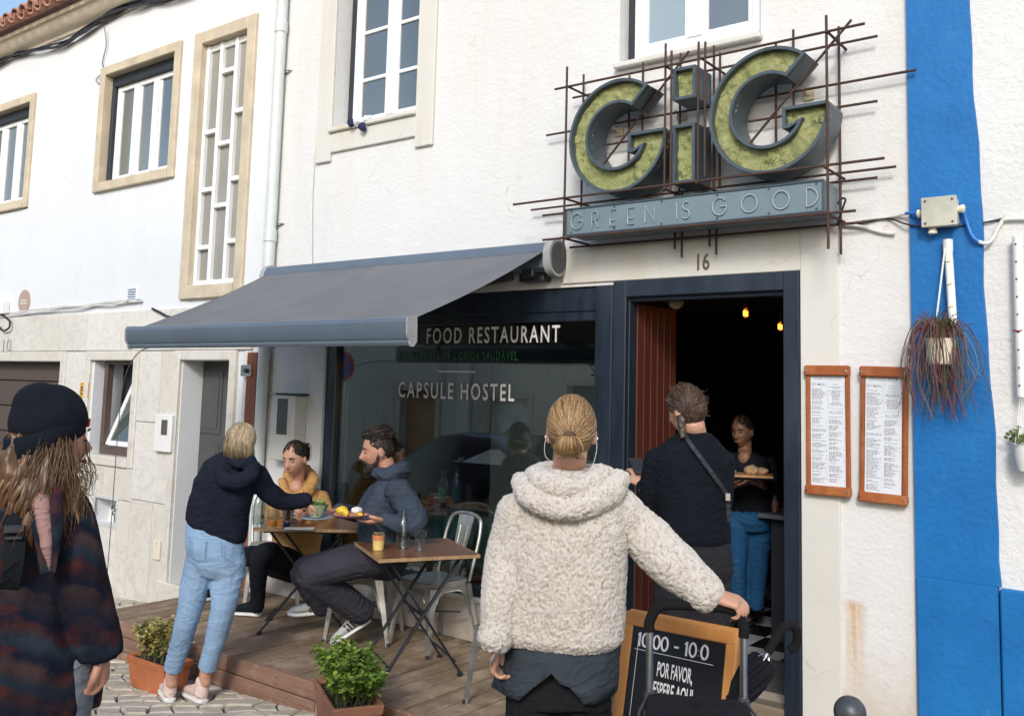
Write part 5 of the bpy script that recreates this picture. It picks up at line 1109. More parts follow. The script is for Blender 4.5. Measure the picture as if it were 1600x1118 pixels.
# ------------------------------------------------------------------ planters on the pavement
M_TERRA = plain('terracotta planter', (.42, .135, .05), .75, .22, 6, .003, 50); M_TERRA2 = plain('dusty brown planter', (.30, .125, .075), .7, .22, 6, .002, 50); M_SOIL = plain('dark soil', (.03, .022, .016), .95, .5, 60, .02, 60)
def trough(name, c, ua, hl, hw, h, label, m):
    ua = V(*ua, 0).normalized(); ub = V(-ua.y, ua.x, 0); c = V(c); t = thing(name, label, 'plant pot', c); U = EZ
    def ring(kl, kw, z): return [c+ua*sx*(hl*kl)+ub*sy*(hw*kw)+U*z for sx, sy in ((-1, -1), (1, -1), (1, 1), (-1, 1))]
    R_ = [ring(.86, .8, 0), ring(.97, .95, h*.80), ring(1.0, 1.0, h*.80), ring(1.03, 1.05, h*.98), ring(1.02, 1.03, h), ring(.95, .9, h), ring(.92, .86, h*.86)]; mb = MB()
    for r_ in R_: mb.v += r_
    for i in range(len(R_)-1):
        for k in range(4): mb.f.append((i*4+k, i*4+(k+1) % 4, (i+1)*4+(k+1) % 4, (i+1)*4+k))
    mb.f.append((3, 2, 1, 0)); mb.m = [0]*len(mb.f); o = obj('pot', mb, m, t, None); bv = o.modifiers.new('b', 'BEVEL'); bv.width = .006; bv.segments = 2
    sm = MB(); n = 12; P = np.array([(i/n*2-1, j/n*2-1, 0) for j in range(n+1) for i in range(n+1)]); hh = fbm(P*4, 3)*.012
    sm.add([c+ua*p[0]*hl*.95+ub*p[1]*hw*.9+U*(h*.88+hh[k]) for k, p in enumerate(P)], [(j*(n+1)+i, j*(n+1)+i+1, (j+1)*(n+1)+i+1, (j+1)*(n+1)+i) for j in range(n) for i in range(n)]); obj('soil', sm, M_SOIL, t, 180); return t, ua, ub
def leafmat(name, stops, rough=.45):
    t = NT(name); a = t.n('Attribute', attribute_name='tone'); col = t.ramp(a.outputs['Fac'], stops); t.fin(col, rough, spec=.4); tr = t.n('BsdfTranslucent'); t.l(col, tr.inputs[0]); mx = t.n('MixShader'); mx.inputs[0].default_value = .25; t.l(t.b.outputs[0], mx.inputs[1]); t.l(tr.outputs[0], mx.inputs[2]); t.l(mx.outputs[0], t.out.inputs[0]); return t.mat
def leaf(mb, p, d, nrm_, L, W, tone, tv):
    d = d.normalized(); s_ = d.cross(nrm_)
    if s_.length < 1e-3: s_ = d.cross(V(1, .2, .1))
    s_.normalize(); n_ = s_.cross(d); P = [p, p+d*L*.3+s_*W*.42+n_*W*.08, p+d*L*.65+s_*W*.4+n_*W*.05, p+d*L-n_*L*.12, p+d*L*.65-s_*W*.4+n_*W*.05, p+d*L*.3-s_*W*.42+n_*W*.08, p+d*L*.45-n_*W*.06]
    mb.add(P, [(0, 1, 6), (1, 2, 6), (2, 3, 6), (3, 4, 6), (4, 5, 6), (5, 0, 6)]); tone += [tv]*7
def bush(t, c, ua, ub, hl, hw, h, stems, per, L, W, lm, twig, seed, spread=1.25, top_bias=.3):
    rd = random.Random(seed); lf = MB(); tone = []; tw = MB(); lf.tone = tone
    for i in range(stems):
        b = c+ua*rd.uniform(-.75, .75)*hl+ub*rd.uniform(-.7, .7)*hw; k = (b-c)
        hh = h*rd.uniform(.55, 1.05)*(1-.35*min(1, (k.length/(hl*1.1))**2)); e = c+k*spread+V(rd.gauss(0, .045), rd.gauss(0, .045), hh); mid = b.lerp(e, .5)+V(rd.gauss(0, .015), rd.gauss(0, .015), .02); P = crom([b, mid, e], 5)
        tw.tube(P, [.0032*(1-.7*j/len(P)) for j in range(len(P))], 5); stone_ = rd.gauss(0, .1)
        for q in range(per):
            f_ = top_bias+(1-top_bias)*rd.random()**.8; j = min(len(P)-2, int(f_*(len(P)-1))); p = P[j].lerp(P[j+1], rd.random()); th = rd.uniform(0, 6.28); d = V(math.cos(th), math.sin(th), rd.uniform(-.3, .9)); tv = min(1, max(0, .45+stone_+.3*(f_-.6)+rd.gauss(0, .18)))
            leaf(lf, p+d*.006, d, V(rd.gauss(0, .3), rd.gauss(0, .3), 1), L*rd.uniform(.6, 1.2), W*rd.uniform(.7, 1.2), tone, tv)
            if rd.random() < .35: tw.tube([p, p+d.normalized()*.02], .0012, 4)
    obj('leaves', lf, lm, t, 60)['kind'] = 'stuff'; obj('stems', tw, twig, t)['kind'] = 'stuff'
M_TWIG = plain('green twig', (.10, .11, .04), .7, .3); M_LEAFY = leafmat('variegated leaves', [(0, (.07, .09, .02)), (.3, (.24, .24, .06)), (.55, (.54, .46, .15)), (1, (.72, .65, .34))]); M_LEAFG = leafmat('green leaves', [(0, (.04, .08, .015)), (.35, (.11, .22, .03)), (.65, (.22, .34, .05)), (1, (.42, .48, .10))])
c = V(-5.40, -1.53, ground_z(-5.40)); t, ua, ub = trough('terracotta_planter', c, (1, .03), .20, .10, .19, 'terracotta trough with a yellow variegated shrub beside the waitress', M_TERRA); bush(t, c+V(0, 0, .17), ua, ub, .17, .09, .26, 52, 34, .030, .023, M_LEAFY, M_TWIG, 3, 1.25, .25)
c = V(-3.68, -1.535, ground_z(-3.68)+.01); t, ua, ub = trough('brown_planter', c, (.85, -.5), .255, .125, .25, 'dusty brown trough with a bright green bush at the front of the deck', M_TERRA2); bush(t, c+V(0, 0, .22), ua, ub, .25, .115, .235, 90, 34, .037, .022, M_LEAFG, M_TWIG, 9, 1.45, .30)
# bollard
bl = fd(1328, 1112, 3.4); bo = thing('bollard', 'dark iron ball topped bollard by the restaurant wall', 'bollard', (bl.x, bl.y, ground_z(bl.x))); M_IRON = plain('grey painted iron', (.055, .062, .07), .4, .25, 12, .001, 60)
obj('ball', MB().ball(bl, .058, nu=28, nv=18), M_IRON, bo, 180); gz = ground_z(bl.x); obj('post', MB().lathe([(.065, 0), (.065, .06), (.045, .09), (.042, bl.z-gz-.07), (.05, bl.z-gz-.055), (.03, bl.z-gz-.04)], (bl.x, bl.y, gz), 18), M_IRON, bo)

# ------------------------------------------------------------------ A-board
M_PINE = wood('varnished pine', (.44, .17, .035), (.62, .29, .08), 2, 6, .4, .001); M_CHALK = plain('black board paint', (.012, .013, .015), .35, .2); M_WPAINT = plain('white board lettering', (.72, .72, .70), .6, .05)
TL_, TR_ = fd(981, 955, 3.62), fd(1157, 985, 3.34); zt = (TL_.z+TR_.z)/2; TL_.z = TR_.z = zt; ex = (TR_-TL_); Wd = ex.length; ex.normalize(); nrm_ = V(ex.y, -ex.x, 0)   # towards the street
gz = ground_z(-1.6); H = (zt-gz)/math.cos(R(13)); ab = thing('a_board', 'black A-board sign in a varnished pine frame asking guests to wait', 'sign', ((TL_.x+TR_.x)/2, (TL_.y+TR_.y)/2, gz))
for side in (1, -1):
    dn = (V(0, 0, -math.cos(R(13)))+nrm_*math.sin(R(13))*side).normalized(); nn = (nrm_*math.cos(R(13))*side+V(0, 0, math.sin(R(13)))); o_ = (TL_+TR_)/2+nn*.012
    P = lambda u, v_: o_+ex*u+dn*v_
    for sx in (-1, 1): obj('frame_side', MB().obox(P(sx*(Wd/2-.021), H/2), ex*.021, dn*(H/2), nn*.012, .004), M_PINE, ab)
    obj('frame_top', MB().obox(P(0, .024), ex*(Wd/2-.001), dn*.025, nn*.0135, .004), M_PINE, ab); obj('frame_bottom', MB().obox(P(0, H-.16), ex*(Wd/2-.043), dn*.03, nn*.0115, .004), M_PINE, ab)
    bd = obj('black_panel', MB().obox(P(0, (H-.13)/2), ex*(Wd/2-.036), dn*(H/2-.09), nn*.004), M_CHALK, ab, None)
    if side == 1:
        up = -dn; m = MB(); x = -.165
        for ch in '10:00 - 10:0':
            h_ = .05; x += GL[ch][0]*h_/2; stroke(m, ch, P(x, .118)+nn*.006, ex, up, h_, .004, 6, .001); x += GL[ch][0]*h_/2+.003
        for a, b in (((-.175, .130), (.15, .130)), ((-.163, .07), (-.163, .6))): m.tube([P(*a)+nn*.006, P(*b)+nn*.006], .0012, 4)
        put_text(m, 'POR FAVOR,', P(.002, .208)+nn*.006, ex, up, .05, .145, off=.016); put_text(m, 'ESPERE AQUI', P(.002, .278)+nn*.006, ex, up, .05, .16, off=.016); obj('lettering', m, M_WPAINT, bd, None)

# ------------------------------------------------------------------ shopping trolley and umbrella
M_FOAM = plain('black foam grip', (.009, .009, .010), .9, .1, 60, .0008, 200, spec=.15); M_ALU = plain('brushed aluminium tube', (.55, .55, .55), .3, .1, metal=1); M_BAGF = plain('black bag fabric', (.008, .009, .012), .8, .2, 9, .001, 150, spec=.2)
DT = 2.85; a1, a2 = fd(1014, 1080, DT), fd(1162, 1075, DT-.04); gz = ground_z(-1.3); tr = thing('shopping_trolley', 'black wheeled shopping trolley held by the woman in the fleece', 'shopping trolley', (a1.x, a1.y, gz)); zt = fd(1090, 947, DT).z
ex = V(a2.x-a1.x, a2.y-a1.y, 0); wd = ex.length; ex.normalize(); nf = V(ex.y, -ex.x, 0); B = V(a1.x, a1.y, 0); zg = fd(1014, 988, DT).z
hp_ = crom([B+EZ*zg, B+EZ*(zt-.055)+nf*.0, B+ex*.022+EZ*(zt-.014), B+ex*.065+EZ*zt, B+ex*(wd-.065)+EZ*zt, B+ex*(wd-.022)+EZ*(zt-.014), B+ex*wd+EZ*(zt-.055), B+ex*wd+EZ*zg], 6)
obj('grip', MB().tube(hp_, .0165, 12), M_FOAM, tr, 60)
for k in (0, 1): obj('upright_tube', MB().tube([B+ex*wd*k+EZ*.08, B+ex*wd*k+EZ*zg], .0115, 12), M_ALU, tr); obj('tube_clamp', MB().obox(B+ex*wd*k+EZ*fd(1014, 1095, DT).z, ex*.018, nf*.022, EZ*.035, .008), M_DKMETAL, tr)
zb = fd(1014, 1078, DT).z; bc_ = B+ex*wd/2+nf*.14
bag = MB().obox(bc_+EZ*((zb-.03+gz+.08)/2), ex*(wd/2-.01), nf*.12, EZ*((zb-.03-gz-.08)/2), .03).obox(bc_+EZ*(zb-.035), ex*(wd/2+.0), nf*.128, EZ*.035, .02)
obj('bag', fuse(bag, .008, 2, lambda P, N: fbm(P*np.array([10, 10, 16]), 3)*.008), M_BAGF, tr, 180)
obj('bag_flap', fuse(MB().obox(bc_+EZ*(zb-.008)+nf*.02, ex*(wd/2+.008), nf*.125, EZ*.014, .008).obox(bc_+EZ*(zb-.07)+nf*.145, ex*(wd/2+.006), nf*.008, EZ*.07, .005), .006, 2, lambda P, N: fbm(P*14, 3)*.007), M_BAGF, tr, 180)
obj('bag_piping', MB().tube(crom([bc_+EZ*(zb-.002)+nf*.02+ex*sx_*(wd/2+.006)+nf*sy_*.122 for sx_, sy_ in ((-1, -1), (-1, 1), (1, 1), (1, -1))], 8), .004, 6).tube([bc_+EZ*(zb-.075)+nf*.156-ex*wd*.42, bc_+EZ*(zb-.08)+nf*.157, bc_+EZ*(zb-.075)+nf*.156+ex*wd*.42], .003, 5), plain('grey bag piping', (.05, .052, .06), .6), tr)
obj('front_rail', MB().tube(crom([B+EZ*(zb-.03), B+nf*.17-ex*.006+EZ*(zb-.045), B+ex*.02+nf*.30+EZ*(zb-.05), B+ex*(wd-.02)+nf*.30+EZ*(zb-.05), B+ex*(wd+.006)+nf*.17+EZ*(zb-.045), B+ex*wd+EZ*(zb-.03)], 6), .0075, 8), M_ALU, tr)
for k in (0, 1): wl = obj('wheel', MB().lathe([(.05, -.015), (.075, -.014), (.078, 0), (.075, .014), (.05, .015)], B+ex*(wd*k+(.03 if k else -.03))+V(0, 0, gz+.078), 20, ex), M_FOAM, tr); obj('rim', MB().lathe([(0, -.012), (.05, -.01), (.05, .01), (0, .012)], B+ex*(wd*k+(.03 if k else -.03))+V(0, 0, gz+.078), 16, ex), M_ALU, wl)
DU = 2.93; um = thing('umbrella', 'furled black umbrella with a crook handle stuck in the trolley', 'umbrella', fd(1130, 1128, DU)); ua_ = fd(1192, 1032, DU); ub_ = fd(1123, 1135, DU-.08)
obj('crook_handle', MB().tube(crom([fd(1199, 1019, DU), fd(1213, 996, DU+.01), fd(1224, 980, DU+.02), fd(1236, 975.5, DU+.03), fd(1244, 983, DU+.035), fd(1245.5, 997, DU+.04), fd(1241, 1010, DU+.04), fd(1233, 1014, DU+.04)], 6), .0145, 12), M_FOAM, um, 60)
obj('shaft', MB().tube([fd(1200, 1018, DU), ub_], .006, 8), M_ALU, um)
m = MB(); ax = (ub_-ua_).normalized(); fa, fb = frame(ax); L_ = (ub_-ua_).length; n = 40
for s_, r_ in ((0.0, .012), (.02, .036), (.09, .046), (.25, .046), (.45, .04), (.6, .028), (.64, .030), (.68, .026), (.85, .022), (1.3, .008)):
    for k in range(n): th = 2*PI*k/n; q = r_*(1+.14*(1 if (k//2) % 2 else -.5)*(1-s_*.4))+.0; m.v.append(ua_+ax*L_*s_*1.0+(fa*math.cos(th+s_*1.4)+fb*math.sin(th+s_*1.4))*q+ax*(-.012 if (s_ < .03 and k % 5 == 0) else 0))
for i in range(9):
    for k in range(n): m.f.append((i*n+k, i*n+(k+1) % n, (i+1)*n+(k+1) % n, (i+1)*n+k))
m.f += [tuple(range(n))[::-1], tuple(9*n+k for k in range(n))]; m.m = [0]*len(m.f); obj('furled_canopy', m, plain('black umbrella cloth', (.007, .008, .011), .9, .2, 20, spec=.15), um, 40)
m = MB()
for k in range(8): th = 2*PI*k/8; d = fa*math.cos(th)+fb*math.sin(th); m.tube([ua_+d*.008-ax*.02, ua_+d*.03+ax*.005], .0022, 5)
obj('rib_tips', m, M_ALU, um)
# ------------------------------------------------------------------ people: tools
def skinmat(name, c):
    t = NT(name); f = t.noise(14, 4, .6); col = t.ramp(f, [(.3, mul(c, .9)), (.7, mul(c, 1.08))]); return t.fin(col, .48, spec=.4, normal=t.bump(t.noise(160, 3), .0006, 1), Subsurface_Weight=.12, Subsurface_Radius=(.01, .004, .002), Subsurface_Scale=.6)
M_SKIN = skinmat('fair skin', (.50, .275, .185)); M_SKINB = skinmat('rosy skin', (.46, .235, .16)); M_SKIND = skinmat('brown skin', (.27, .135, .08))
M_LIP = plain('lips', (.33, .10, .09), .4, .08); M_BROW = plain('dark brow hair', (.035, .022, .016), .8); M_EYED = plain('lowered eyelid lashes', (.03, .02, .018), .6)
def hairmat(name, stops, rough=.42):
    t = NT(name); a = t.n('Attribute', attribute_name='tone'); return t.fin(t.ramp(a.outputs['Fac'], stops), rough, spec=.45)
H_BLOND = hairmat('dark blond hair', [(0, (.10, .052, .02)), (.45, (.24, .135, .055)), (.8, (.42, .27, .12)), (1, (.58, .42, .22))]); H_BOB = hairmat('ash blond hair', [(0, (.07, .048, .028)), (.4, (.25, .18, .10)), (.75, (.50, .39, .245)), (1, (.68, .57, .41))])
H_BROWN = hairmat('light brown hair', [(0, (.045, .023, .012)), (.45, (.125, .064, .029)), (.8, (.23, .128, .056)), (1, (.36, .21, .095))]); H_DARK = hairmat('dark brown hair', [(0, (.006, .004, .003)), (.6, (.022, .013, .009)), (1, (.055, .032, .021))], .6); H_FRIZZ = hairmat('frizzy brown hair', [(0, (.025, .014, .009)), (.6, (.085, .05, .032)), (1, (.17, .11, .075))]); H_AUB = hairmat('long auburn hair', [(0, (.015, .006, .004)), (.6, (.06, .022, .012)), (1, (.11, .045, .025))])
def cloth(name, c, rough=.9, weave=260, bd=.0012, var=.15, wr=.009):
    t = NT(name); f = t.noise(7, 5, .6); col = t.ramp(f, [(.3, mul(c, 1-var)), (.7, mul(c, 1+var))]); r_ = t.math('SUBTRACT', 1, t.math('ABSOLUTE', t.math('SUBTRACT', t.math('MULTIPLY', t.noise(6.5, 3, .5, (1, 1, 1.7), 1.4), 2), 1)))
    nm = t.bump(t.math('POWER', r_, 5), wr, .55); return t.fin(col, rough, 0, .12, t.bump(t.noise(weave, 3, .6), bd, 1, nm))
class Head:
    def __init__(s, c, F, U=(0, 0, 1), k=1.):
        s.c = V(c); s.F = V(F).normalized(); U = V(U); s.X = s.F.cross(U).normalized(); s.U = s.X.cross(s.F).normalized(); s.k = k
    def m(s, x, y, z): return s.c+(s.X*x+s.F*y+s.U*z)*s.k
def head_mesh(mb, H, beard=0):
    nu, nv = 64, 44; P = []
    for i in range(nv+1):
        ph = PI*i/nv-PI/2
        for k in range(nu): th = 2*PI*k/nu; P.append((math.cos(ph)*math.cos(th), math.cos(ph)*math.sin(th), math.sin(ph)))
    d = np.array(P); x = d[:, 0]*.074; y = d[:, 1]*.096; z = d[:, 2]*.117; front = d[:, 1] > 0
    t = np.clip(-z/.117, 0, 1); x = x*(1-.34*t**1.6); y = np.where(front, y+.014*t-.006, y*(1-.5*t**1.2)+.01*t); g = lambda a, m_, s_: np.exp(-((a-m_)/s_)**2)
    f = front*np.clip(d[:, 1]*2, 0, 1); ax = np.abs(x)
    y = y+f*(.026*g(x, 0, .0125)*g(z, -.026, .017)+.013*g(x, 0, .009)*g(z, -.004, .02)-.011*g(ax, .031, .016)*g(z, .008, .013)+.005*g(ax, .03, .022)*g(z, .027, .008)+.008*g(x, 0, .021)*g(z, -.062, .010)-.004*g(x, 0, .03)*g(z, -.078, .006)+.008*g(x, 0, .02)*g(z, -.098, .016)+.005*g(ax, .042, .018)*g(z, -.025, .02))
    vs = [H.m(*p) for p in zip(x, y, z)]; fs = [(i*nu+k, i*nu+(k+1) % nu, (i+1)*nu+(k+1) % nu, (i+1)*nu+k) for i in range(nv) for k in range(nu)]
    vs0, vs1 = vs[0:nu], vs[nv*nu:]; n0 = len(mb.v); mb.add(vs, fs[nu:-nu]+[tuple(range(nu, 2*nu))[::-1], tuple((nv-1)*nu+k for k in range(nu))])
    for s_ in (-1, 1): mb.ball(H.m(s_*.076, -.008, -.012), .008*H.k, .019*H.k, .031*H.k, 12, 8, ((H.X+H.F*-.35*s_).normalized(), (H.F+H.X*.35*s_).normalized(), H.U))
def face_parts(root, body, H, lip=True, open_=False, brow=None):
    for s_ in (-1, 1):
        obj('eyebrow', MB().tube([H.m(s_*.014, .093, .030), H.m(s_*.030, .090, .035), H.m(s_*.046, .079, .029)], [.003*H.k, .0034*H.k, .0018*H.k], 6), brow or M_BROW, body)
        e = MB().tube([H.m(s_*.018, .0815, .004), H.m(s_*.031, .084, .0005), H.m(s_*.044, .076, .005)], [.0016*H.k, .003*H.k, .0016*H.k], 6); obj('eyelashes', e, M_EYED, body)
    if lip: obj('lips', MB().tube([H.m(-.021, .090, -.064), H.m(-.008, .1005, -.060), H.m(.008, .1005, -.060), H.m(.021, .090, -.064)], [.002*H.k, .005*H.k, .005*H.k, .002*H.k], 8), M_LIP, body)
def hand(mb, w, d, pn, th, curl=(25, 30, 35, 40), k=1., base=None, thumb_in=.35, spread=.04):
    """w wrist, d hand direction, pn direction the palm faces, th side of the thumb; curl degrees per joint, index to little"""
    w, d = V(w), V(d).normalized(); pn = V(pn); pn = (pn-d*pn.dot(d)).normalized(); s_ = d.cross(pn); s_ = s_ if s_.dot(V(th)) > 0 else -s_
    mb.loft([(w-d*.02*k, s_*.026*k, pn*.019*k), (w+d*.012*k, s_*.028*k, pn*.018*k), (w+d*.05*k, s_*.039*k, pn*.016*k), (w+d*.085*k, s_*.040*k, pn*.0135*k), (w+d*.095*k, s_*.036*k, pn*.010*k)], 16, 2.4)
    for i, (o, L) in enumerate(((.030, .072), (.0105, .081), (-.0095, .075), (-.029, .058))):
        p = w+(d*(.086-.003*abs(i-1))+s_*o)*k; dd = (d+s_*(o*spread*25)*.25).normalized(); pts = [p-dd*.02*k]; a = 0
        for q, fr_ in enumerate((.46, .31, .23)):
            a += R(curl[i])*(1 if q else .8); dirv = dd*math.cos(a)+pn*math.sin(a); pts.append(p); p = p+dirv*L*fr_*k
        pts.append(p); r_ = .0092 if i < 3 else .0080; mb.limb(pts, [r_*k, r_*k, r_*.93*k, r_*.86*k, r_*.74*k], 10, 3)
    b = w+(d*.022+s_*.026)*k; q1 = b+(d*.028+s_*.026+pn*.014)*k; q2 = q1+(d*.032+s_*(.012-.03*thumb_in)+pn*.02*thumb_in)*k; q3 = q2+(d*.022-s_*.016*thumb_in+pn*.014*thumb_in)*k
    mb.limb([b-d*.01*k, q1, q2, q3], [.014*k, .0125*k, .0105*k, .0085*k], 10, 3)
def shoe(root, heel, toe, up=EZ, k=1., m=None, ms=None, w=.044, parent=None, stripes=None, name='shoe', lace=None):
    heel, toe = V(heel), V(toe); d = (toe-heel); L = d.length; d.normalize(); up = V(up); up = (up-d*up.dot(d)).normalized(); s_ = d.cross(up)
    u = MB(); u.loft([(heel+d*L*t+up*(.02+h/2), s_*w*ww*k, up*h/2*1.0) for t, ww, h in ((-.01, .45, .05), (.03, .72, .085), (.12, .80, .098), (.26, .80, .10), (.38, .82, .082), (.5, .92, .066), (.66, 1.0, .054), (.82, .95, .046), (.94, .68, .036), (1.0, .35, .024))], 18, 2.3)
    u.limb([heel+d*L*.14+up*.05, heel+d*L*.16+up*.125], [.041*k, .038*k], 12)
    o = obj('shoe', fuse(u, .005, 3, lambda P, N: fbm(P*40, 2)*.0012), m, root if parent is None else parent, 180)
    sl_ = MB(); sl_.loft([(heel+d*L*t+up*z, s_*w*ww*k*1.06, up*.013) for t, ww, z in ((-.035, .35, .014), (-.01, .66, .013), (.1, .84, .012), (.3, .84, .012), (.5, .95, .012), (.68, 1.03, .012), (.84, .98, .014), (.97, .68, .019), (1.03, .3, .023))], 18, 3)
    obj('sole', sl_, ms, o, 50)
    if stripes:
        for s2 in (-1, 1):
            for i in range(3):
                a = heel+d*L*(.30+i*.085)+up*.03+s_*s2*w*.94*k; b = heel+d*L*(.36+i*.085)+up*.082+s_*s2*w*.72*k; obj('stripe', MB().bar(a, b, .014, .006, .001, ref=s_), stripes, o)
    if lace:
        for i in range(4): c_ = heel+d*L*(.36+i*.07)+up*(.105-.013*i); obj('lace', MB().tube([c_-s_*.022+up*-.006, c_+up*.004, c_+s_*.022+up*-.006], .003, 5), lace, o)
    return o
def strands(name, paths, m, parent, r=.0022, tone_fn=None, seed=0, n=4):
    mb = MB(); tone = []; rd = random.Random(seed)
    for p in paths:
        n0 = len(mb.v); k = len(p); mb.tube(p, [r*(1-.55*(i/(k-1))**2) for i in range(k)], n); tv = tone_fn(rd) if tone_fn else rd.random(); tone += [tv]*(len(mb.v)-n0)
    mb.tone = tone; o = obj(name, mb, m, parent, 180); o['kind'] = 'stuff'; return o
HC = lambda H, d, k=1.0: H.m(d[0]*.081*k, d[1]*.094*k-.008, d[2]*.106*k+.016)     # a point on the hair shell
def onhair(d):
    y, z = d[1]*.094-.008, d[2]*.106+.016; return y < -.024+max(0, z+.02)*1.15 and z > -.085
def cap(H, k=1.0, vox=.006, amp=.003, fr=40, extra=None, st=(1, 1, 1)):
    mb = MB().ball(H.m(0, -.008, .016), .081*k*H.k, .094*k*H.k, .106*k*H.k, 28, 20, (H.X, H.F, H.U))
    if extra: extra(mb)
    c = np.array(H.c); Xn, Fn, Un = (np.array(q)/H.k for q in (H.X, H.F, H.U)); sm = lambda v_: np.clip(v_, 0, 1)**2*(3-2*np.clip(v_, 0, 1))
    def disp(P, N):
        y, z = (P-c)@Fn, (P-c)@Un; m_ = sm((y-(-.022+np.maximum(0, z+.02)*1.15))/.012); m_ = np.maximum(m_, sm((-.078-z)/.012)); m_ = np.where(z > .10, 0, m_)
        return fbm(P*fr*np.array(st), 3)*amp*(1-m_)-.034*m_*H.k
    r_ = fuse(mb, vox, 2, disp); r_.tone = np.clip(.35+.3*vnoise(r_.v*45, 3), 0, 1); return r_
def rdir(rd, cond):
    while True:
        d = V(rd.gauss(0, 1), rd.gauss(0, 1), rd.gauss(0, 1)).normalized()
        if cond(d): return d
def slerp_path(H, a, b, n=9, k=1.02, lift=.03, rd=random):
    o = []; j = rd.uniform(0, lift)
    for i in range(n):
        t = i/(n-1); d = a.lerp(b, t)
        d = d.normalized() if d.length > .05 else b; o.append(HC(H, d, k+j*math.sin(PI*t)))
    return o
def garment(name, mb, vox, m, parent, amp=.006, fr=9, st=(1, 1, 1), it=3, folds=0, seed=0):
    st = np.array(st)
    def disp(P, N):
        h = fbm(P*fr*st, 3, seed)*amp
        if folds: w_ = fbm(P*3.3, 2, seed+5); h = h+folds*(1-np.abs(np.sin(P[:, 2]*62+w_*7+P[:, 0]*16)))**2*np.clip(vnoise(P*6, seed+9)+.35, 0, 1)
        return h
    return obj(name, fuse(mb, vox, it, disp), m, parent, 180)
def toward(px_): d = _ray(px_, 600); v_ = V(-d.x, -d.y, 0); return v_.normalized()
def dirs(px_): t = toward(px_); return t, V(-t.y, t.x, 0)        # (towards the camera, image right)
def person(label, loc): return thing('person', label, 'person', loc)
M_GUM = plain('white shoe rubber', (.72, .71, .68), .6, .06); M_BLKCLOTH = cloth('black jersey', (.009, .011, .016), .8)

# ------------------------------------------------------------------ woman in the cream fleece
T, RT = dirs(890); A = -T; F = (A+RT*.05).normalized(); Lx = F.cross(EZ).normalized(); D = 3.0
pr = person('woman with a low blond bun in a cream teddy fleece, seen from behind', V(fd(880, 900, D).x, fd(880, 900, D).y, ground_z(-1.7))); gz = ground_z(-1.7)
S = lambda x, y, hw, hd, d=D, dy=0: (fd(x, y, d)+F*dy, Lx*hw, F*hd)
H = Head(fd(893, 674, D), (F-EZ*.06), EZ, .98)
jk = MB(); jk.loft([S(876, 1003, .185, .135), S(877, 990, .208, .152), S(880, 940, .203, .152), S(884, 880, .196, .148), S(888, 830, .193, .14), S(888, 790, .188, .125), S(889, 768, .165, .105), S(889, 748, .115, .09), S(889, 734, .075, .078)], 32, 2.3)
jk.limb([fd(812, 796, D), fd(795, 870, D), fd(784, 930, D-.05), fd(779, 985, D-.08)], [.078, .078, .066, .056]); jk.limb([fd(782, 980, D-.08), fd(774, 996, D-.09)], [.057, .055])
jk.limb([fd(955, 795, D), fd(1000, 830, D), fd(1052, 880, 2.93), fd(1104, 927, 2.86)], [.083, .080, .074, .054])
hr = .0
jk.limb([fd(812, 750, 2.97), fd(826, 774, 2.90), fd(862, 793, 2.865), fd(905, 792, 2.865), fd(948, 772, 2.90), fd(968, 748, 2.97)], [.030, .038, .039, .039, .038, .030]); jk.limb([fd(836, 741, 2.95), fd(852, 755, 2.90), fd(885, 763, 2.875), fd(920, 756, 2.90), fd(938, 741, 2.95)], [.03, .036, .038, .036, .03]); jk.ball(fd(886, 768, 2.9), .12, .05, .045, ax=(Lx, F, EZ)); jk.limb([fd(830, 744, 3.0), fd(860, 738, 3.09), fd(920, 738, 3.09), fd(950, 744, 3.0)], [.03, .035, .035, .03])
fl = {}
def fleece(P, N):
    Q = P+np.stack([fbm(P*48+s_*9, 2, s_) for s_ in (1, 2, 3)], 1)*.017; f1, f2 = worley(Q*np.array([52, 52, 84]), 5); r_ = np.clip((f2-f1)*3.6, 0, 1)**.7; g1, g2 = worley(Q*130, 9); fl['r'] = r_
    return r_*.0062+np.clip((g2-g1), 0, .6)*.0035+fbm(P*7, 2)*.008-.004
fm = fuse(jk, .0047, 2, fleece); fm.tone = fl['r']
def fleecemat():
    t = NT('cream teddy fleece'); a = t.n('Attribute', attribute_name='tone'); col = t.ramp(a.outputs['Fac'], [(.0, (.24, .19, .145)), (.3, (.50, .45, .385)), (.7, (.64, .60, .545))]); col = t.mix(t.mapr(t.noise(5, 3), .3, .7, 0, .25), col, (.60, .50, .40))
    return t.fin(col, .95, spec=.1, normal=t.bump(t.noise(420, 3, .7), .003, 1), Sheen_Weight=.25)
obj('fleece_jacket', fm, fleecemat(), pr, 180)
bd = MB(); head_mesh(bd, H); bd.limb([H.m(0, -.02, -.07), fd(889, 730, D+.01), fd(889, 760, D)], [.054, .055, .07]); bd.loft([S(880, 1000, .15, .10), S(884, 900, .14, .1), S(888, 820, .15, .1), S(889, 775, .12, .08), S(889, 750, .06, .06)], 20)
bd.limb([fd(820, 798, D), fd(795, 880, D), fd(778, 985, D-.08), fd(776, 1008, D-.09)], [.045, .04, .03, .027]); bd.limb([fd(950, 797, D), fd(1052, 880, 2.93), fd(1108, 931, 2.86)], [.045, .04, .028])
hand(bd, fd(776, 1006, D-.09), (fd(771, 1046, D-.07)-fd(776, 1006, D-.09)), Lx, F, (30, 38, 44, 48), .92)
hd_ = fd(1150, 941, 2.835)-fd(1111, 930, 2.86); hand(bd, fd(1109, 928, 2.865), hd_, -EZ*.9-T*.25, A, (38, 52, 56, 58), .98, thumb_in=.6)
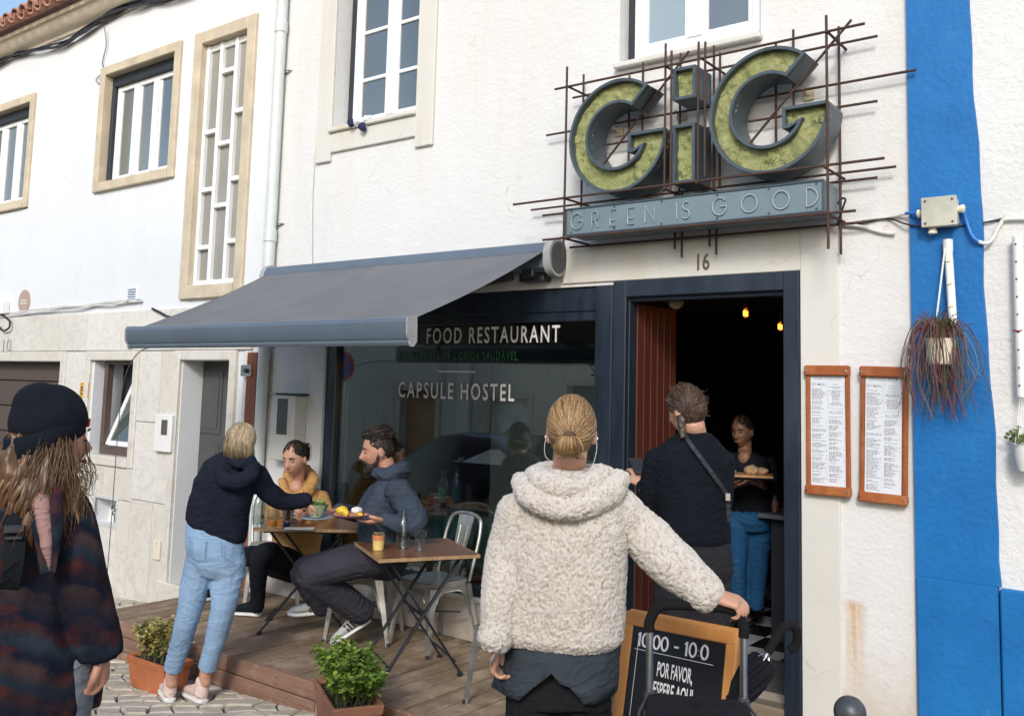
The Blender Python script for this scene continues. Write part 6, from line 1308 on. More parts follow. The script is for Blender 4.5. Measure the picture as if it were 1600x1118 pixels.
for x in (838, 912): bd.limb([fd(x, 1010, D), V(fd(x, 1118, D).x, fd(x, 1118, D).y, .45), V(fd(x, 1118, D).x, fd(x, 1118, D).y, gz+.08)], [.08, .055, .04])
body = obj('body', fuse(bd, .0048, 2), M_SKIN, pr, 180)
ts = MB(); n = 48; rings = []
for x, y, hw, hd2 in ((879, 985, .17, .125), (878, 1020, .182, .135), (870, 1060, .198, .15), (866, 1078, .202, .155)):
    c = fd(x, y, D); ring = []
    for k in range(n):
        th = 2*PI*k/n; p = c+Lx*hw*math.cos(th)+F*hd2*math.sin(th)
        if y > 1050: a = abs(((th-1.5*PI)+PI) % (2*PI)-PI); p.z += (max(0, .105-a*.20) if y > 1070 else max(0, .07-a*.16))+.012*math.sin(th*2+.6)+(.018 if math.cos(th) > .2 else 0)
        ring.append(p+F*.006*math.sin(th*9)*(1 if y > 1010 else 0))
    rings.append(ring)
for r_ in rings: ts.v += r_
for i in range(3):
    for k in range(n): ts.f.append((i*n+k, i*n+(k+1) % n, (i+1)*n+(k+1) % n, (i+1)*n+k))
ts.m = [0]*len(ts.f); to = obj('t_shirt', ts, cloth('dark grey t shirt', (.036, .046, .055)), pr, 180); sm = to.modifiers.new('s', 'SOLIDIFY'); sm.thickness = .004
lg = MB(); lg.loft([S(874, 1010, .13, .08), S(873, 1045, .155, .10), S(872, 1075, .168, .115), S(872, 1095, .172, .12)], 24)
for x in (832, 912): q = fd(x, 1090, D); lg.limb([q+EZ*.06, V(q.x, q.y, .40), V(q.x, q.y, gz+.09)], [.090, .085, .075])
garment('trousers', lg, .009, cloth('black trousers', (.012, .0125, .015)), pr, .006, 8, (1, 1, .35), folds=.004)
for x in (832, 912): q = fd(x, 1090, D); shoe(pr, V(q.x, q.y, gz+.003)-F*.06, V(q.x, q.y, gz+.003)+F*.19, m=MATS['black trousers'], ms=M_GUM)
hc = obj('hair', cap(H, .985), H_BLOND, body, 180); bun = V(0, -.93, -.36).normalized(); rd = random.Random(4); paths = []
while len(paths) < 1500:
    d = rdir(rd, onhair); e = V(rd.gauss(0, .05), -.93+rd.gauss(0, .02), -.36+rd.gauss(0, .05)).normalized(); paths.append(slerp_path(H, d, e, 10, 1.0, .035, rd))
strands('hair_strands', paths, H_BLOND, hc, .0012, lambda r: min(1, max(0, r.gauss(.52, .27))), 2, 3)
bc = H.m(0, -.128, -.026); paths = []
for i in range(0):
    a0 = rd.uniform(0, 6.28); R1 = rd.uniform(.012, .030); tl = rd.uniform(-.6, .6); P = []
    for k in range(9): a = a0+k*.55; P.append(bc+H.X*math.cos(a)*R1*1.15+H.U*math.sin(a)*R1+H.F*(-.012+rd.uniform(-.001, .001)+.02*math.sin(a*1.0+tl)))
    paths.append(P)
for i in range(700):
    o_ = rd.gauss(0, .011); q_ = rd.uniform(.6, 1.1); P = [bc+H.X*o_*.35+H.U*.010-H.F*.006, bc+H.X*o_*.9-H.F*.030*q_+H.U*.004, bc+H.X*o_*1.35-H.F*.034*q_-H.U*.022, bc+H.X*o_*1.35-H.F*.016*q_-H.U*rd.uniform(.038, .05), bc+H.X*o_*.8+H.F*.010-H.U*rd.uniform(.03, .045)]; paths.append(crom(P, 3))
for i in range(26): P = H.m(rd.uniform(-.06, .06), -.06, -.09); q = H.m(rd.uniform(-.05, .05), -.095, -.05); paths.append(crom([q, q.lerp(P, .5)+V(rd.gauss(0, .006), rd.gauss(0, .006), 0), P], 3))
for i in range(0): s_ = rd.choice((-1, 1)); z0 = rd.uniform(-.03, .05); p = H.m(s_*.08, -.02, z0); paths.append(crom([p, p+H.X*s_*rd.uniform(.004, .014)+H.U*rd.uniform(-.02, .012)-H.F*.02, p+H.X*s_*rd.uniform(.0, .018)-H.U*rd.uniform(.02, .05)], 3))
strands('bun', paths, H_BLOND, hc, .0013, lambda r: min(1, max(0, r.gauss(.52, .22))), 8, 3); obj('hair_tie', MB().tube([bc+H.X*math.cos(a*.5236)*.019+H.U*(math.sin(a*.5236)*.016+.008)+H.F*.004 for a in range(12)], .003, 6, close=True), M_BLKCABLE, hc)
for s_, P in ((-1, [H.m(-.083, .0, -.02), H.m(-.088, -.005, -.05), H.m(-.083, .0, -.085), fd(868, 728, D-.02), fd(866, 742, D-.03)]), (1, [H.m(.083, .0, -.02), H.m(.084, -.01, -.06), H.m(.07, -.02, -.11), fd(912, 735, D-.03)])): obj('earphone_wire', MB().tube(crom(P, 5), .0009, 5).ball(P[0], .006), M_WHITEC, body, 60)
q = fd(778, 1018, D-.10); obj('phone', MB().obox(q, F*.038, EZ*.03-Lx*-.02, Lx*.004, .002), M_ALU, pr)

# ------------------------------------------------------------------ woman in the beanie and patterned coat
T, RT = dirs(60); A = -T; D = 2.5; F = (RT*.62+T*.78).normalized(); Lx = F.cross(EZ).normalized(); gz = ground_z(-2.6)
q = fd(60, 900, D); pr = person('woman in a black beanie and dark patterned coat at the left edge', V(q.x, q.y, gz)); S = lambda x, y, hw, hd, d=D: (fd(x, y, d), Lx*hw, F*hd)
H = Head(fd(82, 686, D), (RT*.92+A*.38-EZ*.06), EZ, .94)
def coatmat():
    t = NT('dark patterned blanket coat'); x = t.n('SeparateXYZ'); t.l(t.co(), x.inputs[0]); u = t.math('ADD', t.math('MULTIPLY', x.outputs[0], .8), t.math('MULTIPLY', x.outputs[1], -.6))
    zz_ = t.math('PINGPONG', t.math('MULTIPLY', u, 1), .075); wv = t.noise(14, 3, .6); f = t.math('ADD', t.math('ADD', x.outputs[2], t.math('MULTIPLY', zz_, .9)), t.math('MULTIPLY', wv, .06)); fr = t.math('FRACT', t.math('MULTIPLY', f, 3.1))
    rp = t.ramp(fr, [(0, (.011, .014, .030)), (.16, (.036, .018, .02)), (.25, (.017, .027, .040)), (.38, (.064, .036, .033)), (.47, (.011, .014, .028)), (.60, (.030, .044, .058)), (.72, (.058, .023, .023)), (.80, (.013, .016, .031)), (.92, (.045, .030, .032))])
    for e in t.t.nodes:
        if e.type == 'VALTORGB' and len(e.color_ramp.elements) == 9: e.color_ramp.interpolation = 'EASE'
    dia = t.math('ADD', t.math('PINGPONG', t.math('MULTIPLY', u, 1), .04), t.math('PINGPONG', x.outputs[2], .05)); col = t.mix(t.mapr(dia, .020, .026, .75, 0), rp, (.075, .022, .02)); col = t.mix(t.mapr(t.noise(7, 4, .65), .4, .62, 0, .9), col, (.007, .009, .018))
    return t.fin(col, .95, spec=.1, normal=t.bump(t.noise(220, 3, .7), .003, 1))
ct_ = MB(); ct_.loft([S(52, 1122, .175, .14), S(48, 1095, .19, .155), S(42, 1020, .185, .15), S(38, 940, .18, .145), S(38, 860, .172, .135), S(42, 800, .165, .12), S(48, 765, .14, .10), S(58, 742, .09, .085)], 30, 2.3)
ct_.limb([fd(96, 790, D-.03), fd(114, 860, D-.05), fd(133, 940, D-.03), fd(158, 1018, D)], [.066, .062, .056, .052], flat=True); ct_.limb([fd(-18, 790, D-.02), fd(-35, 880, D-.05), fd(-25, 990, D-.15)], [.065, .06, .05])
for sx in (-1, 1): ct_.limb([fd(64+sx*24, 752, D-.10), fd(72+sx*17, 820, D-.150), fd(76+sx*9, 895, D-.165)], [.016, .020, .012])
coat = garment('patterned_coat', ct_, .008, coatmat(), pr, .016, 10, (1, 1, .13), folds=.002)
obj('pink_shirt', fuse(MB().limb([fd(62, 738, D-.03), fd(66, 790, D-.135), fd(73, 850, D-.165), fd(77, 895, D-.165)], [.045, .022, .015, .006]).limb([fd(5, 716, D+.03), fd(25, 712, D+.05), fd(50, 726, D+.0)], [.03, .035, .03]), .007, 2, lambda P, N: fbm(P*16, 3)*.006), cloth('dusty pink cotton', (.34, .20, .18)), pr, 180)
bd = MB(); head_mesh(bd, H); bd.limb([H.m(0, -.02, -.07), fd(62, 745, D), fd(55, 775, D)], [.053, .055, .07]); bd.loft([S(50, 1000, .14, .1), S(45, 850, .14, .10), S(48, 780, .12, .08)], 18); bd.limb([fd(100, 795, D-.02), fd(122, 870, D-.05), fd(155, 1000, D), fd(161, 1022, D)], [.045, .04, .03, .026])
hand(bd, fd(160, 1016, D), fd(163, 1060, D+.01)-fd(160, 1016, D), -F*.4-RT, F, (50, 62, 66, 66), .92, thumb_in=.7)
for x in (40, 92): q = fd(x, 1100, D); bd.limb([q, V(q.x, q.y, .4), V(q.x, q.y, gz+.08)], [.07, .05, .04])
body = obj('body', fuse(bd, .0048, 2), M_SKINB, pr, 180)
jn = MB()
for x in (38, 92): q = fd(x, 1095, D); jn.limb([q+EZ*.12, V(q.x, q.y, .42), V(q.x, q.y, gz+.09)], [.09, .07, .06])
garment('jeans', jn, .01, cloth('faded grey jeans', (.17, .19, .21)), pr, .005, 8)
for x in (38, 92): q = fd(x, 1095, D); shoe(pr, V(q.x, q.y, gz+.003)-F*.06, V(q.x, q.y, gz+.003)+F*.19, m=M_BLKCLOTH, ms=M_GUM)
bn_ = MB(); bn_.ball(H.m(0, -.018, .055), .089, .100, .094, 26, 18, (H.X, (H.F*.91+H.U*.40).normalized(), (H.U*.91-H.F*.40).normalized())); bn_.ball(H.m(0, -.052, .098), .068, .062, .060, 20, 14)
hb = garment('beanie', bn_, .006, plain('black knitted wool', (.008, .010, .015), .95, .25, 9, .002, 300, spec=.15), pr, .004, 11, seed=3, it=12)
cuff = MB(); pts = []; zt_ = lambda y: .012+.16*y
cu = MB(); n = 40; prf = [(1.0, -.032), (1.06, -.028), (1.07, .0), (1.05, .026), (1.0, .030)]
for kk, dz in prf:
    for k in range(n): th = 2*PI*k/n; x_, y_ = math.cos(th)*.088*kk, math.sin(th)*.100*kk; cu.v.append(H.m(x_, y_-.022, .012+dz+.42*y_))
cu.f = [(i*n+k, i*n+(k+1) % n, (i+1)*n+(k+1) % n, (i+1)*n+k) for i in range(len(prf)-1) for k in range(n)]; cu.m = [0]*len(cu.f); obj('cuff', cu, MATS['black knitted wool'], hb, 180); obj('red_tab', MB().obox(H.m(-.012, .1, .052), H.X*.012, H.U*.012, H.F*.003, .001), plain('red tab', (.4, .05, .02), .7), hb)
rd = random.Random(11); paths = []; tones = []
hv = MB(); hv.limb([H.m(0, -.05, -.02), H.m(0, -.07, -.10), H.m(.0, -.065, -.19)], [.070, .074, .040]); hv.limb([H.m(-.04, .0, -.03), H.m(-.055, -.005, -.11), H.m(-.05, -.01, -.19)], [.026, .030, .014]); hv.limb([H.m(.04, .0, -.03), H.m(.055, -.005, -.11), H.m(.05, -.01, -.19)], [.026, .030, .014])
hm_ = fuse(hv, .006, 2, lambda P, N: fbm(P*np.array([60, 60, 9]), 3)*.012); hm_.tone = np.clip(.3+.3*vnoise(hm_.v*np.array([90, 90, 8]), 3), 0, 1); obj('hair_mass', hm_, H_BROWN, body, 180)
lk = MB(); lt_ = []
for c_ in range(210):
    a = rd.uniform(-.08, 1.08)*PI; lay = rd.uniform(0, 1); L = rd.uniform(.17, .265); wv, ph, am = rd.uniform(22, 34), rd.uniform(0, 6.28), rd.uniform(.006, .016); p = H.m(math.cos(a+PI)*.082*(.9+.1*lay), math.sin(a+PI)*.092*(.9+.1*lay)-.012, .0-.02*math.sin(a)); out = V(p-H.c); out.z = 0; out = out.normalized() if out.length > .01 else -H.F; sd = V(-out.y, out.x, 0); bl = .036 if math.cos(a) > -.9 else .03; fw_ = rd.uniform(-.005, .025); secs = []; drift = rd.gauss(0, .02); W = rd.uniform(.007, .014)
    for k in range(15):
        t = k/14; s_ = t*L; q = p+out*(bl*(.75+.3*lay)*math.sin(min(1, t*1.25)*PI*.55)+am*min(1, t*1.6)*math.sin(s_*wv+ph))+sd*(drift*t+am*min(1, t*1.8)*math.cos(s_*wv+ph))-EZ*s_+RT*fw_*t*t; wk = W*(1-.7*t**4); tw = .6*math.sin(s_*wv*.5+ph); secs.append((q, (sd*math.cos(tw)+out*math.sin(tw))*wk, (out*math.cos(tw)-sd*math.sin(tw))*wk*.42))
    lk.loft(secs, 16, 2); tb_ = rd.gauss(.34, .12); tk = [tb_+rd.gauss(0, .17) for k in range(16)]; lt_ += [min(1, max(0, tk[k])) for i in range(15) for k in range(16)]
lk.tone = lt_; obj('hair_locks', lk, H_BROWN, body, 180)['kind'] = 'stuff'
for c_ in range(60):
    a0 = rd.uniform(-.10, 1.10)*PI; L0 = rd.uniform(.15, .245); wv, ph, am = rd.uniform(24, 40), rd.uniform(0, 6.28), rd.uniform(.007, .019); bl = rd.uniform(.65, 1.1); fw_ = rd.uniform(-.01, .03)
    tn = rd.gauss(.50, .14)
    for i in range(24):
        a = a0+rd.gauss(0, .18); p = H.m(math.cos(a+PI)*.082*rd.uniform(.85, 1.02), math.sin(a+PI)*.092*rd.uniform(.85, 1.02)-.012, rd.uniform(-.02, .02)-.02*math.sin(a)); L = L0*rd.uniform(.82, 1.08); out = V(p-H.c); out.z = 0; out = out.normalized() if out.length > .01 else -H.F; P = []; sd = V(-out.y, out.x, 0); o1, o2 = rd.gauss(0, .011), rd.gauss(0, .011)
        for k in range(13):
            t = k/12; s_ = t*L; bulge = (.036 if p.x*RT.x+p.y*RT.y > H.c.x*RT.x+H.c.y*RT.y-.03 else .018)*bl*math.sin(min(1, t*1.25)*PI*.55); P.append(p+out*(bulge+o1+am*min(1, t*1.6)*math.sin(s_*wv+ph))+sd*(o2*t*2+am*min(1, t*2)*math.cos(s_*wv+ph))-EZ*s_+RT*fw_*t*t)
        paths.append(P); tones.append(min(1, max(0, tn+rd.gauss(0, .06))))
for i in range(26):
    p = H.m(.0+rd.uniform(-.05, .07), .075, -.0); P = [p, p+RT*.006-EZ*.04, p+RT*rd.uniform(.0, .03)-EZ*.075+T*.02, p+RT*rd.uniform(.01, .045)-EZ*.10, p+RT*rd.uniform(-.01, .035)-EZ*rd.uniform(.12, .2)]; paths.append(crom(P, 4))
tones += [.4]*30; ti = iter(tones); strands('long_hair', paths, H_BROWN, body, .0011, lambda r: next(ti), 5, 3)
face_parts(pr, body, H)
bs = MB(); P = crom([fd(4, 768, D-.02), fd(16, 800, D-.14), fd(24, 840, D-.16), fd(18, 900, D-.165), fd(0, 960, D-.1)], 6); bs.ribbon(P, .048, .010, T)
so_ = thing('backpack_strap', 'black backpack strap with plastic buckles over the patterned coat', 'strap', P[10]); obj('webbing', bs, cloth('black webbing', (.012, .013, .016)), so_)
for k in (10,): obj('buckle', MB().obox(P[k]+T*.012, RT*.024, EZ*.010, T*.006, .003).obox(P[k]+T*.014-EZ*.022, RT*.020, EZ*.004, T*.004, .002), M_DKMETAL, so_)

# ------------------------------------------------------------------ waitress leaning over the laid table
T, RT = dirs(350); A = -T; D = 5.5; F = (A*.82+RT*.57).normalized(); Lx = F.cross(EZ).normalized(); gz = ground_z(-5.1); q = fd(300, 1080, D); pr = person('waitress with a blond bob in a navy hoodie and light jeans serving the seated pair', V(q.x, q.y, gz))
lt = (RT*.92-EZ*.30-A*.1).normalized(); fv = (A*.95+RT*.1).normalized()
S = lambda x, y, hw, hd, d=D: (fd(x, y, d), lt*hw, fv*hd)
H = Head(fd(375, 692, 5.46), (A*.6+RT*.72-EZ*.32), EZ+RT*.18, .96)
hd1 = MB(); hd1.loft([S(338, 834, .172, .125), S(338, 824, .188, .138), S(342, 795, .182, .138), S(350, 762, .178, .13), S(362, 735, .168, .115), S(369, 720, .12, .09), S(374, 708, .07, .07)], 28, 2.3)
hd1.limb([fd(400, 742, 5.5), fd(420, 768, 5.55), fd(444, 783, 5.62), fd(478, 781, 5.7)], [.072, .062, .056, .045]); hd1.limb([fd(330, 742, 5.5), fd(314, 786, 5.5), fd(335, 806, 5.72), fd(360, 806, 5.9)], [.066, .056, .05, .042])
hd1.limb([fd(345, 727, 5.42), fd(352, 748, 5.355), fd(372, 752, 5.345), fd(392, 742, 5.37), fd(398, 728, 5.43)], [.035, .046, .05, .045, .035]); hd1.limb([fd(356, 716, 5.42), fd(375, 724, 5.38), fd(394, 718, 5.43)], [.03, .034, .03])
garment('navy_hoodie', hd1, .008, cloth('navy sweatshirt', (.012, .015, .026)), pr, .007, 8, folds=.006, seed=2)
bd = MB(); head_mesh(bd, H); bd.limb([H.m(0, -.02, -.07), fd(373, 714, 5.48), fd(368, 730, 5.5)], [.05, .05, .06]); bd.loft([S(338, 830, .14, .09), S(350, 765, .14, .09), S(366, 728, .1, .07)], 18); bd.limb([fd(400, 744, 5.5), fd(444, 784, 5.62), fd(480, 782, 5.7)], [.045, .04, .028])
hand(bd, fd(478, 784, 5.70), fd(487, 808, 5.74)-fd(478, 784, 5.70), RT*.8+A*.4, T, (32, 36, 40, 44), .92, thumb_in=.3)
LG = (((316, 862), (294, 962), (270, 1046)), ((360, 866), (346, 962), (323, 1044)))
for a, b, c in LG: bd.limb([fd(*a, D), fd(*b, D-.02), fd(*c, D+.02), fd(c[0]-2, c[1]+22, D+.02)], [.075, .052, .038, .035])
body = obj('body', fuse(bd, .0058, 2), M_SKIN, pr, 180)
jn = MB(); jn.loft([S(338, 818, .165, .115), S(336, 836, .176, .128), S(337, 862, .186, .142), S(338, 885, .178, .13), S(338, 900, .14, .10)], 26)
for a, b, c in LG: jn.limb([fd(a[0], a[1]+8, D-.01), fd((a[0]+b[0])/2, (a[1]+b[1])/2, D-.01), fd(*b, D-.02), fd(*c, D+.02)], [.094, .088, .070, .056], flat=True)
def denim(name, c):
    t = NT(name); f = t.noise(3.5, 4, .6); col = t.ramp(f, [(.32, mul(c, .75)), (.68, mul(c, 1.25))]); col = t.mix(t.mapr(t.noise(300, 2), .4, .6, 0, .3), col, mul(c, 1.5)); return t.fin(col, .85, spec=.2, normal=t.bump(t.noise(380, 2), .001, 1, t.bump(t.math('POWER', t.math('SUBTRACT', 1, t.math('ABSOLUTE', t.math('SUBTRACT', t.math('MULTIPLY', t.noise(6, 3, .5, (1, 1, 2.4), 1.2), 2), 1))), 5), .007, .4)))
jo = garment('jeans', jn, .0075, denim('light blue denim', (.22, .33, .47)), pr, .005, 9, (1, 1, .6), folds=.006, seed=4)
for x0, x1 in ((296, 322), (346, 377)):
    a, b, c, e = fd(x0, 838 if x0 < 330 else 846, D-.145), fd(x1, 844 if x0 < 330 else 852, D-.15), fd(x1-2, 874, D-.155), fd(x0+1, 868, D-.15); pk_ = MB(); md = (c+e)/2-EZ*.015
    for o_ in (0,): pk_.tube([a, e, md, c, b], .0022, 5)
    obj('pocket_seam', pk_, denim('denim seam', (.13, .20, .31)) if 'denim seam' not in MATS else MATS['denim seam'], jo)
M_PINKS = cloth('pale pink knit', (.66, .50, .44))
for (a, b, c), tx in zip(LG, (-.045, -.12)):
    q = fd(c[0]-3, 1078 if c[0] < 300 else 1072, D+.0); hz = V(q.x, q.y, gz+.006); tdir = (A*.9+RT*tx*4).normalized(); shoe(pr, hz, hz+tdir*.235, m=M_PINKS, ms=M_GUM, w=.042)
hc = obj('hair', cap(H, .97), H_BOB, body, 180); rd = random.Random(6); paths = []
for i in range(1200):
    d = rdir(rd, lambda d: d.z > -.1 and (d.y < .45 or d.z > .6)); d2 = V(d.x, d.y if d.y < .3 else .3, 0).normalized(); top = V(rd.gauss(0, .12), -.1+rd.gauss(0, .1), 1).normalized(); P = slerp_path(H, top, V(d2.x, d2.y, -.05).normalized(), 7, 1.03, .05, rd); e = P[-1]; L = rd.uniform(.07, .125); out = (H.X*d2.x+H.F*d2.y)
    P += [e-EZ*L*.5+out*.008*rd.random(), e-EZ*L+out*rd.uniform(-.02, .008)]; paths.append(P)
strands('bob_strands', paths, H_BOB, hc, .0019, lambda r: min(1, max(0, r.gauss(.52, .24))), 3, 3)

# ------------------------------------------------------------------ seated woman in the mustard hoodie
T, RT = dirs(460); A = -T; D = 6.9; F = (T*.86-RT*.5).normalized(); Lx = F.cross(EZ).normalized(); q = fd(455, 940, 7.0); pr = person('seated woman with tied back dark hair in a mustard hoodie looking down', V(q.x, q.y, 0)); S = lambda x, y, hw, hd, d=D+.1: (fd(x, y, d), Lx*hw, F*hd)
H = Head(fd(461, 715, D-.03), (T*.80-RT*.52-EZ*.30), EZ, 1.1)
hm = MB(); hm.loft([S(462, 885, .19, .14, D+.22), S(463, 850, .19, .14, D+.2), S(466, 815, .205, .145, D+.16), S(467, 785, .20, .135, D+.12), S(467, 768, .165, .115), S(465, 755, .11, .09), S(464, 746, .075, .075)], 26, 2.3)
hm.limb([fd(499, 778, D+.1), fd(509, 812, D+.02), fd(500, 822, D-.15), fd(480, 810, D-.32)], [.072, .068, .058, .045]); hm.limb([fd(432, 778, D+.1), fd(422, 812, D+.0), fd(440, 822, D-.2)], [.07, .062, .048])
hm.limb([fd(441, 752, D+.02), fd(446, 768, D-.04), fd(462, 776, D-.06), fd(480, 766, D-.02), fd(488, 749, D+.06), fd(484, 738, D+.14)], [.034, .042, .036, .042, .042, .034]); hm.limb([fd(449, 746, D+.06), fd(455, 736, D+.2), fd(480, 735, D+.2)], [.03, .05, .045])
ho = garment('mustard_hoodie', hm, .008, cloth('mustard sweatshirt', (.45, .25, .095)), pr, .008, 9, folds=.006, seed=6)
for x in (455, 473): obj('drawstring', MB().tube(crom([fd(x+1, 765, D-.085), fd(x, 780, D-.075), fd(x-1, 798, D-.06)], 4), .004, 6), MATS['mustard sweatshirt'], ho)
bd = MB(); head_mesh(bd, H); bd.limb([H.m(0, -.02, -.07), fd(464, 750, D+.04), fd(466, 768, D+.06)], [.055, .055, .075]); bd.loft([S(462, 880, .15, .1, D+.2), S(466, 800, .15, .1, D+.14), S(466, 768, .12, .08)], 18); bd.ball(fd(463, 762, D-.005), .06, .05, .05)
bd.limb([fd(500, 782, D+.08), fd(500, 822, D-.15), fd(478, 810, D-.34)], [.045, .04, .028]); bd.limb([fd(432, 782, D+.08), fd(422, 815, D), fd(444, 824, D-.22)], [.045, .04, .028])
hand(bd, fd(480, 810, D-.33), fd(462, 803, D-.5)-fd(480, 810, D-.33), EZ*.4-RT*.6, EZ, (30, 34, 38, 40), 1); hand(bd, fd(442, 823, D-.2), fd(455, 820, D-.4)-fd(442, 823, D-.2), -EZ, RT, (20, 22, 26, 30), 1)
LG = (((470, 888, 7.05), (408, 868, 6.62), (402, 948, 6.72)), ((446, 885, 7.15), (378, 872, 6.95), (330, 924, 7.25)))
for a, b, c in LG: bd.limb([fd(*a), fd(*b), fd(*c)], [.08, .055, .04])
body = obj('body', fuse(bd, .0058, 2), M_SKIN, pr, 180)
lg = MB(); lg.limb([fd(462, 882, 7.15), fd(460, 860, 7.1)], [.16, .14])
for a, b, c in LG: lg.limb([fd(*a), fd((a[0]+b[0])/2, (a[1]+b[1])/2-4, (a[2]+b[2])/2), fd(*b), fd(*c)], [.105, .1, .072, .052])
garment('black_trousers', lg, .009, M_BLKCLOTH, pr, .004, 9)
M_BLKSH = cloth('black trainer mesh', (.012, .014, .02))
a = fz(406, 962, .004); b = fz(357, 958, .004); shoe(pr, a, a+(b-a).normalized()*.26, m=M_BLKSH, ms=M_GUM, lace=plain('pink laces', (.5, .2, .18), .7)); a = fz(334, 936, .004); b = fz(306, 940, .004); shoe(pr, a, a+(b-a).normalized()*.26, m=M_BLKSH, ms=M_GUM)
hc = obj('hair', cap(H, .955, amp=.001), H_DARK, body, 180); rd = random.Random(8); paths = []
e0 = V(0, -.95, .15)
for i in range(420): d = rdir(rd, onhair); paths.append(slerp_path(H, d, (e0+V(rd.gauss(0, .06), 0, rd.gauss(0, .06))).normalized(), 9, .975, .012, rd))
pc = H.m(.0, -.118, .03)
for i in range(150): o_ = V(rd.gauss(0, .008), rd.gauss(0, .008), rd.gauss(0, .008)); sd = H.X*rd.gauss(.012, .012); paths.append(crom([pc+o_, pc-H.F*.035+H.U*.008+o_+sd*.5, pc-H.F*.05-H.U*.035+o_+sd, pc-H.F*.03-H.U*rd.uniform(.07, .12)+o_+sd*1.5], 4))
strands('tied_hair', paths, H_DARK, hc, .0028, None, 4); face_parts(pr, body, H)
obj('bag_strap', MB().tube(crom([fd(486, 752, D+.06), fd(479, 775, D-.055), fd(474, 800, D-.03), fd(470, 830, D+.0)], 5), .011, 6), cloth('dark strap', (.03, .025, .025)), pr)

# ------------------------------------------------------------------ bearded man in the blue hoodie
T, RT = dirs(590); A = -T; D = 6.0; F = (-RT*.985+T*.10).normalized(); Lx = T; q = fd(598, 940, D); pr = person('seated bearded man in a slate blue hoodie holding a plate of eggs', V(q.x, q.y, 0)); S = lambda x, y, hw, hd, d=D: (fd(x, y, d), T*hw, RT*hd)
H = Head(fd(591, 703, D), (-RT*.97+T*.12-EZ*.20), EZ-RT*.08, 1.1)
hm = MB(); hm.loft([S(598, 880, .18, .145), S(597, 850, .185, .150), S(596, 815, .175, .146), S(601, 785, .185, .14), S(608, 765, .19, .12), S(613, 750, .15, .10), S(612, 738, .09, .085)], 28, 2.3)
hm.limb([fd(620, 764, 5.80), fd(640, 792, 5.76), fd(650, 815, 5.74), fd(628, 820, 5.70), fd(602, 813, 5.67)], [.086, .082, .075, .062, .05]); hm.limb([fd(592, 766, 6.2), fd(566, 800, 6.22), fd(545, 800, 6.12), fd(530, 797, 6.0)], [.075, .062, .055, .045])
hm.limb([fd(588, 738, 5.93), fd(606, 741, 5.89), fd(622, 736, 5.92), fd(631, 734, 6.0), fd(622, 736, 6.1), fd(600, 742, 6.1)], [.032, .042, .05, .055, .05, .035])
garment('blue_hoodie', hm, .008, cloth('slate blue sweatshirt', (.044, .058, .082)), pr, .008, 8, folds=.007, seed=11)
bd = MB(); head_mesh(bd, H); bd.limb([H.m(0, -.02, -.07), fd(606, 738, D), fd(610, 755, D)], [.062, .062, .08]); bd.loft([S(598, 870, .15, .11), S(600, 800, .15, .11), S(611, 758, .13, .09)], 18); bd.limb([fd(620, 768, 5.82), fd(650, 815, 5.74), fd(600, 812, 5.67)], [.05, .045, .03]); bd.limb([fd(592, 768, 6.18), fd(562, 802, 6.2), fd(528, 796, 6.0)], [.05, .045, .03])
hand(bd, fd(599, 812, 5.67), fd(562, 817, 5.63)-fd(599, 812, 5.67), EZ*.9-T*.2, T, (14, 18, 24, 30), 1.08, thumb_in=.8); hand(bd, fd(530, 797, 6.0), fd(506, 800, 5.9)-fd(530, 797, 6.0), T*.4-EZ, -EZ, (26, 30, 34, 38), 1.05)
LG = (((600, 868, 5.88), (483, 897, 5.80), (566, 956, 6.02)), ((598, 868, 6.12), (474, 892, 6.22), (506, 944, 6.34)))
for a, b, c in LG: bd.limb([fd(*a), fd(*b), fd(*c)], [.085, .06, .042])
bd.limb([fd(556, 948, 6.0), fd(570, 958, 6.03)], [.042, .04])
body = obj('body', fuse(bd, .0058, 2), M_SKINB, pr, 180)
tr_ = MB(); tr_.limb([fd(608, 868, 6.0), fd(590, 868, 6.0)], [.16, .15])
for a, b, c in LG: tr_.limb([fd(*a), fd((a[0]+b[0])/2, (a[1]+b[1])/2-3, (a[2]+b[2])/2), fd(*b)], [.118, .112, .092]); tr_.limb([fd(*b), fd((b[0]+c[0])/2, (b[1]+c[1])/2, (b[2]+c[2])/2), fd(*c)], [.092, .092, .086])
garment('grey_trousers', tr_, .008, cloth('charcoal violet trousers', (.040, .038, .050)), pr, .006, 8, folds=.007, seed=12)
M_SHG = cloth('light grey trainer knit', (.44, .44, .42), .8); M_STRP = plain('black stripe', (.015, .015, .018), .6)
he, to_ = fd(578, 962, 6.05), fd(522, 990, 6.03); he.z = max(he.z, .10); to_.z = .012; shoe(pr, he-V(0, 0, .04), to_, up=EZ, m=M_SHG, ms=M_GUM, stripes=M_STRP, lace=M_STRP, w=.048)
he, to_ = fd(514, 957, 6.36), fd(458, 962, 6.3); shoe(pr, he, he+(to_-he).normalized()*.27, up=EZ, m=M_SHG, ms=M_GUM, stripes=M_STRP, lace=M_STRP, w=.048)
rd = random.Random(3)
def quiff(mb):
    mb.ball(H.m(0, .045, .105), .055*H.k, .042*H.k, .028*H.k, 18, 12, (H.X, H.F, H.U)); mb.ball(H.m(0, -.015, .11), .062*H.k, .07*H.k, .026*H.k, 18, 12, (H.X, H.F, H.U))
hc = obj('hair', cap(H, .945, .005, .0035, 60, quiff), H_DARK, body, 180); paths = []
for i in range(420): d = rdir(rd, lambda d: onhair(d) and d.z > .3); p = HC(H, d, 1.0)+H.U*.012; paths.append(crom([p-H.F*.02, p+H.U*.012, p+H.U*rd.uniform(.012, .02)-H.F*rd.uniform(.015, .04)], 3))
strands('short_strands', paths, H_DARK, hc, .0026, None, 4)
br = MB()
